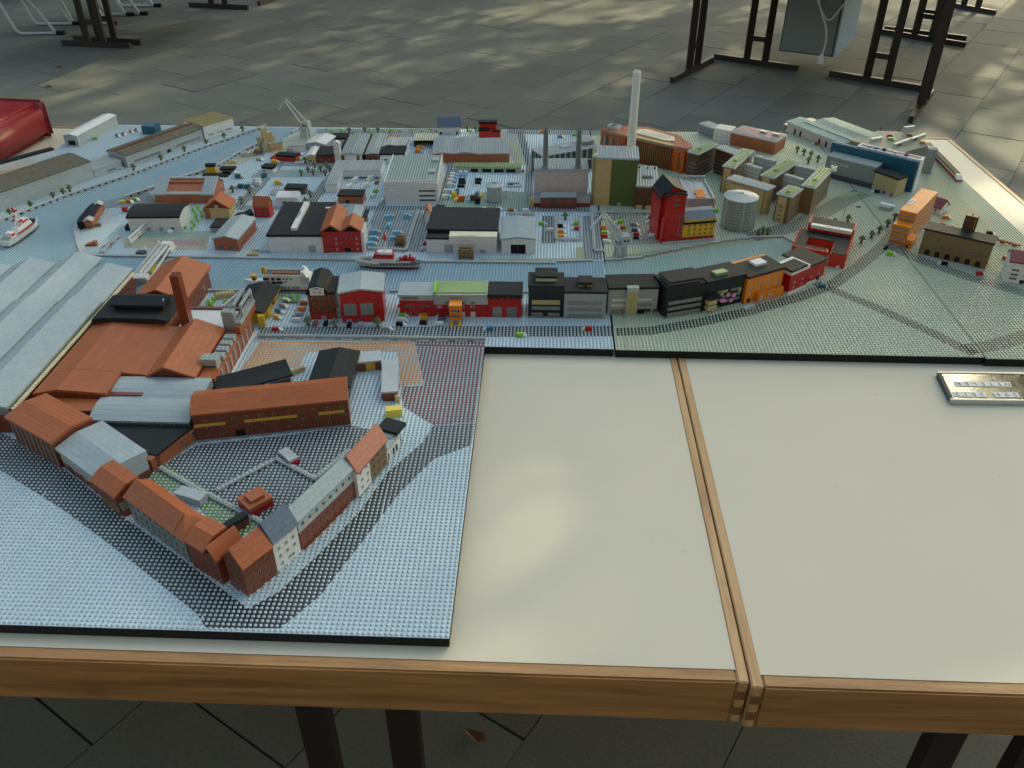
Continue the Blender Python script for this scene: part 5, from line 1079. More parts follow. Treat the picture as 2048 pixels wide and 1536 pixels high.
for k in range(26): x, y = rr.uniform(-4, 22), rr.uniform(-4, 14); hb.box(x - 3, x + 3, y - 3, y + 3, 0, max(3, 16 - abs(x - 10) * .9 - abs(y - 5) * .5))
hb.ob('sand_blocks', 'tan', t); hb = MB()
for k in range(22): x, y = rr.uniform(14, 40), rr.uniform(-4, 14); hb.box(x - 3, x + 3, y - 3, y + 3, 0, max(3, 22 - abs(x - 24) * .9 - abs(y - 5) * .5))
hb.ob('gravel_blocks', 'dtan', t); box(t, -28, -8, -2, 14, 0, 14, 'lgrey', 'pale_bin'); box(t, -28, 46, -8, -5, 0, 5, 'grey', 'retaining_wall')
o = MB().box(-14, 12, -5, 5, 0, 5).box(-8, 8, -3, 3, 5.1, 8).ob('sand_barge', 'gold', None); o.location = G((465, 327)); o.rotation_euler = (0, 0, .3); tag(o, 'golden yellow block pile beside the gravel heap', 'block pile')
r = bld('control_tower', 'small yellow tower with black cap near the basin', (414, 347), (432, 347), 14, 334); box(r.t, 0, r.W, 0, 14, 0, r.h, 'yellow_b', 'wall'); box(r.t, -1, r.W + 1, -1, 15, r.h + .1, r.h + 8, 'roofblack', 'roof')
r = bld('shed', 'flat black slab with a step beside the yellow tower', (404, 355), (455, 355), 24, 352); box(r.t, 0, r.W, 0, r.D, 0, 6, 'black', 'roof'); box(r.t, r.W * .75, r.W + 4, 20, 34, 0, 12, 'black', 'step')
r = bld('shed', 'white shed with wide black slab roof north of the yellow tower', (443, 346), (470, 346), 20, 340); box(r.t, 0, r.W, 0, r.D, 0, r.h, 'white_b', 'wall'); box(r.t, -3, r.W + 2, -4, r.D, r.h + .1, r.h + 6, 'black', 'roof')
r = bld('kiosk', 'white kiosk with chamfered black roof by the open square', (524, 345), (547, 347), 30, 337); walls(r.t, 0, r.W, 0, r.D, 0, r.h, 'white_b', {'f': [(4, 12, 4, 9, 'd')]}); MB().plan([(-2, 4), (4, -2), (r.W - 3, -2), (r.W + 2, 8), (r.W, r.D), (2, r.D)], r.h + .1, r.h + 8).ob('roof', 'black', r.t)
r = bld('warehouse', 'low bright red hall with an offset black roof in the middle of the port', (542, 321), (588, 325), 44, 314); walls(r.t, 0, r.W, 0, r.D, 0, r.h, 'red_b', {}); MB().prism([(6, r.h + .1), (r.D, r.h + .1), (r.D - 4, r.h + 7), (10, r.h + 7)], r.W * .18, r.W + 1, 'x').ob('roof', 'black', r.t)
# ---- back middle rows
r = bld('house', 'tan house with white sloping roof in the back row', (616, 327), (633, 327), (626, 296), 312); walls(r.t, 0, r.W, 0, r.D, 0, r.h, 'tan_b', {'f': [(5, 14, 6, 12, 'd')]}); gabled(r, 4, 'white', axis='y', ov=1, wall='tan_b')
r = bld('warehouse', 'brown brick house with black slab roof in the back row', (634, 327), (670, 327), (645, 295), 312); walls(r.t, 0, r.W, 0, r.D, 0, r.h, 'redbrown_b', {'f': rows(2, r.W, 9, [7], 7, 'd')}); flat(r.t, -1, r.W, -2, r.D, r.h, 'roofblack', 5)
r = bld('tower', 'slim white tower with small gabled top in the back row', (671, 327), (683, 327), 14, 288); walls(r.t, 0, r.W, 0, r.D, 0, r.h, 'white_b', {}); gabled(r, 6, 'white', axis='y', ov=1, wall='white_b'); box(r.t, -1, r.W + 1, -1, r.D + 1, r.h * .6, r.h * .6 + 2.5, 'cream', 'band')
r = bld('warehouse', 'bright white gabled hall near the far harbour crane', (615, 300), (652, 303), (629, 270), 287); walls(r.t, 0, r.W, 0, r.D, 0, r.h, 'lgrey_b', {}); gabled(r, 7, 'white', axis='y', ov=1, wall='grey_b'); 
r = bld('warehouse', 'low pale hall with grey studded roof in front of the white gabled hall', (579, 303), (611, 303), 40, 293); walls(r.t, 0, r.W, 0, r.D, 0, r.h, 'white_b', {'f': [(6, 11, 1, 8, 'kg')]}); flat(r.t, 0, r.W, 0, r.D, r.h, 'lgrey', 3, stud='lgrey')
r = bld('house', 'small white block with thick black roof behind the slim white tower', (663, 287), (693, 287), (664, 269), 279); walls(r.t, 0, r.W, 0, r.D, 0, r.h, 'white_b', {}); flat(r.t, -1, r.W + 1, -1, r.D, r.h, 'black', 6)
for A, Bq, C, tp, ax, lb in (((685, 325), (724, 325), (709, 270), 309, 0, 'white warehouse with brown pillars and grey ridged roof, left of the pair at the back'), ((733, 323), (760, 323), (752, 269), 309, 1, 'grey roofed warehouse with a brown gable front at the back')):
    r = bld('warehouse', lb, A, Bq, C, tp); walls(r.t, 0, r.W, 0, r.D, 0, r.h, 'white_b' if not ax else 'redbrown_b', {'f': [(r.W * .2, r.W * .36, 1, 13, 'k'), (r.W * .6, r.W * .78, 1, 13, 'k')] if ax else []})
    if not ax:
        for q in (0, .76): box(r.t, r.W * q, r.W * q + 9, -1.5, -.05, 0, r.h, 'redbrown_b', 'pillar')
    prof(r.t, [(-3, r.h), (r.W * .5, r.h + 4), (r.W + 3, r.h)], 'y', -2, r.D, 'roofgrey', 3, wall=('redbrown_b' if ax else 'lgrey_b', r.h - 2), stud='grey')
    box(r.t, -13, -4, 0, r.D, 0, r.h + 1, 'black', 'dark_lean_to')
r = bld('warehouse', 'white loading house with deep black roof and wavy grey rear roof', (761, 325), (810, 325), (776, 280), 310); walls(r.t, 0, r.W, 0, r.D, 0, r.h, 'white_b', {'f': [(12, 24, 6, 12, 'd'), (32, 52, 2, 5, 'k')]}); flat(r.t, -2, r.W + 1, -3, r.D * .45, r.h, 'black', 6)
prof(r.t, [(8, r.h + 6), (26, r.h + 9), (44, r.h + 6), (r.W, r.h + 7)], 'y', r.D * .46, r.D, 'lgrey', 3, stud='lgrey', wall=('dgrey', r.h)); box(r.t, 6, 42, r.D + 6, r.D + 34, 0, 30, 'rust_b', 'brown_block')
r = bld('loading_canopy', 'grey studded canopy over a dark loading bay beside the blue roofed house', (828, 294), (874, 294), (831, 268), 281); box(r.t, 0, 6, 0, r.D, 0, r.h, 'navy', 'side_wall'); box(r.t, r.W - 6, r.W, 0, r.D, 0, r.h, 'navy', 'side_wall'); box(r.t, 6.1, r.W - 6.1, r.D * .5, r.D, 0, r.h, 'dgrey', 'back_wall'); flat(r.t, -1, r.W + 1, -1, r.D, r.h, 'cream', 3, stud='lgrey')
r = bld('house', 'white house with steep dark blue roof at the back edge of the board', (876, 270), (922, 269), 50, 255); walls(r.t, 0, r.W, 0, r.D, 0, r.h, 'white_b', {'f': [(6, 15, .4, 10, 'k'), (r.W - 18, r.W - 11, .4, 11, 'k'), (24, 44, 3, 8, 'gw')]}); gabled(r, 26, 'sandblue', ov=2, wall='white_b', tiles=(22, 14)); b = MB(); [b.box(1 + 8 * k, 6 + 8 * k, -2.6, -.05, r.h - 3, r.h - .1) for k in range(int(r.W / 8))]; b.ob('eave_studs', 'white', r.t, kind='stuff')
r = bld('house', 'bright red stepped house with black roofs at the back edge of the board', (958, 278), (1001, 278), 40, 262); walls(r.t, 0, r.W, 0, 20, 0, r.h, 'brightred_b', {'f': [(14, 18, 2, 6, 'd')]}); box(r.t, -2, r.W * .5, -3, 20, r.h + .1, r.h + 6, 'black', 'roof'); box(r.t, r.W * .62, r.W + 1, -3, 12, r.h - 3, r.h + 2, 'black', 'porch_roof'); walls(r.t, 2, r.W * .82, 20.1, 44, 0, r.h + 18, 'brightred_b', {}, name='rear_wall'); box(r.t, 0, r.W * .84, 18, 46, r.h + 18.1, r.h + 26, 'black', 'rear_roof')
r = bld('factory_hall', 'wide brown hall with wavy grey studded roof at the back', (866, 326), (1018, 325), (877, 277), 308); w, d, h = r.W, r.D, r.h
walls(r.t, 0, w, 0, d, 0, h - 2, 'rust_b', {'f': [(w * .28, w * .31, 2, 6, 'd'), (w * .34, w * .37, 5, 9, 'd')]}); prof(r.t, [(-3, h - 1), (w * .14, h + 3), (w * .27, h - 1), (w * .42, h + 4), (w * .6, h - 2), (w + 2, h - 1)], 'y', -2, d, 'roofgrey', 3, wall=('rust_b', h - 3), stud='lgrey'); box(r.t, -8, -.2, -12, 8, 0, 20, 'teal', 'blue_door_block')
r = bld('garage_row', 'low grey garage row with olive green studded roof', (908, 344), (1042, 346), (909, 327), 335); w = r.W; walls(r.t, 0, w, 0, r.D, 0, r.h, 'lgrey_b', {'f': [(w * .25, w * .36, .4, r.h - 3, 'k'), (w * .42, w * .56, .4, r.h - 3, 'k'), (w * .6, w * .74, .4, r.h - 3, 'k'), (w * .78, w * .92, .4, r.h - 3, 'k')]}); flat(r.t, -1, w + 1, -2, r.D, r.h, 'sage', 3, stud='sage'); o = MB().cyl(w + 6, 4, 0, 9, 4, n=10).ob('red_tank', 'red', r.t)
r = bld('office_building', 'big plain white block with pale green studded roof in the port centre', (771, 408), (877, 408), (799, 312), 367)
w, d, h = r.W, r.D, r.h; walls(r.t, 0, w, 0, d, 0, h, 'white_b', {'f': [(w * .64, w * .95, z, z + 7, 'd') for z in (8, 22, 37)], 'r': [(d * .2, d * .9, z, z + 5, 'd') for z in (14, 28, 42)]})
flat(r.t, 0, w, 0, d, h, 'white', 2, par=None); rp = flat(r.t, 3, w - 3, 3, d - 3, h + 2.1, 'lgrey', 1.2, stud='sandgreen', name='roof_plate'); b = MB(); b.box(0, w * .58, 0, 3, h + 2.1, h + 7); b.box(w * .58, w, 12, 15, h + 2.1, h + 6); b.box(0, 3, 3, d, h + 2.1, h + 6); b.box(w - 3, w, 15, d, h + 2.1, h + 6); b.ob('parapet', 'white', r.t)
for fx_, fy_ in ((.8, .3), (.82, .72)): box(r.t, w * fx_, w * fx_ + 20, d * fy_, d * fy_ + 24, h + 5, h + 10, 'lgrey', 'roof_unit')
r = bld('warehouse', 'white L shaped depot with grey studded roof around the trailers', (651, 385), (676, 385), (677, 322), 370)
w, d, h = r.W, r.D, r.h; walls(r.t, 0, w, 0, d, 0, h, 'white_b', {'r': [(d * .3, d * .36, 4, 12, 'd')]}); flat(r.t, 0, w, 0, d, h, 'lgrey', 3, stud='lgrey'); walls(r.t, w + .1, w + 118, d * .55, d, 6, h, 'white_b', {}, name='rear_wall'); box(r.t, w + 112, w + 118, d * .55, d - 1, 0, 5.9, 'white', 'pier'); box(r.t, w + 2, w + 110, d * .7, d - 1, 0, 5.9, 'dgrey', 'dark_bay'); flat(r.t, w + .1, w + 118, d * .55, d, h, 'lgrey', 3, stud='lgrey', name='rear_roof')
r = bld('house', 'brown gate house with black flat roof in front of the white depot', (677, 407), (726, 408), (679, 381), 393); walls(r.t, 0, r.W, 0, r.D, 0, r.h, 'rust_b', {'f': [(r.W * .3, r.W * .46, .4, 11, 'k'), (r.W * .6, r.W * .68, 9, 13, 'd'), (r.W * .8, r.W * .88, 9, 13, 'd')]}); flat(r.t, -1, r.W + 1, -1, r.D, r.h, 'roofblack', 5)
r = bld('house', 'white house with gabled end beside the theatre roof', (554, 409), (597, 409), 40, 396); w, d, h = r.W, r.D, r.h; walls(r.t, 0, w, 0, d, 0, h, 'white_b', {'f': [(w * .25, w * .46, 4, 10, 'd'), (w * .56, w * .78, 4, 10, 'd')], 'r': [(12, 18, 5, 11, 'd')]}); prof(r.t, [(-1, h), (10, h + 4), (d, h + 4)], 'x', -1, w * .68, 'white', 2, wall=('white_b', h - 1)); prof(r.t, [(-1, h), (d * .5, h + 12), (d + 1, h)], 'x', w * .68, w + 1, 'white', 2, wall=('white_b', h - 1), name='gable_roof')
r = bld('house', 'brown house with black slab roof behind the white gabled house', (571, 388), (610, 389), 34, 378); walls(r.t, 0, r.W, 0, r.D, 0, r.h, 'brown_b', {}); flat(r.t, -1, r.W + 2, -1, r.D, r.h, 'roofblack', 5); o = box(r.t, -44, -4, -14, 26, 0, 5, 'lgrey', 'ramp_plate'); studs(o, grid(-44, -4, -14, 26, 5), 'lgrey')
r = bld('house', 'bright red house with tall brown mansard roof left of the theatre', (510, 435), (541, 436), 32, 413); walls(r.t, 0, r.W, 0, r.D, 0, r.h, 'red_b', {'f': rows(2, r.W, 7, [5, 16], 7, 'd')}); gabled(r, 22, 'rust', ov=1, wall='rust_b', tiles=(18, 14))
r = bld('shed', 'jagged black roofed shed between the tan house and the red house', (474, 444), (509, 436), 26, 437); MB().prism([(0, 0), (r.W, 0), (r.W, r.h + 8), (r.W * .6, r.h + 4), (r.W * .3, r.h + 6), (0, r.h - 2)], 0, r.D, 'y').ob('roof', 'black', r.t); box(r.t, r.W * .4, r.W, -4, -.1, 0, 8, 'lgrey', 'front_wall')
# silos
def silo(label, p, rad, h, m, cone=6, band=False):
    a = G(p); t = thing('silo', label, 'silo', (a.x, a.y, 0))
    MB().cyl(0, 0, 3, h, rad, n=40).ob('shell', m, t, smooth=False); MB().cyl(0, 0, h + .1, h + cone, rad + 1.5, 3, n=40).ob('roof', 'roofgrey', t)
    MB().cyl(0, 0, 0, 2.9, rad - 3, n=24).ob('base', 'dgrey', t); b = MB()
    for k in range(4): b.cyl(5 * math.cos(k * 1.57 + .4), 5 * math.sin(k * 1.57 + .4), h + cone * .75, h + cone + 1.2, 1.6, n=8)
    b.ob('cap_studs', 'dgrey', t); return t
a = G((989, 400)); silo('plain pale grey round silo in the port yard', (989, 402), 23, HT(a.x, a.y, 368) * 1000, 'sandgreen_s' if False else 'grey')
bx_ = bld('container', 'white two pane block leaning on the plain grey silo', (1004, 395), (1014, 394), 10, 382); box(bx_.t, 0, bx_.W, 0, 10, 0, bx_.h, 'white', 'body'); studs(bx_.t.children[0], grid(0, bx_.W, 0, 10, bx_.h), 'cream')
r = bld('pool_frame', 'low grey frame around a teal block right of the plain silo', (1012, 375), (1042, 375), 34, 371); b = MB(); b.box(0, r.W, 0, 5, 0, 5); b.box(0, r.W, 29, 34, 0, 5); b.box(0, 5, 5.1, 28.9, 0, 5); b.box(r.W - 5, r.W, 5.1, 28.9, 0, 5); b.ob('frame', 'lgrey', r.t); box(r.t, 6, r.W * .5, 8, 20, 0, 7, 'teal', 'basin')
# ------------------------------------------------------------------ power station and everything to the right
r = bld('power_station', 'pale pink boiler house with two tall grey stacks and a red brown porch', (1068, 407), (1174, 407), (1070, 319), 340)
w, d, h = r.W, r.D, r.h
walls(r.t, 0, w, 0, d, 0, h - 5, 'palepink_b', {}); box(r.t, -1, w + 1, -1, d + 1, h - 4.9, h, 'grey', 'cornice'); flat(r.t, -1, w + 1, -1, d + 1, h + .05, 'roofgrey', 3, stud='lgrey')
zs_ = zat(r, w * .2, 10, 258)
for x in (w * .2, w * .8):
    MB().cyl(x, 10, h + 3.1, h + 9, 12, 8, n=16).cyl(x, 10, h + 9, zs_, 7.2, n=16).ob('stack', 'stack', r.t)
    b = MB(); [b.cyl(x, 10, h + 9 + 9.6 * k - .3, h + 9 + 9.6 * k + .3, 7.5, n=16) for k in range(1, int((zs_ - h - 9) / 9.6))]; b.cyl(x + 2, 10, zs_, zs_ + 3, 2, n=8); b.cyl(x - 3, 10, zs_, zs_ + 2, 2, n=8); b.ob('stack_rings', 'dgrey', r.t)
walls(r.t, -2, w + 6, -30, -1.1, 0, 27, ['redbrown_b', 'palepink_b'], {}, bands=[(14, 1)], name='side_wing'); flat(r.t, -3, w + 7, -31, -1.1, 27, 'grey', 3, stud='grey', name='wing_roof')
w1 = w * .12; w2 = w * .78
walls(r.t, w1, w2, -42, -31.1, 0, 36, 'redbrown_b', {'f': rows(3, w2 - w1, 17, [31], 4, 'd', .04, .04) + rows(3, w2 - w1, 17, [23], 5, 'd', .04, .04) + [((w2 - w1) * .5 + k * 18 - 6, (w2 - w1) * .5 + k * 18 + 4, .4, 15, 'kd') for k in (-1, 0, 1)]}, name='porch'); flat(r.t, w1 - 1, w2 + 1, -43, -6, 36, 'roofgrey', 3, stud='lgrey', name='porch_roof')
box(r.t, -12, -4, -26, -8, 0, 24, 'yellow', 'yellow_tank')
r = bld('boiler_tower', 'tall windowless tower half tan and half dark green with grey studded roof', (1187, 411), (1269, 414), (1192, 294), 318)
w, d, h = r.W, r.D, r.h
walls(r.t, 0, w * .37, 0, d, 0, h, 'tan_b', {}, label='tan part of the wall'); walls(r.t, w * .37 + .05, w, 0, d, 0, h, 'green_b', {'f': [(w * .2, w * .3, .4, 12, 'kg')]}, label='dark green part of the wall'); flat(r.t, -1, w + 2, -2, d, h, 'roofgrey', 5, stud='lgrey'); box(r.t, -9, -.1, 4, d - 4, 0, h + 2, 'olive', 'pipe_shaft')
b = MB(); b.cyl(-6, 12, h + 2, h + 8, 4, n=10); b.cyl(-1, 22, h + 5, h + 9, 4, n=10); b.ob('vent_caps', 'cream', r.t)
a = G((1258, 345)); hc = HT(a.x, a.y, 143) * 1000
t = thing('power_chimney', 'very tall white round chimney behind the green tower', 'chimney', (a.x, a.y, 0)); b = MB()
nseg = 20
for k in range(nseg): b.cyl(0, 0, hc * k / nseg + .15, hc * (k + 1) / nseg - .15, 14.5 - 2.5 * k / nseg, 14.4 - 2.5 * k / nseg, n=28)
b.ob('shaft', 'white', t); b = MB(); [b.cyl(6 * math.cos(k * 1.57 + .7), 6 * math.sin(k * 1.57 + .7), hc, hc + 3.5, 3, n=10) for k in range(4)]; b.ob('top_studs', 'white', t)
r = bld('house', 'brown block with grey studded roof and tan doors between green and red towers', (1269, 418), (1311, 420), (1286, 334), 374); walls(r.t, 0, r.W, 0, r.D, 0, r.h, 'brown_b', {'f': [(r.W * .05, r.W * .35, .4, 13, 'kl'), (r.W * .5, r.W * .8, .4, 13, 'kl')]}); flat(r.t, -2, r.W + 1, -2, r.D, r.h, 'roofgrey', 4, stud='lgrey')
box(r.t, r.W * .3, r.W * .75, r.D * .35, r.D * .45, r.h + 4, r.h + 8, 'dgrey', 'roof_vent'); [box(r.t, r.W * x, r.W * x + 5, r.D * .85, r.D * .85 + 5, r.h + 4, r.h + 9, 'black', 'roof_pipe') for x in (.1, .5, .85)]
# colonnade deck
z = HT(*G((1061, 343)).xy, 299) * 1000
r = bld('parking_house', 'grey parking house with open pillars and flat studded roof behind the power station', (1085, 312), (1200, 292), (1060, 298), None, roofh=z)
w, d, h = r.W, r.D, r.h; walls(r.t, 3, w - 3, 3, d - 3, 0, h - 1, 'dgrey', {}, name='inner_wall'); flat(r.t, -1, w + 1, -1, d + 1, h - 3, 'lgrey', 3, stud='lgrey')
b = MB()
for k in range(11): b.box(w * k / 10.4, w * k / 10.4 + 4, -1, 2.9, 0, h - 3.1)
for k in range(4): b.box(-1, 2.9, d * k / 3.3 + 3, d * k / 3.3 + 6, 0, h - 3.1)
b.ob('pillars', 'grey', r.t); box(r.t, 0, w, -.4, 2.8, h * .45, h * .52, 'grey', 'floor_slab'); o = box(r.t, w * .78, w * .95, d * .3, d * .85, h + 1, h + 13, 'mgrey', 'stair_head'); o = box(r.t, w * .76, w * .97, d * .25, d * .9, h + 13.1, h + 16, 'lgrey', 'stair_roof'); studs(o, grid(w * .77, w * .96, d * .27, d * .88, h + 16), 'lgrey'); box(r.t, w * .42, w * .56, d * .4, d * .7, h + .5, h + 5, 'lgrey', 'skylight')
# red mill tower with the yellow wing
r = bld('mill_tower', 'tall red mill tower with black gabled roof', (1327, 489), (1362, 486), 96, 394); w, d, h = r.W, r.D, r.h
walls(r.t, 0, w, 0, d, 0, h, 'red_b', {'f': [(w * .34, w * .7, h - 14, h - 8, 'd'), (w * .34, w * .7, h - 28, h - 22, 'd')] + [(w * .74, w * .95, z, z + 7, 'd') for z in (20, 34, 48, 60, 72)] + [(w * .3, w * .55, 3, 14, 'kt')]})
prof(r.t, [(-3, h - 12), (w * .0, h + 4), (w * .32, h + 22), (w + 3, h + 5)], 'y', 8, d + 3, 'roofblack', 3, wall=('red_b', h - 2), inset=2); prof(r.t, [(-3, h), (w * .5, h + 7), (w + 2, h + 1)], 'y', -3, 9, 'roofblack', 4, wall=('red', h - .5), name='front_roof'); MB().prism([(-7, 0), (-.1, 0), (-.1, h * .55), (-5, h * .5)], 2, 20, 'y').ob('buttress', 'red', r.t)
walls(r.t, -10, -.1, 30, d, 0, h - 6, 'red_b', {}, name='side_wall'); prof(r.t, [(-14, h - 16), (0, h + 4)], 'y', 22, d + 3, 'roofblack', 3, name='lower_roof')
x1 = w + (G((1429, 483)) - G((1362, 486))).length * 1000
walls(r.t, w + .05, x1, 2, 40, 2, 52, ['red_b', 'yellow_b'], {'f': rows(5, x1 - w, 6, [19, 31, 43], 7, 'y', .12, .03) + [((x1 - w) * q, (x1 - w) * q + 8, 3, 13, 'kt') for q in (.14, .62)]}, bands=[(15, 1)], name='wing'); box(r.t, w + .05, x1, -.5, 40, 52.1, 58, 'black', 'wing_cornice'); box(r.t, w + 3, x1, 1, 40, 58.1, 65, 'gold', 'wing_band'); MB().prism([(1, 65.1), (40, 65.1), (40, 84), (26, 80)], w + 3, x1, 'x').ob('wing_roof', 'sandblue', r.t)
box(r.t, -4, x1 + 2, -5, -.1, 0, 7, 'lgrey', 'plinth'); studs(r.t, [(k * 8, -2.5, 7) for k in range(int(x1 / 8))], 'lgrey')
r = bld('container_yard', 'grey walled roof yard holding orange containers behind the red mill tower', (1373, 421), (1427, 421), (1358, 354), 397); w, d, h = r.W, r.D, r.h
walls(r.t, 0, w, 0, 4, 0, h, 'pinkgrey_b', {}, name='front_wall'); box(r.t, w - 4, w, 4.1, d, 0, h, 'lgrey_b', 'side_wall'); box(r.t, 0, w - 4.1, 4.1, d, 0, h - 8, 'lgrey', 'deck'); box(r.t, 0, 4, 4.1, d, h - 7.9, h, 'lgrey', 'inner_kerb')
for k in range(5): box(r.t, 7 + k * 5, 9 + k * 5, 8, d - 8, h - 7.9, h - 5, 'white', 'rail')
o = box(r.t, -4, w + 4, d - 8, d, h, h + 5, 'grey', 'rear_beam'); studs(o, grid(-4, w + 4, d - 8, d, h + 5), 'lgrey'); b = MB(); [b.box(w * k / 5, w * k / 5 + 3, d - 6, d - 3, h - 7.9, h - .1) for k in range(6)]; b.ob('beam_posts', 'grey', r.t)
ct = r.t
for k in range(4):
    lx, ly = w * .5 + 1 + (k % 2) * 2, 14 + k * 16; an = ct.rotation_euler.z
    o = MB().box(-13, 13, -6, 6, 0, 8).box(-13.3, 13.3, -6.3, 6.3, 8.05, 9).ob('container', 'orange', None)
    o.location = ct.location + Vector((math.cos(an) * lx - math.sin(an) * ly, math.sin(an) * lx + math.cos(an) * ly, 0)) * .001 + Vector((0, 0, (h - 7.8) * .001 + .0002)); o.rotation_euler = (0, 0, an)
    tag(o, ('nearest', 'second nearest', 'third nearest', 'farthest')[k] + ' of the orange containers in the grey roof yard', 'container', 'orange containers')
a = G((1473, 452)); hs = HT(a.x, a.y, 392) * 1000
MATS['stonework'] = None; m, n, l, bb = nmat('stonework'); tc = n.new('ShaderNodeTexCoord'); sp = n.new('ShaderNodeSeparateXYZ'); l.new(tc.outputs['Object'], sp.inputs[0])
at = n.new('ShaderNodeMath'); at.operation = 'ARCTAN2'; l.new(sp.outputs[1], at.inputs[0]); l.new(sp.outputs[0], at.inputs[1]); ml = n.new('ShaderNodeMath'); ml.operation = 'MULTIPLY'; ml.inputs[1].default_value = .046; l.new(at.outputs[0], ml.inputs[0])
nz = n.new('ShaderNodeTexNoise'); nz.inputs['Scale'].default_value = 60; l.new(tc.outputs['Object'], nz.inputs['Vector'])
cb_ = n.new('ShaderNodeCombineXYZ'); l.new(ml.outputs[0], cb_.inputs[0]); zz = n.new('ShaderNodeMath'); zz.operation = 'MULTIPLY_ADD'; zz.inputs[1].default_value = .004; l.new(nz.outputs['Fac'], zz.inputs[0]); l.new(sp.outputs[2], zz.inputs[2]); l.new(zz.outputs[0], cb_.inputs[1])
bt = n.new('ShaderNodeTexBrick'); bt.inputs['Scale'].default_value = 1; bt.inputs['Brick Width'].default_value = .0125; bt.inputs['Row Height'].default_value = .0085; bt.inputs['Mortar Size'].default_value = .0005; bt.inputs['Color1'].default_value = (.33, .37, .35, 1); bt.inputs['Color2'].default_value = (.26, .31, .29, 1); bt.inputs['Mortar'].default_value = (.06, .08, .07, 1); bt.squash = .7; bt.squash_frequency = 3
l.new(cb_.outputs[0], bt.inputs['Vector']); l.new(bt.outputs['Color'], bb.inputs['Base Color']); bb.inputs['Roughness'].default_value = .3; MATS['stonework'] = m
t = silo('large round silo with stone block print and shallow cone roof', (1473, 452), 46, hs, 'stonework', 9); b = MB(); [b.box(-46.6 * math.cos(q) - 2, -46.6 * math.cos(q) + 2, -46.6 * math.sin(q) - 2, -46.6 * math.sin(q) + 2, 3, hs) for q in (.5, 1.6, 2.7)]; b.ob('pilasters', 'lgrey', t)
# amber oval hall
zr = HT(*G((1368, 347)).xy, 299) * 1000; a = G((1202, 259), zr * .001); e = G((1377, 299), zr * .001); u = (e - a); L = u.length * 1000; u.normalize(); nn = Vector((-u.y, u.x, 0)); D = (G((1340, 262), zr * .001) - a).dot(nn) * 1000
t = thing('arena', 'orange oval hall with clear skylight and salmon studded roof', 'model building', (a.x, a.y, 0), math.atan2(u.y, u.x))
P = [(0, 0), (L * .3, -D * .08), (L * .8, -D * .06), (L, 0), (L * .98, D * .32), (L * .72, D * .8), (L * .35, D * .86), (L * .08, D * .5)]
MB().plan(P, 0, zr - 4).ob('wall', 'darkorange_b', t); MB().plan([(x * 1.02 - L * .01, y * 1.02 - 1) for x, y in P], zr - 3.9, zr).ob('cornice', 'mgrey', t); MB().plan(P, zr + .1, zr + 2).ob('roof', 'pinkroof', t)
def inside(x, y):
    c = False; j = len(P) - 1
    for i in range(len(P)):
        if (P[i][1] > y) != (P[j][1] > y) and x < (P[j][0] - P[i][0]) * (y - P[i][1]) / (P[j][1] - P[i][1]) + P[i][0]: c = not c
        j = i
    return c
studs(t, [(x, y, zr + 2) for x, y, _ in grid(0, L, -D * .1, D, 0) if inside(x, y)], 'pinkroof')
o = MB().plan([(L * .34, D * .2), (L * .72, D * .12), (L * .8, D * .24), (L * .74, D * .5), (L * .42, D * .62), (L * .34, D * .5)], zr + 2, zr + 7).ob('skylight', 'wglass', t); studs(o, grid(L * .4, L * .72, D * .22, D * .48, zr + 7), 'wglass')
box(t, L * .3, L * .84, -D * .08 - 1, D * .06, zr + 2, zr + 4, 'olive', 'glass_eave')
b = MB()
for k in range(22): x = L * (.32 + .024 * k); b.box(x, x + 3.6, -D * .085 - 2.5, -D * .05, 2, zr - 6)
b.ob('glass_fins', 'amber', t); b = MB()
for k in range(3): b.box(L * (.05 + .08 * k), L * (.05 + .08 * k) + 10, -D * .06 - 1, -D * .0, 8, zr - 14)
b.ob('glass_panels', 'glass', t); box(t, L * .86, L * .98, -9, -3, 0, zr - 4, 'darkorange', 'corner_pier'); b = MB(); [b.box(L * .915, L * .93, -9.8, -9.05, 12 + 14 * k, 22 + 14 * k) for k in range(4)]; b.ob('slit_windows', 'pane', t)
b = MB(); z0 = zr + 2; b.box(L * .04, L * .16, D * .12, D * .15, z0, z0 + 11); b.box(L * .04, L * .16, D * .33, D * .36, z0, z0 + 11); b.box(L * .04, L * .06, D * .15, D * .33, z0, z0 + 11); b.box(L * .14, L * .16, D * .15, D * .33, z0, z0 + 11); b.ob('roof_shaft', 'lgrey', t)
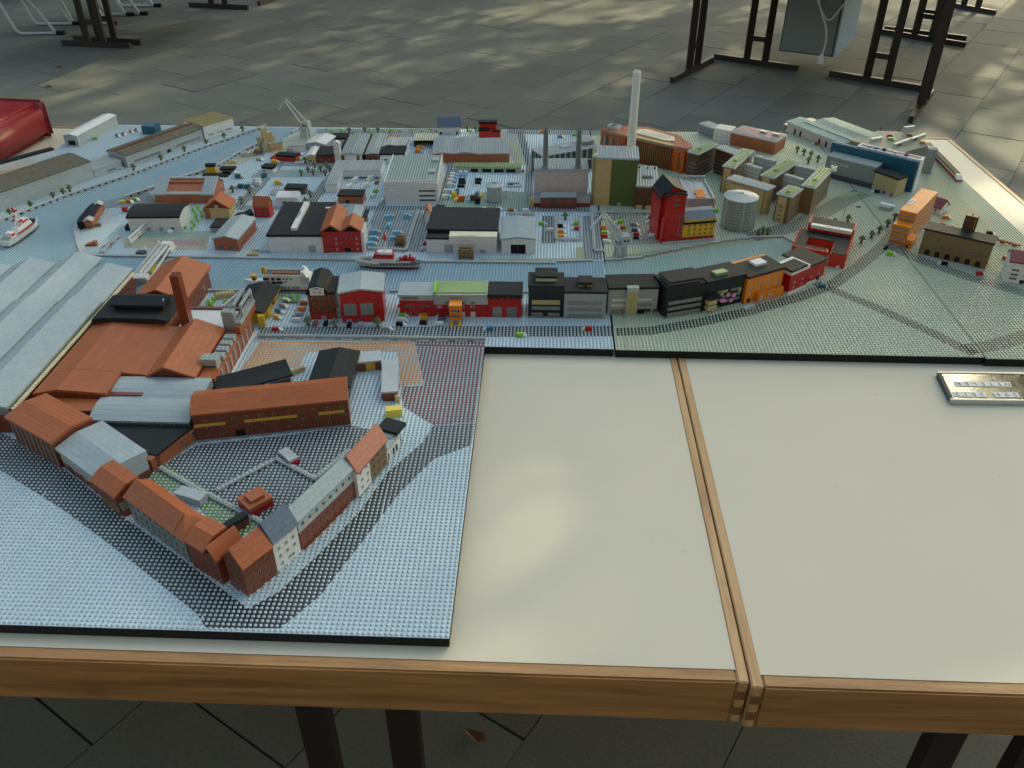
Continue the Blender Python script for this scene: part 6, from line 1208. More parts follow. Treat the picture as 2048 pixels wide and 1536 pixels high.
# blocks behind
r = bld('apartment_block', 'dark grey studded block at the far back edge', (1395, 267), (1424, 278), 46, 248); walls(r.t, 0, r.W, 0, r.D, 0, r.h, 'mgrey_b', {'f': rows(4, r.W, 7, [6, 18], 6, 'd')}); flat(r.t, 0, r.W, 0, r.D, r.h, 'lgrey', 3, stud='lgrey')
r = bld('apartment_block', 'white cube block with rows of small windows at the back', (1425, 282), (1458, 288), 54, 258); walls(r.t, 0, r.W, 0, r.D, 0, r.h, 'white_b', {'f': rows(3, r.W, 5, [6, 16, 27], 5, 'wo'), 'r': rows(3, r.D, 5, [6, 16, 27], 5, 'wo')}); flat(r.t, 0, r.W, 0, r.D, r.h, 'white', 3, stud='white')
r = bld('office_building', 'long red brown office with pinkish studded roof plate', (1459, 290), (1547, 310), (1487, 254), 266); w, d, h = r.W, r.D, r.h; walls(r.t, 0, w, 0, d, 0, h, 'rust_b', {'f': rows(8, w, 5, [8, 20], 6, 'd'), 'r': rows(6, d, 5, [8, 20], 6, 'd')}); flat(r.t, -2, w + 2, -2, d + 2, h, 'lgrey', 4, stud='lgrey'); flat(r.t, 4, w - 4, 6, d - 6, h + 4.1, 'pinkgrey', 1.5, stud='pinkgrey', name='roof_plate'); [box(r.t, w * q, w * q + 24, d * .55, d * .7, h + 7.5, h + 13, 'lgrey', 'roof_unit') for q in (.5, .78)]
r = bld('exhibition_hall', 'long white hall with twin pitched grey studded roof at the back right edge', (1572, 263), (1660, 299), (1603, 228), 244); w, d, h = r.W, r.D, r.h; w *= 1.25
walls(r.t, 0, w, 0, d, 0, h, 'palepink_b', {'f': [(w * q, w * q + 9, 1, 21, 'k') for q in (.14, .24, .58, .7)]}); prof(r.t, [(-5, h - 1), (d * .5, h + 6), (d * .62, h + 3)], 'x', -4, w + 2, 'roofgrey', 3, wall=('palepink_b', h - 3), stud='sandgreen'); prof(r.t, [(d * .62, h + 5), (d * 1.0, h + 10), (d * 1.5, h + 4)], 'x', w * .2, w + 34, 'roofgrey', 3, wall=('lgrey_b', h - 3), stud='sandgreen', name='rear_roof')
for y0_, x0_, x1_ in ((.3, .16, .5), (.3, .56, .98), (.8, .34, .66), (.8, .7, 1.04)): box(r.t, w * x0_, w * x1_, d * y0_, d * y0_ + 3, h + 6 + (8 if y0_ > .5 else 0), h + 10 + (6 if y0_ > .5 else 0), 'mgrey', 'roof_slot')
box(r.t, -30, -1, 12, 40, 14, 18, 'lgrey', 'porch_roof'); box(r.t, -26, -6, 16, 36, 0, 13.9, 'dtan', 'porch')
# comb shaped office complex
zc = HT(*G((1619, 431)).xy, 378) * 1000
def roofbox(t, o_, an, A, Bq, C, h, F=None, m='dtan_b', green=True, inset=5, facem=None):
    z = h * .001; a = G(A, z); b = G(Bq, z); u = (b - a); W = u.length * 1000; u.normalize(); nn = Vector((-u.y, u.x, 0)); D = (G(C, z) - a).dot(nn) * 1000
    e = bpy.data.objects.new('wing', None)
    c, s = math.cos(-an), math.sin(-an); q = a - o_; lx, ly = q.x * c - q.y * s, q.x * s + q.y * c
    return lx * 1000, ly * 1000, math.atan2(u.y, u.x) - an, W, D
wings = [('dark brown left wing of the tan office complex, with a small green roof', (1396, 308), (1375, 302), None)]
def wing(label, A, Bq, C, h, F, m='dtan_b', green=True, fm=None):
    r = bld('office_wing', label, A, Bq, C, None, roofh=h, group='wings of the tan office complex'); w, d = r.W, r.D
    walls(r.t, 3, w - 3, 3, d - 3, 0, h - 3, m, F(w - 6, d - 6)); flat(r.t, 0, w, 0, d, h - 3, 'lgrey', 3, stud='lgrey')
    if green: flat(r.t, 7, w - 7, 7, d - 7, h + .1, 'sage', 1.4, stud='sage', name='green_roof'); MB().cyl(w * .5, d * .3, h + 1.5, h + 6, 5, 3, 7).cyl(w * .5 + 4, d * .3 + 3, h + 1.5, h + 5, 4, 2, 7).ob('roof_shrub', 'leaf', r.t)
    if fm: walls(r.t, 8, w * .72, 1, 2.95, 2, h - 5, fm, {'f': [(6, w * .72 - 16, z_, z_ + 7, 'd') for z_ in (6, 19, 32, 45) if z_ + 8 < h]}, name='tan_bay')
    return r
lines = lambda L, n=4, k='d': [(4, L - 4, 8 + 12 * i, 14 + 12 * i, k) for i in range(n)]
hw = zc + 2
wing('small green roofed left wing of the tan office complex', (1374, 303), (1397, 309), (1430, 286), hw, lambda w, d: {'f': lines(w), 'r': lines(d)}, 'brown_b')
wing('back spine of the tan office complex with plain grey roof', (1430, 295), (1486, 315), (1449, 291), hw, lambda w, d: {'f': lines(w, 4)}, 'brown_b', False)
w1 = wing('first green roofed wing of the tan office complex, nearest the amber hall', (1444, 332), (1470, 337), (1503, 300), hw, lambda w, d: {'r': lines(d)}, fm='tan_b')
w2 = wing('second green roofed wing of the tan office complex', (1520, 350), (1548, 357), (1576, 317), hw, lambda w, d: {'r': lines(d)}, fm='tan_b')
w3 = wing('right green roofed wing of the tan office complex with long window rows', (1602, 371), (1631, 377), (1653, 336), hw, lambda w, d: {'f': [], 'r': lines(d)}, fm=None)
wing('low square front wing of the tan office complex', (1552, 387), (1584, 395), (1585, 372), hw, lambda w, d: {'f': [], 'r': lines(d)}, fm='tan_b')
for k, (A, Bq) in enumerate((((1490, 328), (1520, 338)), ((1509, 312), (1548, 323)), ((1568, 349), (1604, 360)), ((1590, 331), (1630, 340)))):
    r = bld('office_wing', ('front left', 'rear left', 'front right', 'rear right')[k] + ' glass link between two green roofed wings', A, Bq, 14, None, roofh=hw, group='wings of the tan office complex')
    walls(r.t, 0, r.W, 0, 14, 0, hw - 3, 'lgrey_b', {'f': [(1, r.W - 1, z_, z_ + 6, 'gw') for z_ in range(4, int(hw) - 11, 10)]}); flat(r.t, 0, r.W, 0, 14, hw - 3, 'lgrey', 3, stud='lgrey')
r = bld('office_wing', 'tan front hall with rounded corner under a plain grey studded roof', (1452, 357), (1536, 381), (1469, 351), None, roofh=hw - 4, group='wings of the tan office complex'); w, d, h = r.W, r.D, r.h
walls(r.t, 4, w - 14, 5, d + 10, 0, h - 3, 'tan_b', {'f': [(w * .4, w * .68, 4, h - 18, 'kt')] + [(w * .1 + 9 * k, w * .1 + 9 * k + 4, h - 12, h - 6, 'd') for k in range(8)]}); MB().cyl(w - 14, d * .5 + 6, 0, h - 3.05, d * .42, n=20).ob('round_corner', 'tan_b', r.t); flat(r.t, 0, w, 0, d + 8, h - 3, 'lgrey', 3, stud='lgrey')
o = MB().cyl(0, 0, 0, 9, 9, 6, 9).cyl(-5, 4, 9, 14, 5, 3, 8).cyl(5, 2, 9, 13, 5, 3, 8).ob('roof_sculpture', 'cream', None); g = G((1667, 341), hw * .001); o.location = g; tag(o, 'cream lump shaped figure on the right green roof', 'sculpture')
# cinema
zq = HT(*G((1741, 378)).xy, 334) * 1000
r = bld('cinema', 'dark grey windowless cinema block with lettering and studded roof', (1655, 310), (1753, 334), (1675, 297), None, roofh=zq); w, d, h = r.W, r.D, r.h
walls(r.t, 0, w, 0, d, 0, h - 3, 'pinkgrey_b' if False else 'mgrey_b', {}); flat(r.t, -1, w + 1, -1, d + 1, h - 3, 'lgrey', 3, stud='lgrey'); [box(r.t, w * q, w * q + 8, d * .72, d * .92, h + .05, h + 5, 'black', 'roof_vent') for q in (.1, .25, .42, .54, .68, .84)]
b = box(r.t, w * .1, w * .46, -.9, -.05, h - 24, h - 15, 'lgrey', 'sign'); text(r.t, 'CINEPLEX', 7.5, 'dark', (w * .28, -1.0, h - 19.5), (1, 0, 0), (0, 0, 1), spacing=1.25); box(r.t, 0, w, -1.5, -.05, 0, h * .24, 'dgrey', 'base_band'); crot = r.t.rotation_euler.z
zt = HT(*G((1822, 386)).xy, 325) * 1000
r = bld('cinema_slab', 'long dark teal slab wall with white roofed block behind the cinema', (1664, 285), (1838, 325), 14, None, roofh=zt); w, d, h = r.W, r.D, r.h
walls(r.t, 0, w, 0, d, 0, h - 3, 'teal_b', {}); flat(r.t, 0, w, 0, d, h - 3, 'teal', 3, stud='blue'); walls(r.t, w * .28, w, d + .1, d + 34, 0, h - 4, 'white_b', {}, name='white_block'); flat(r.t, w * .28, w, d + .1, d + 34, h - 4, 'white', 3, par=4, pm='white'); o = box(r.t, w * .3, w - 5, d + 5, d + 30, h - .9, h + .6, 'pinkgrey', 'roof_plate'); studs(o, grid(w * .31, w - 6, d + 6, d + 29, h + .6), 'pinkgrey')
[box(r.t, w * q, w * q + 9, d + 12, d + 22, h + .8, h + 7, c, 'roof_unit') for q, c in ((.38, 'lgrey'), (.46, 'blue'), (.55, 'black'), (.68, 'lgrey'), (.8, 'dgrey'))]
r = bld('cinema_foyer', 'amber glass cinema foyer with black slab roof and red doors', (1742, 379), (1788, 396), (1757, 338), 344); w, d, h = r.W, r.D, r.h; d = 44
walls(r.t, 0, w, 0, d, 0, h, 'lgrey_b', {'f': [(1, w - 1, 12, h - 1, 'gy'), (w * .5, w * .6, 1, 10, 'd')], 'r': [(1, d - 1, 3, h - 1, 'gy')]}); flat(r.t, -3, w + 2, -4, d, h, 'roofblack', 6); [box(r.t, w * q, w * q + 5, -2, -.05, 1, 11, 'red', 'red_door') for q in (.52, .84)]
t = thing('round_tower', 'grey faceted round ramp tower at the end of the parking deck', 'model building', tuple(G((1852, 346)))); hh = HT(*G((1852, 346)).xy, 295) * 1000; MB().cyl(0, 0, 0, hh - 4, 15, 15, 8).ob('wall', 'mgrey_b', t); o = MB().cyl(0, 0, hh - 3.9, hh, 17, 17, 8).ob('roof', 'lgrey', t); studs(o, [(x, y, hh) for x, y, _ in grid(-14, 14, -14, 14, 0) if x * x + y * y < 190], 'lgrey'); MB().box(-14, 12, 10, 16, 0, hh * .6).ob('ramp', 'glass', t)
zd = .045
pp = [G(p, zd) for p in ((1700, 280), (1757, 262), (1800, 264), (1840, 278), (1862, 290), (1800, 306), (1740, 292))]; c = sum(pp, Vector()) / 7
t = thing('parking_deck', 'raised pale olive studded parking deck behind the cinema', 'model building', (c.x, c.y, 0)); PP = [((p.x - c.x) * 1000, (p.y - c.y) * 1000) for p in pp]
MB().plan([(x * .96, y * .96) for x, y in PP], 0, 41).ob('wall', 'mgrey_b', t); MB().plan(PP, 41.1, 45).ob('deck', 'olive', t); P = PP; studs(t, [(x, y, 45) for x, y, _ in grid(-160, 160, -140, 140, 0) if inside(x, y)], 'lgrey')
for A, Bq, lb in (((1790, 295), (1823, 283), 'long grey ramp wall with dark opening on the parking deck'), ((1822, 284), (1852, 274), 'second grey ramp wall at the far edge of the parking deck'), ((1742, 285), (1764, 281), 'pale low block at the front of the parking deck'), ((1808, 266), (1828, 263), 'grey stair head box at the back of the parking deck')):
    a = G(A, zd); e = G(Bq, zd); u = (e - a); L = u.length * 1000; q = thing('ramp_wall', lb, 'model building', (a.x, a.y, zd), math.atan2(u.y, u.x)); hh = 10 if 'box' not in lb else 18; box(q, 0, L, 0, 8, 0, hh, 'lgrey_b', 'wall'); box(q, -.6, L + .6, -.6, 8.6, hh + .05, hh + 1.6, 'lgrey', 'coping')
    if 'ramp' in lb[:12] or 'ramp' in lb: box(q, L * .12, L * .4, -.8, -.05, 1, 6, 'black', 'opening')
# tram
a = G((1866, 310)); e = G((1916, 362)); u = (e - a); L = u.length * 1000
t = thing('train', 'long red and cream commuter train with black roof on the edge of the board', 'train', tuple(e), math.atan2(-u.y, -u.x)); n = 4
for k in range(n):
    x0, x1 = 14 + (L * 1.3 - 14) * k / n, 14 + (L * 1.3 - 14) * (k + 1) / n
    box(t, x0 + .8, x1, -9, 9, 1, 9, 'red', 'carriage'); box(t, x0 + .8, x1, -8.6, 8.6, 9.05, 15, 'cream', 'window_band'); box(t, x0 + .4, x1 + .2, -9.2, 9.2, 15.05, 19, 'black', 'carriage_roof')
MB().prism([(-10, 1), (13.8, 1), (13.8, 19), (6, 19), (-8, 9)], -8.5, 8.5, 'y').ob('cab', 'white', t); box(t, -11, 13.5, -9, 9, 0, 6, 'red', 'buffer_beam')
# orange stepped block
r = B(); a = G((1772, 490)); e0 = G((1809, 495)); e1 = G((1862, 437)); v = (e1 - e0).normalized(); an = math.atan2(v.y, v.x) - math.pi / 2; u = Vector((v.y, -v.x, 0)); w = (e0 - a).dot(u) * 1000; a = e0 - u * w * .001
r.t = thing('office_building', 'orange stepped office block with glass bands and a white lettered strip', 'model building', tuple(a), an); h = HT(a.x, a.y, 450) * 1000; h2 = h + 28
bands = lambda L, hh, z0=5: [(2, L - 2, z_, z_ + 6, 'g') for z_ in range(z0, int(hh) - 6, 13)]
dd = 36
e = G((1874, 386), h2 * .001) - r.t.location; dl = (-math.sin(an) * e.x + math.cos(an) * e.y) * 1000
walls(r.t, 0, w, 0, dd, 2, h, 'orange_b', {'f': bands(w, h), 'r': bands(dd, h)}); walls(r.t, 0, w, dd + .05, dl, 2, h2, 'orange_b', {'f': [(2, w - 2, z_, z_ + 6, 'g') for z_ in (h + 3, h + 15)], 'r': bands(dl - dd, h2)}, name='tall_wall')
flat(r.t, 0, w, -.5, dd, h, 'orange', 3, tiles=(36, 2)); flat(r.t, 0, w, dd, dl, h2, 'orange', 3, tiles=(40, 5), name='tall_roof'); walls(r.t, w + .05, w + 16, -6, 46, 2, 22, 'orange_b', {'f': [(3, 9, 3, 12, 'k')], 'r': bands(40, 20)}, name='annex'); flat(r.t, w + .05, w + 16, -6, 46, 22, 'orange', 3, name='annex_roof'); box(r.t, -1, w + 1, -3, -.1, 0, 2, 'mgrey', 'plinth')
o = box(r.t, 2, 14, dd + 50, dd + 92, h2 + 4.1, h2 + 5.4, 'white', 'sign'); text(r.t, 'WLA', 13, 'dark', (8, dd + 71, h2 + 5.5), (0, 1, 0), (-1, 0, 0), spacing=1.1)
r = bld('house', 'white house with dark red roof behind the orange stepped block', (1851, 421), (1879, 430), 46, 409); walls(r.t, 0, r.W, 0, r.D, 0, r.h, 'white_b', {'f': [(r.W * .55, r.W * .72, 6, 13, 'd')], 'r': [(12, 18, 6, 13, 'd')]}); gabled(r, 18, 'maroonroof', ov=3, wall='white_b', tiles=(20, 14))
r = bld('school_building', 'long dark tan hall with black flat roof and six dark doors', (1835, 509), (1969, 541), (1861, 447), 459); w, d, h = r.W, r.D, r.h
walls(r.t, 0, w, 0, d, 0, h, 'dtan_b', {'f': [(w * (.09 + .15 * k), w * (.09 + .15 * k) + 12, 4, 19, 'k') for k in range(6)] + [(w * (.13 + .14 * k), w * (.13 + .14 * k) + 11, 34, 40, 'd') for k in range(6)], 'r': rows(2, d, 6, [8, 22, 36], 7, 'd')}); flat(r.t, -2, w + 3, -3, d + 1, h, 'roofblack', 4, tiles=(44, 3)); box(r.t, -1, w + 1, -4, -.1, 0, 3, 'lgrey', 'plinth')
tb = (G((1926, 462)) - r.t.location); c, s = math.cos(-r.t.rotation_euler.z), math.sin(-r.t.rotation_euler.z)
t0 = w * .5; b = MB(); b.box(t0, t0 + 22, d + 2, d + 24, 0, h + 40); b.box(t0 + 22.05, t0 + 27, d + 5, d + 20, 0, h + 40); b.box(t0 - 4, t0 - .05, d + 6, d + 20, 0, h + 40); b.ob('tower', 'brown_b', r.t); box(r.t, t0 - 1, t0 + 23, d + 1, d + 25, h + 40.1, h + 42, 'dtan', 'tower_cap'); box(r.t, t0 + 8, t0 + 13, d + 8, d + 18, h + 42.05, h + 43, 'black', 'tower_slot'); box(r.t, t0 + 22, t0 + 23, d + 1.5, d + 2, 0, h + 40, 'yellow', 'yellow_edge')
r = bld('apartment_block', 'white house with dark red roof cut by the right edge of the photo', (2005, 564), (2062, 573), 60, 523); w, h = r.W, r.h; walls(r.t, 0, w, 0, r.D, 0, h, 'white_b', {'f': [(w * .17, w * .43, z_, z_ + 6, 'd') for z_ in (10, 21, 33)] + [(w * .62, w * .88, z_, z_ + 6, 'd') for z_ in (21, 33)] + [(w * .55, w * .72, .4, 13, 'k')], 'l': rows(2, r.D, 6, [10, 21, 33], 6, 'd')}); gabled(r, 16, 'maroonroof', ov=3, wall='white_b', tiles=(26, 14)); box(r.t, -1, w, -4, -.1, 0, 3, 'lgrey', 'plinth')
lowwall('low red brick garden wall between the tan hall and the white house', (1992, 483), (2040, 496), h=8, m='rust')
r = bld('bus_station', 'white and blue bus shelter block on the square before the cinema', (1757, 419), (1779, 424), 12, 411); box(r.t, 0, r.W, 0, 10, 0, r.h, 'grey', 'front_block'); box(r.t, -2, r.W + 6, 14, 26, 4, 12, 'lightblue', 'shelter'); box(r.t, -2, r.W + 6, 13, 27, 12.1, 14, 'white', 'shelter_roof'); box(r.t, 0, 4, 16, 22, 0, 3.9, 'lgrey', 'support')
a = G((1686, 437)); t = thing('street_crane', 'thin grey two arm lamp crane on the square before the cinema', 'lamp', tuple(a), -.2); MB().bar((0, 0, 0), (0, 0, 44), 2).ob('mast', 'grey', t); MB().bar((0, 0, 44), (34, 0, 41), 2.4).ob('arm', 'grey', t); MB().box(28, 40, -3, 3, 38, 41).ob('head', 'navy', t); MB().cyl(0, 0, 0, 2, 5, n=8).ob('base', 'grey', t)
o = MB().box(-6, 6, -4, 4, 0, 7).ob('stone_block', 'lgrey', None); o.location = G((1598, 468)); tag(o, 'single pale grey block beside the square in front of the complex', 'block')
# ------------------------------------------------------------------ ships
def hull_mesh(L, Wd, zb, zt, m, sheer=3, k=14, bow=1.0, stern=.55):
    """closed hull along +x (bow at +L/2)"""
    vs = []; fs = []; n = k + 1
    for i in range(n):
        t = i / k; x = -L / 2 + L * t
        w = Wd / 2 * (1 - max(0, (t - .62) / .38) ** 2.1 * bow) * (1 - max(0, (.16 - t) / .16) ** 2 * (1 - stern)); w = max(w, .15)
        s = sheer * (max(0, (t - .55) / .45) ** 2 + .35 * max(0, (.3 - t) / .3) ** 2); q = 1 if t < .9 else 1 - (t - .9) * 2.2
        vs += [(x - (L * .035 if i == k else 0), -w * .72 * q, zb), (x, -w, zt + s), (x, w, zt + s), (x - (L * .035 if i == k else 0), w * .72 * q, zb)]
    for i in range(k):
        a, b = i * 4, i * 4 + 4
        fs += [(a, b, b + 1, a + 1), (a + 1, b + 1, b + 2, a + 2), (a + 2, b + 2, b + 3, a + 3), (a + 3, b + 3, b, a)]
    fs += [(0, 1, 2, 3), (k * 4 + 3, k * 4 + 2, k * 4 + 1, k * 4)]
    return MB().add(vs, fs)
def ship(label, stern, bow, name):
    a, e = G(stern, .004), G(bow, .004); u = e - a; L = u.length * 1000
    t = thing(name, label, 'ship', tuple((a + e) / 2 - Vector((0, 0, .002))), math.atan2(u.y, u.x)); return t, L
def railing(t, L, Wd, z, x0, x1, m='white', n=10, h=5):
    b = MB()
    for s in (-1, 1):
        f = lambda x: s * Wd / 2 * (1 - max(0, ((x / L + .5) - .62) / .38) ** 2.1) * .97
        zz = lambda x: z + 4 * max(0, ((x / L + .5) - .55) / .45) ** 2
        P = [x0 + (x1 - x0) * k / n for k in range(n + 1)]
        for p, q in zip(P, P[1:]): b.bar((p, f(p), zz(p) + h), (q, f(q), zz(q) + h), .8)
        for p in P: b.bar((p, f(p), zz(p)), (p, f(p), zz(p) + h), .7)
    b.ob('railing', m, t)
# tug / lifeboat cruiser in the canal, bow to the left
t, L = ship('rescue ship with red and white deckhouse lying in the canal before the theatre', (842, 534), (712, 532), 'rescue_ship'); Wd = 30
hull_mesh(L * .94, Wd * .9, 0, 4, 'navy').ob('keel', 'darkred', t); hull_mesh(L, Wd, 4.05, 10, 'white', 4).ob('hull', 'lgrey', t); hull_mesh(L * .995, Wd * .98, 10.05, 13, 'deckgreen', 5).ob('deck', 'deckgreen', t)
hull_mesh(L, Wd * 1.01, 10.5, 14.5, 'white', 6)
b = MB(); 
for s in (-1, 1): b.bar((L * .12, s * Wd * .49, 15), (L * .3, s * Wd * .44, 17), 1, 6); b.bar((L * .3, s * Wd * .44, 17), (L * .44, s * Wd * .24, 18.5), 1, 6); b.bar((L * .44, s * Wd * .24, 18.5), (L * .495, 0, 19.5), 1, 6)
b.ob('bulwark', 'white', t); railing(t, L, Wd, 13, -L * .33, L * .2, n=13)
MB().box(-L * .12, L * .24, -9, 9, 13, 23).ob('deckhouse', 'white', t); MB().prism([(-L * .10, 23.05), (L * .235, 23.05), (L * .19, 33), (-L * .08, 33)], -9.5, 9.5, 'y').ob('bridge', 'red', t); MB().box(-L * .09, L * .12, -10, -9.55, 28, 30.5).ob('name_band', 'pinkgrey', t); text(t, 'HERMANN', 3, 'white', (L * .02, -10.05, 29.2), (1, 0, 0), (0, 0, 1))
MB().plan([(-L * .07, -9), (L * .1, -9), (L * .15, -5), (L * .15, 5), (L * .1, 9), (-L * .07, 9)], 33.05, 38).ob('top_deck', 'white', t); b = MB(); b.bar((L * .02, 0, 38), (L * .02, 0, 72), 2.6); b.bar((L * .06, 0, 38), (L * .02, 0, 58), 1); b.ob('mast', 'white', t); b = MB(); b.bar((L * .02, 0, 60), (L * .02, 0, 80), 3); b.bar((L * .02 - 6, 0, 67), (L * .02 + 6, 0, 67), 3); b.ob('radar', 'red', t)
b = MB(); [b.box(L * q, L * q + 2, -9.3, -9.02, 17, 19.5) for q in (-.08, -.02, .03, .07, .11, .15, .19)]; b.ob('portholes', 'navy', t)
b = hull_mesh(42, 13, 17, 23, 'red', 1); o = b.ob('daughter_boat', 'red', t); o.location = (-L * .29 * .001, 0, 0); MB().box(-L * .36, -L * .22, -6, 6, 14, 17).ob('boat_cradle', 'white', t); MB().box(-L * .3, -L * .24, -4, 4, 23.2, 28).ob('boat_cabin', 'red', t); MB().box(-L * .36, -L * .33, -4, 4, 23.2, 31).ob('crane_post', 'red', t); MB().bar((-L * .1, -4, 31), (-L * .14, -4, 14), 2.2).ob('davit', 'white', t)
t.scale = (1, 1, 1.2)
# ferry
t, L = ship('white ferry with dark windows and open sun deck moored in the canal', (668, 578), (492, 576), 'ferry'); Wd = 36
hull_mesh(L * .98, Wd * .95, 0, 4, 'red').ob('keel', 'darkred', t); hull_mesh(L, Wd, 4.05, 15, 'white', 5).ob('hull', 'white', t)
h0 = 15; 
walls(t, -L * .26, L * .26, -Wd * .46, Wd * .46, 15.05, 31, 'white', {'b': [(L * (.12 + .0), L * .22, 17, 22, 'd')], 'f': []}, name='saloon_wall')
MB().box(-L * .18, L * .25, -Wd * .47, Wd * .47, 31.05, 32).ob('sun_deck', 'deckgreen', t); b = MB(); b.box(-L * .18, L * .25, -Wd * .48, -Wd * .44, 31.05, 35); b.box(-L * .18, L * .25, Wd * .44, Wd * .48, 31.05, 35); b.ob('deck_bulwark', 'white', t)
for k in range(6): MB().box(-L * .1 + k * L * .05 - 3, -L * .1 + k * L * .05 + 3, -5, 5, 32.05, 35).ob('bench', 'rust', t)
MB().prism([(-L * .28, 15), (-L * .14, 15), (-L * .17, 41), (-L * .2, 41)], -Wd * .46, Wd * .46, 'y').ob('wheelhouse', 'white', t); MB().bar((-L * .19, 0, 41), (-L * .19, 0, 47), 6, 8).ob('radar', 'white', t); MB().bar((L * .26, 0, 32), (L * .265, 0, 44), 7, 10).ob('funnel', 'gold', t)
b = MB()
for s in (1,):
    for x0, x1, z in ((.19, .28 - .02, 24), (.13, .17, 24), (.06, .11, 24), (.19, .26, 17), (.13, .17, 17), (.06, .11, 17)): b.box(L * x0, L * x1, Wd * .46 + .02, Wd * .46 + .5, z, z + 5)
b.ob('saloon_windows', 'navy', t); b = MB(); [b.box(L * q, L * q + 4, Wd * .46 + .02, Wd * .5, z, z + 2.5) for q, z in ((.02, 26), (-.02, 26), (-.06, 26), (0, 20))]; [b.box(L * q, L * q + 3, Wd * .46, Wd * .5 + .2, 8.5, 11) for q in (.2, .16, .1, .05, .02, -.02, -.08, -.12)]; b.ob('portholes', 'navy', t)
MB().box(L * .36, L * .4, -7, 7, 20, 26).ob('locker', 'darkred', t); MB().box(L * .35, L * .41, -8, 8, 26.05, 29).ob('locker_lid', 'gold', t); b = MB(); [b.cyl(L * q, 9, 16, 21, 4, n=10) for q in (.3, .335)]; b.ob('life_rafts', 'white', t)
t.scale = (1, 1, 1.35)
# lightship at the left
t, L = ship('white and red pilot ship at the left edge of the basin', (12, 494), (78, 447), 'pilot_ship'); Wd = 40
hull_mesh(L * .96, Wd * .94, 0, 4, 'navy', 2).ob('keel', 'navy', t); hull_mesh(L, Wd, 4.05, 17, 'white', 5, stern=.75).ob('hull', 'white', t); hull_mesh(L * .95, Wd * .9, 17.05, 18, 'mgrey', 5, stern=.75).ob('deck', 'mgrey', t); railing(t, L, Wd, 18, -L * .48, -L * .3, n=5); 
MB().prism([(-L * .2, 17.5), (L * .26, 17.5), (L * .22, 32), (-L * .14, 32)], -11, 11, 'y').ob('deckhouse', 'white', t); MB().bar((-L * .2, -11.3, 19.5), (L * .26, -11.3, 21), .8, 4).ob('red_band', 'red', t); MB().box(-L * .02, L * .2, -8.5, 8.5, 32.05, 42).ob('bridge', 'white', t); MB().box(-L * .0, L * .18, -9.2, -8.55, 35, 40).ob('number_panel', 'red', t)
b = MB(); b.bar((-L * .04, 0, 32), (0, 0, 70), 4); b.bar((-L * .14, 0, 32), (-L * .02, 0, 56), 2); b.bar((L * .1, 0, 42), (0, 0, 62), 2); b.bar((0, -9, 60), (0, 9, 60), 2); b.ob('mast', 'white', t); MB().box(-5, 7, -4, 4, 70, 73).bar((-3, 0, 73), (-6, 0, 84), 4).ob('radar', 'red', t)
[MB().box(-L * .06, L * .02, y - 3, y + 3, 44, 48).ob('fire_monitor', 'red', t) for y in (-10, 9)]; MB().prism([(-L * .36, 18), (-L * .24, 18), (-L * .25, 31), (-L * .34, 31)], -9, 9, 'y').ob('aft_house', 'white', t); MB().box(-L * .34, -L * .26, -9.6, -9.05, 21, 28).ob('red_panel', 'red', t); MB().plan([(L * .26, -12), (L * .38, -7), (L * .38, 7), (L * .26, 12)], 19, 25).ob('fore_house', 'black', t)
# ------------------------------------------------------------------ harbour cranes
def crane(label, p, rz, s, flip=1, boom=((0, 0, 58), (-60, 0, 128), (-92, 0, 92))):
    t = thing('harbour_crane', label, 'crane', tuple(G(p)), rz, 'harbour cranes')
    for x in (-10, 10):
        for y in (-10, 10): MB().box(x - 3.5, x + 3.5, y - 3.5, y + 3.5, 0, 30).ob('leg', 'lgrey', t)
    MB().box(-14, 14, -14, 14, 30.05, 36).ob('portal', 'lgrey', t); mh = MB().box(-3, 20, -13, 13, 36.05, 60).ob('machine_house', 'lgrey', t); studs(mh, grid(-3, 20, -13, 13, 60), 'lgrey'); MB().box(-14, -3.1, -8, 8, 36.05, 48).ob('cab', 'grey', t)
    b = MB(); [b.box(2 + 9 * k, 7 + 9 * k, -13.4, -13.05, 44, 51) for k in range(2)]; b.ob('windows', 'pane', t); b = MB(); [b.box(-14.6, -14.05, -5 + 7 * k, -1 + 7 * k, 39, 46) for k in range(2)]; b.ob('windows', 'pane', t)
    a, m_, e = [Vector(q) for q in boom]; MB().bar(a + Vector((-8, 0, -14)), m_ + Vector((-4, 0, -6)), 3.6).ob('boom', 'lgrey', t); MB().bar(a + Vector((8, 0, 4)), m_ + Vector((2, 0, 1)), 3.2).ob('tie_bar', 'lgrey', t); MB().bar(m_ + Vector((3, 0, 2)), e, 4.4).ob('jib', 'lgrey', t); return t
crane('grey slewing harbour crane at the far basin quay near the white gabled hall', (612, 275), -.25, 1); crane('grey slewing harbour crane on the canal quay in front of the power station', (1240, 512), .3, 1, boom=((0, 0, 52), (-42, 30, 112), (-84, 10, 84)))
# ------------------------------------------------------------------ cars
CARS = {}
def car(p, c, deg, label, cabm='white', grp='small brick cars on the roads and car parks', z=0.0):
    key = (c, cabm)
    if key not in CARS:
        b = MB(); b.box(-12, 4, -3.9, 3.9, 1.6, 9.2); b.box(-11.5, 3.5, -3.5, 3.5, 9.25, 9.9)
        q = MB().prism([(4.1, 1.6), (12, 1.6), (12, 3.2), (4.6, 9.6), (4.1, 9.6)], -3.9, 3.9, 'y')
        w = MB(); w.box(-11, 11, -3.4, 3.4, 0, 1.55)
        CARS[key] = (b.mesh('body', c), q.mesh('cab', cabm), w.mesh('undercarriage', 'dgrey'))
    t = thing('toy_car', label, 'toy car', tuple(G(p, z)), math.radians(deg + RND.uniform(-5, 5)), grp)
    for nm, me in zip(('body', 'cab', 'undercarriage'), CARS[key]): link(nm, me, t)
    return t
W_ = 'white'
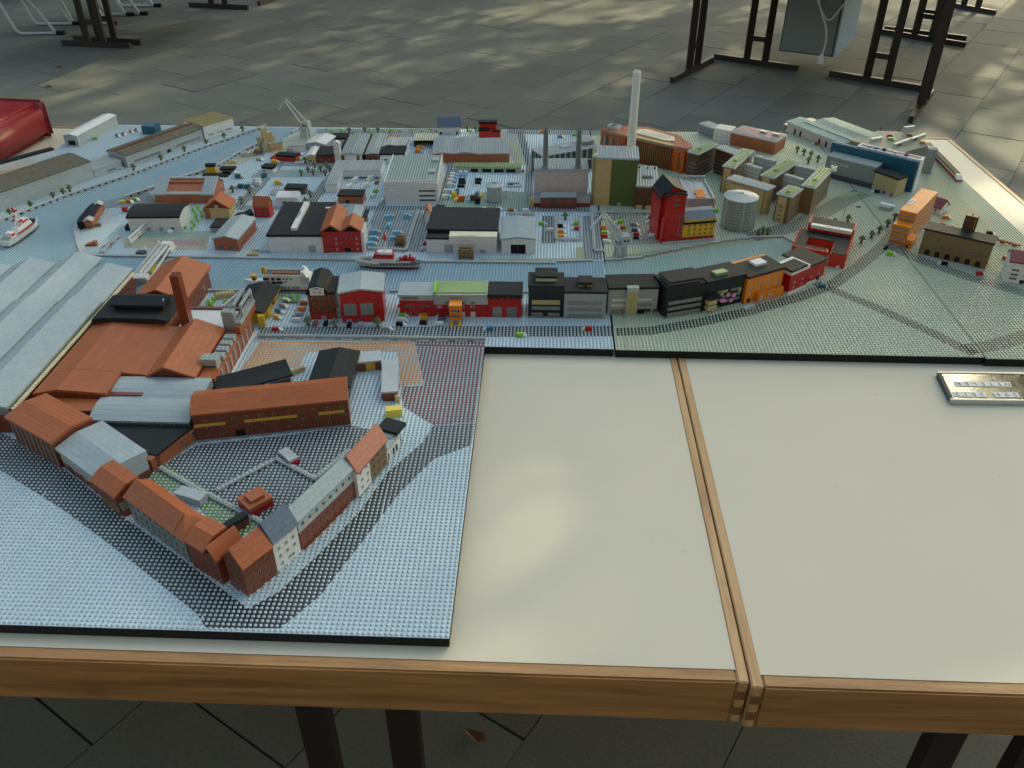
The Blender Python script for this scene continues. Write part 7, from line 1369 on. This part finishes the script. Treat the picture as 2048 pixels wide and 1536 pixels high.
CL = [((556, 662), 'red', 0, 'red car on the road beside the brick battlement wall'), ((574, 604), 'white', -18, 'white car nearest the black roofed yellow shed, topmost of its row'), ((568, 615), 'grey', -18, 'grey car second in the row beside the yellow shed'), ((561, 626), 'blue', -18, 'blue car in the row beside the yellow shed'), ((556, 638), 'yellow', -18, 'yellow car in the row beside the yellow shed'),
 ((605, 609), 'rust', 165, 'rust car against the brown and red corner house'), ((601, 621), 'orange', 170, 'orange car left of the brown and red corner house'), ((595, 632), 'grey', 175, 'grey car left of the brown and red corner house'), ((592, 643), 'white', 180, 'white car left of the palm in front of the corner house'), ((632, 649), 'rust', 88, 'rust car parked nose in at the corner house front'), ((653, 649), 'black', 88, 'black car parked nose in at the corner house front'), ((700, 652), 'black', 88, 'black car parked at the red hall with two large windows'), ((722, 652), 'grey', 88, 'grey car parked at the red hall with two large windows'), ((776, 661), 'grey', 0, 'grey car on the road right of the red hall'),
 ((807, 634), 'lime', 0, 'lime car in the left row before the long red hall'), ((806, 643), 'white', 0, 'white car in the left row before the long red hall'), ((803, 652), 'black', 0, 'black car in the left row before the long red hall'), ((846, 634), 'orange', 180, 'orange car in the middle row before the long red hall'), ((845, 641), 'gold', 180, 'golden yellow car in the middle row before the long red hall'), ((843, 649), 'black', 180, 'black car in the middle row before the long red hall'), ((880, 637), 'red', 180, 'red car in the row beside the orange stair tower'), ((879, 643), 'blue', 180, 'blue car in the row beside the orange stair tower'), ((877, 651), 'white', 180, 'white car in the row beside the orange stair tower'),
 ((976, 661), 'blue', 180, 'blue car on the road below the red end building'), ((1043, 673), 'lime', 0, 'lime car on the road below the black office'), ((1173, 661), 'red', 180, 'red car on the road below the mid grey office'),
 ((1085, 450), 'lime', 0, 'lime car right of the white garage'), ((1098, 463), 'white', 180, 'white car right of the white garage'), ((1123, 455), 'black', 0, 'black car in the small walled car park'), ((1124, 467), 'orange', 0, 'orange car in the small walled car park'), ((1124, 475), 'gold', 0, 'yellow car in the small walled car park'), ((1149, 450), 'lime', 180, 'lime car in the small walled car park'), ((1151, 460), 'red', 180, 'red car in the small walled car park'),
 ((1206, 439), 'yellow', 0, 'yellow car in the crane yard'), ((1209, 458), 'orange', 0, 'orange car in the crane yard'), ((1211, 469), 'lime', 0, 'lime car in the row left of the crane boom'), ((1212, 476), 'red', 0, 'red car in the row left of the crane boom'), ((1214, 486), 'white', 0, 'white car in the row left of the crane boom'), ((1237, 447), 'lime', 180, 'lime car under the crane boom'), ((1242, 459), 'rust', 180, 'rust car under the crane boom'), ((1269, 452), 'mgrey', 0, 'grey car right of the crane boom'), ((1272, 464), 'teal', 0, 'teal car right of the crane boom'), ((1275, 472), 'red', 0, 'red car just right of the crane house'), ((1275, 479), 'black', 0, 'black car just right of the crane house'), ((1299, 438), 'navy', 180, 'navy car beside the red mill tower'), ((1300, 446), 'mgrey', 180, 'grey car beside the red mill tower'), ((1304, 461), 'darkred', 180, 'dark red car beside the red mill tower'), ((1304, 474), 'white', 180, 'white car beside the red mill tower'),
 ((1025, 424), 'rust', 0, 'rust car behind the white garage'), ((1053, 424), 'white', 0, 'white car behind the white garage'), ((920, 423), 'white', 180, 'white car behind the black quay hall roof'), ((936, 422), 'mgrey', 0, 'grey car behind the black quay hall roof'),
 ((1782, 511), 'lime', -12, 'lime car on the road below the orange stepped block'), ((1884, 530), 'black', 165, 'black car in front of the dark tan hall'), ((1961, 551), 'red', -10, 'red car at the right end of the dark tan hall'), ((1679, 535), 'orange', 205, 'orange car at the front corner of the red courtyard block'), ((1646, 575), 'teal', 15, 'teal car on the road below the red and white house'), ((1498, 618), 'lgrey', 195, 'pale grey car in front of the orange four storey building'), ((1893, 438), 'orange', -20, 'orange car right of the small white house'), ((1981, 470), 'black', -25, 'black car near the right table edge behind the tan hall'), ((2014, 519), 'red', 10, 'red car beside the white house at the right edge'), ((1880, 452), 'red', 170, 'red car behind the tan hall roof'), ((1904, 458), 'darkred', -10, 'dark red and white car behind the tan hall roof'), ((1947, 469), 'lime', 0, 'lime car behind the brown tower'), ((1772, 497), 'black', 60, 'black car beside the orange stepped block base'),
 ((1083, 266), 'orange', 180, 'orange car on the far back road'), ((1122, 276), 'mgrey', 0, 'grey car on the far back road'), ((1147, 272), 'lime', 180, 'lime car on the far back road'), ((1428, 424), 'lime', 180, 'lime car behind the yellow wing of the mill'), ((1578, 264), 'black', 170, 'black car at the left end of the long white hall'), ((1630, 290), 'rust', 170, 'rust car in front of the long white hall'), ((1750, 386), 'black', 170, 'black car in front of the cinema foyer'),
 ((188, 280), 'lime', 200, 'lime car in front of the plain grey hall at the far left'), ((237, 274), 'blue', -35, 'blue car nearest the plain grey hall door side'), ((249, 271), 'rust', -35, 'rust car in the far left row'), ((264, 266), 'rust', -35, 'rust car next to the teal shed'), ((275, 263), 'mgrey', -35, 'grey car next to the teal shed'), ((243, 407), 'brightyellow', 190, 'yellow car by the notched quay before the station'), ((261, 406), 'orange', -10, 'orange car by the notched quay before the station'), ((273, 402), 'lime', -10, 'lime car by the notched quay before the station'), ((342, 466), 'white', 80, 'white car in front of the white headland hall'), ((366, 415), 'black', -10, 'black car behind the headland hall roof'), ((508, 458), 'white', 60, 'white car beside the grey roofed brick hall'), ((238, 339), 'white', 15, 'white car at the low link of the quay warehouses'), ((520, 322), 'grey', 0, 'grey car near the kiosk with chamfered roof'), ((600, 311), 'red', 0, 'red car beside the low bright red hall'), ((599, 321), 'orange', 0, 'orange car beside the low bright red hall'), ((755, 367), 'rust', 70, 'rust car left of the big white block'), ((752, 384), 'lime', 70, 'lime car left of the big white block'), ((747, 394), 'white', 70, 'white car left of the big white block'), ((766, 403), 'white', 80, 'white car at the corner of the big white block'), ((888, 492), 'red', 180, 'red car left of the white quay hall'), ((885, 502), 'white', 180, 'white car left of the white quay hall')]
CL = [c for c in CL if c[0] not in ((888, 492), (885, 502))] + [((850, 490), 'red', 180, 'red car at the left end of the white quay hall'), ((849, 500), 'lgrey', 180, 'pale car at the left end of the white quay hall')]
for p, c, dg, lb in CL: car(p, c, dg, lb)
for p, c, lb in (((1781, 289), 'red', 'red car on the raised parking deck'), ((1783, 296), 'lime', 'lime car on the raised parking deck'), ((1820, 288), 'rust', 'rust car at the back of the raised parking deck'), ((1846, 303), 'orange', 'orange car beside the round ramp tower')):
    car((p[0], p[1] - 15), c, -10, lb, z=.0452)
# lorries
LOR = {}
def lorry(p, c, deg, label, cab='lgrey', L=26):
    key = (c, cab, L)
    if key not in LOR: LOR[key] = (MB().box(-L / 2, L / 2 - 9, -4.5, 4.5, 2, 13).mesh('cargo_box', c), MB().prism([(L / 2 - 8.8, 0), (L / 2, 0), (L / 2, 8), (L / 2 - 4, 11), (L / 2 - 8.8, 11)], -4.2, 4.2, 'y').mesh('cab', cab), MB().box(-L / 2 + 1, L / 2 - 9, -4.6, 4.6, 0, 1.9).mesh('chassis', 'lgrey'), MB().box(-L / 2 - .3, L / 2 - 8.7, -4.8, 4.8, 13.05, 14.2).mesh('box_roof', c))
    t = thing('toy_lorry', label, 'toy lorry', tuple(G(p)), math.radians(deg), 'brick lorries')
    for nm, me in zip(('cargo_box', 'cab', 'chassis', 'box_roof'), LOR[key]): link(nm, me, t)
for p, dg, lb in (((781, 438), 30, 'pale blue lorry turned at the back left of the lorry yard'), ((816, 437), 0, 'pale blue lorry at the back right of the lorry yard'), ((780, 455), 75, 'pale blue lorry standing lengthwise in the lorry yard'), ((753, 469), 8, 'top pale blue lorry beside the theatre wing'), ((749, 482), 8, 'middle pale blue lorry beside the theatre wing'), ((745, 493), 8, 'lowest pale blue lorry beside the theatre wing'), ((797, 471), 5, 'pale blue lorry behind the hollow brown block'), ((790, 482), 5, 'pale blue lorry half hidden behind the hollow brown block')):
    lorry(p, 'lightblue', dg, lb)
for k, p in enumerate(((908, 354), (907, 360), (904, 366), (902, 374), (897, 387), (893, 398))): lorry(p, 'white', 4 + k, ('topmost', 'second', 'third', 'fourth', 'fifth', 'lowest')[k] + ' white box lorry with blue cab right of the big white block', 'lightblue', 24)
for p, lb in (((921, 352), 'white and blue lorry parked nose down, left of two'), ((931, 352), 'white and blue lorry parked nose down, right of two')): lorry(p, 'white', -90, lb + ' by the garage row', 'lightblue', 20)
for p, dg, lb in (((697, 379), 65, 'white trailer nearest the brown gate house'), ((709, 365), 65, 'white trailer behind the first in the white depot'), ((730, 376), 62, 'long white trailer in front of the white depot gate'), ((742, 360), 62, 'long white trailer at the back of the white depot')): lorry(p, 'white', dg + 180, lb, 'cream', 36)
for p, c, dg, lb in (((376, 427), 'red', 0, 'red bus behind the headland warehouse'), ((477, 353), 'white', 0, 'white lorry by the white shed with black slab roof'), ((480, 357), 'teal', 0, 'teal lorry behind the station roof'), ((531, 355), 'teal', 60, 'teal lorry in front of the white kiosk'), ((515, 366), 'white', 180, 'white lorry with red nose on the open square'), ((513, 371), 'white', 180, 'second white lorry on the open square'), ((499, 378), 'teal', 0, 'teal lorry behind the tan house trees'), ((480, 377), 'teal', 180, 'teal lorry next to the station gable'), ((558, 370), 'yellow', 0, 'yellow low lorry behind the grey ramp plate'), ((552, 328), 'yellow', 0, 'small yellow lorry below the low red hall'), ((842, 300), 'orange', 0, 'orange lorry before the loading canopy'), ((838, 306), 'orange', 0, 'second orange lorry before the loading canopy')):
    lorry(p if p != (376, 427) else (255, 424), c, dg, lb, 'red' if 'red nose' in lb else 'lgrey')
for p, lb in (((957, 419), 'white sloped awning behind the black quay hall, left of two'), ((987, 420), 'white sloped awning behind the black quay hall, right of two')):
    o = MB().prism([(0, 0), (26, 0), (26, 4), (18, 9), (0, 1.5)], -5, 5, 'y').ob('awning', 'white', None); o.location = G(p); tag(o, lb, 'awning')
# stacked containers
def cont(p, c, lb, L=20, dg=0, n=1, grp='small stacked containers in the port'):
    t = thing('container_stack', lb, 'containers', tuple(G(p)), math.radians(dg), grp)
    for k in range(n): MB().box(-L / 2 + k * 2, L / 2 + k * 2, -4 + RND.uniform(-1, 1), 4, k * 9.2, k * 9.2 + 9).ob('container', c, t)
for p, c, lb, L, dg, n in (((924, 362), 'black', 'black container pair at the back of the left black row', 22, 0, 1), ((924, 368), 'black', 'black container in the middle of the left black row', 22, 0, 1), ((922, 375), 'black', 'black container at the front of the left black row', 22, 0, 1), ((957, 362), 'black', 'black container at the back of the right black row', 20, 0, 1), ((956, 368), 'black', 'black container at the front of the right black row', 18, 0, 1),
 ((914, 391), 'teal', 'teal container behind the yellow containers', 18, 70, 2), ((908, 396), 'yellow', 'yellow container stack, rear of two', 18, 60, 2), ((914, 402), 'brightyellow', 'bright yellow container stack, front of two', 18, 60, 1), ((922, 404), 'darkorange', 'orange container stack beside the yellow ones', 20, 20, 2), ((938, 404), 'lightblue', 'light blue container left of the brown stack', 12, 80, 1), ((946, 402), 'brown', 'brown container stack in the port yard', 18, 0, 2), ((954, 396), 'blue', 'dark blue container stack in the port yard', 16, 75, 2), ((962, 395), 'yellow', 'yellow container standing beside the plain silo', 18, 78, 1), ((955, 408), 'black', 'black container block in front of the brown stack', 14, 0, 2)): cont(p, c, lb, L, dg, n)
# ------------------------------------------------------------------ plants
TREE = {}
def tree_meshes(k, lm='leaf'):
    if (k, lm) in TREE: return TREE[(k, lm)]
    rr = random.Random(k); tk = MB(); tk.cyl(0, 0, 0, 4, 4.2, 3.6, 8).cyl(0, 0, 4, 15, 3.4, 2.4, 8)
    for i in range(5): a = i * 1.3 + k; tk.bar((0, 0, 9 + i), (5 * math.cos(a), 5 * math.sin(a), 13 + i * .6), 1.2)
    cr = MB()
    for lay in range(3):
        for i in range(7 - lay):
            a = i * 6.283 / (7 - lay) + lay * .5 + k; r_ = (8.5 - lay * 2) * rr.uniform(.75, 1.15); z = 13.5 + lay * 3.4 + rr.uniform(-1, 1)
            x, y = r_ * math.cos(a), r_ * math.sin(a); q = rr.uniform(2.0, 3.2)
            cr.add([(x * .25, y * .25, z + 1.6), (x - q * math.sin(a), y + q * math.cos(a), z), (x * 1.35, y * 1.35, z - 1.2), (x + q * math.sin(a), y - q * math.cos(a), z), (x * .8, y * .8, z + 2.2), (x * .7, y * .7, z - 2)],
                   [(0, 1, 4), (1, 2, 4), (2, 3, 4), (3, 0, 4), (1, 0, 5), (2, 1, 5), (3, 2, 5), (0, 3, 5)])
        cr.cyl(rr.uniform(-2, 2), rr.uniform(-2, 2), 15 + lay * 3, 18 + lay * 3, 3, 1.6, 6)
    TREE[(k, lm)] = (tk.mesh('trunk', 'bark'), cr.mesh('crown', lm)); return TREE[(k, lm)]
def tree(p, k, label, s=1.0, grp='toy trees on the model city'):
    t = thing('toy_tree', label, 'toy tree', tuple(G(p)), RND.uniform(0, 6.28), grp); t.scale = (s, s, s)
    for nm, me in zip(('trunk', 'crown'), tree_meshes(k % 4)): link(nm, me, t)
ORD = ['first', 'second', 'third', 'fourth', 'fifth', 'sixth', 'seventh', 'eighth', 'ninth', 'tenth', 'eleventh', 'twelfth']
def trees(ps, where, s=1.0):
    for i, p in enumerate(ps): tree(p, i, (ORD[i] + ' dark green toy tree ' if len(ps) > 1 else 'single dark green toy tree ') + where, s)
trees([(21.6, 432), (63, 416), (108, 398), (128, 391), (141, 384), (268, 341), (323, 322), (370, 305), (414, 291), (449, 278), (486, 264)], 'on the left quay from the near end')
trees([(603, 352), (617, 346), (627, 351), (642, 344), (651, 352), (660, 344), (630, 336), (654, 336)], 'in the grove left of the white depot', .92)
trees([(466, 385), (501, 388), (484, 408)], 'between station and tan house from the back', 1.0); trees([(612, 409), (621, 395)], 'right of the white gabled house'); trees([(611, 327)], 'left of the tan house in the back row')
trees([(699, 267), (730, 264), (756, 266)], 'on the planted back edge from the left', .95); trees([(935, 263), (952, 264)], 'beside the red stepped house at the back', .95)
trees([(617, 652), (671, 656), (756, 655)], 'before the red street houses from the left', 1.1); trees([(1130, 440)], 'behind the small walled car park')
trees([(1516, 473), (1524, 468), (1535, 470)], 'right of the stone silo from the left', 1.0); trees([(1522, 268), (1535, 271), (1548, 276), (1561, 280)], 'behind the long red brown office from the left', .95)
trees([(1594, 305), (1607, 311), (1621, 315), (1616, 327), (1635, 324)], 'right of the red brown office from the back', 1.0); trees([(1742, 477), (1757, 467), (1774, 454), (1788, 441), (1722, 487), (1695, 444), (1668, 452)], 'between the red courtyard block and orange block', 1.0)
trees([(1760, 265), (1797, 268)], 'at the back of the parking deck', .9)
SHR = {}
def shrub_mesh(k):
    if k not in SHR:
        rr = random.Random(k + 50); b = MB(); b.cyl(0, 0, 0, 5, 1.4, 1, 6)
        for i in range(6):
            a = i * 1.05 + rr.random(); r_ = rr.uniform(2, 4.5); z = rr.uniform(4, 11); b.cyl(r_ * math.cos(a), r_ * math.sin(a), z - 2, z + .6, 2.6, 2.2, 7); b.cyl(r_ * math.cos(a), r_ * math.sin(a), z + .6, z + 2.2, 2.2, 1, 7)
        SHR[k] = b.mesh('shrub', 'lime')
    return SHR[k]
ORD2 = ORD + ['thirteenth', 'fourteenth', 'fifteenth', 'sixteenth', 'seventeenth', 'eighteenth', 'nineteenth', 'twentieth']
def shrubs(ps, where, s=1.0, order='left'):
    ps = sorted(ps) if order == 'left' else sorted(ps, key=lambda p: -p[1])
    for i, p in enumerate(ps):
        o = link('shrub', shrub_mesh(i % 4), None); o.location = G(p); o.rotation_euler = (0, 0, i * 1.7); o.scale = (s, s, s); tag(o, (ORD2[i] + ' lime green shrub from the ' + order + ' ' + where), 'shrub', 'lime shrubs ' + where)
shrubs([(372, 460), (384, 462), (389, 455), (385, 448), (396, 446), (393, 438), (404, 436), (390, 430), (386, 424), (401, 428), (396, 420), (408, 425)], 'of the bed by the headland hall', 1.0, 'front')
shrubs([(652, 265), (663, 267), (671, 270), (682, 265), (690, 268), (706, 268), (716, 270), (740, 265), (748, 268), (768, 268), (779, 265), (786, 266), (800, 266), (823, 266), (844, 266), (861, 264), (872, 266), (941, 268), (958, 266)], 'in the planted strip along the back edge', 1.1)
shrubs([(418, 612), (428, 606), (424, 616), (452, 612), (466, 610)], 'in the small yard behind the brick chimney', 1.2); shrubs([(570, 600), (583, 600), (596, 600)], 'on the hedge behind the parked cars', 1.2)
shrubs([(1148, 265), (1560, 268)], 'at the far back road', .8)
o = MB().box(-22, 22, -4, 4, 0, 5).ob('hedge', 'leaf', None); o.location = G((586, 606)); tag(o, 'dark green low hedge under three lime shrubs', 'hedge')
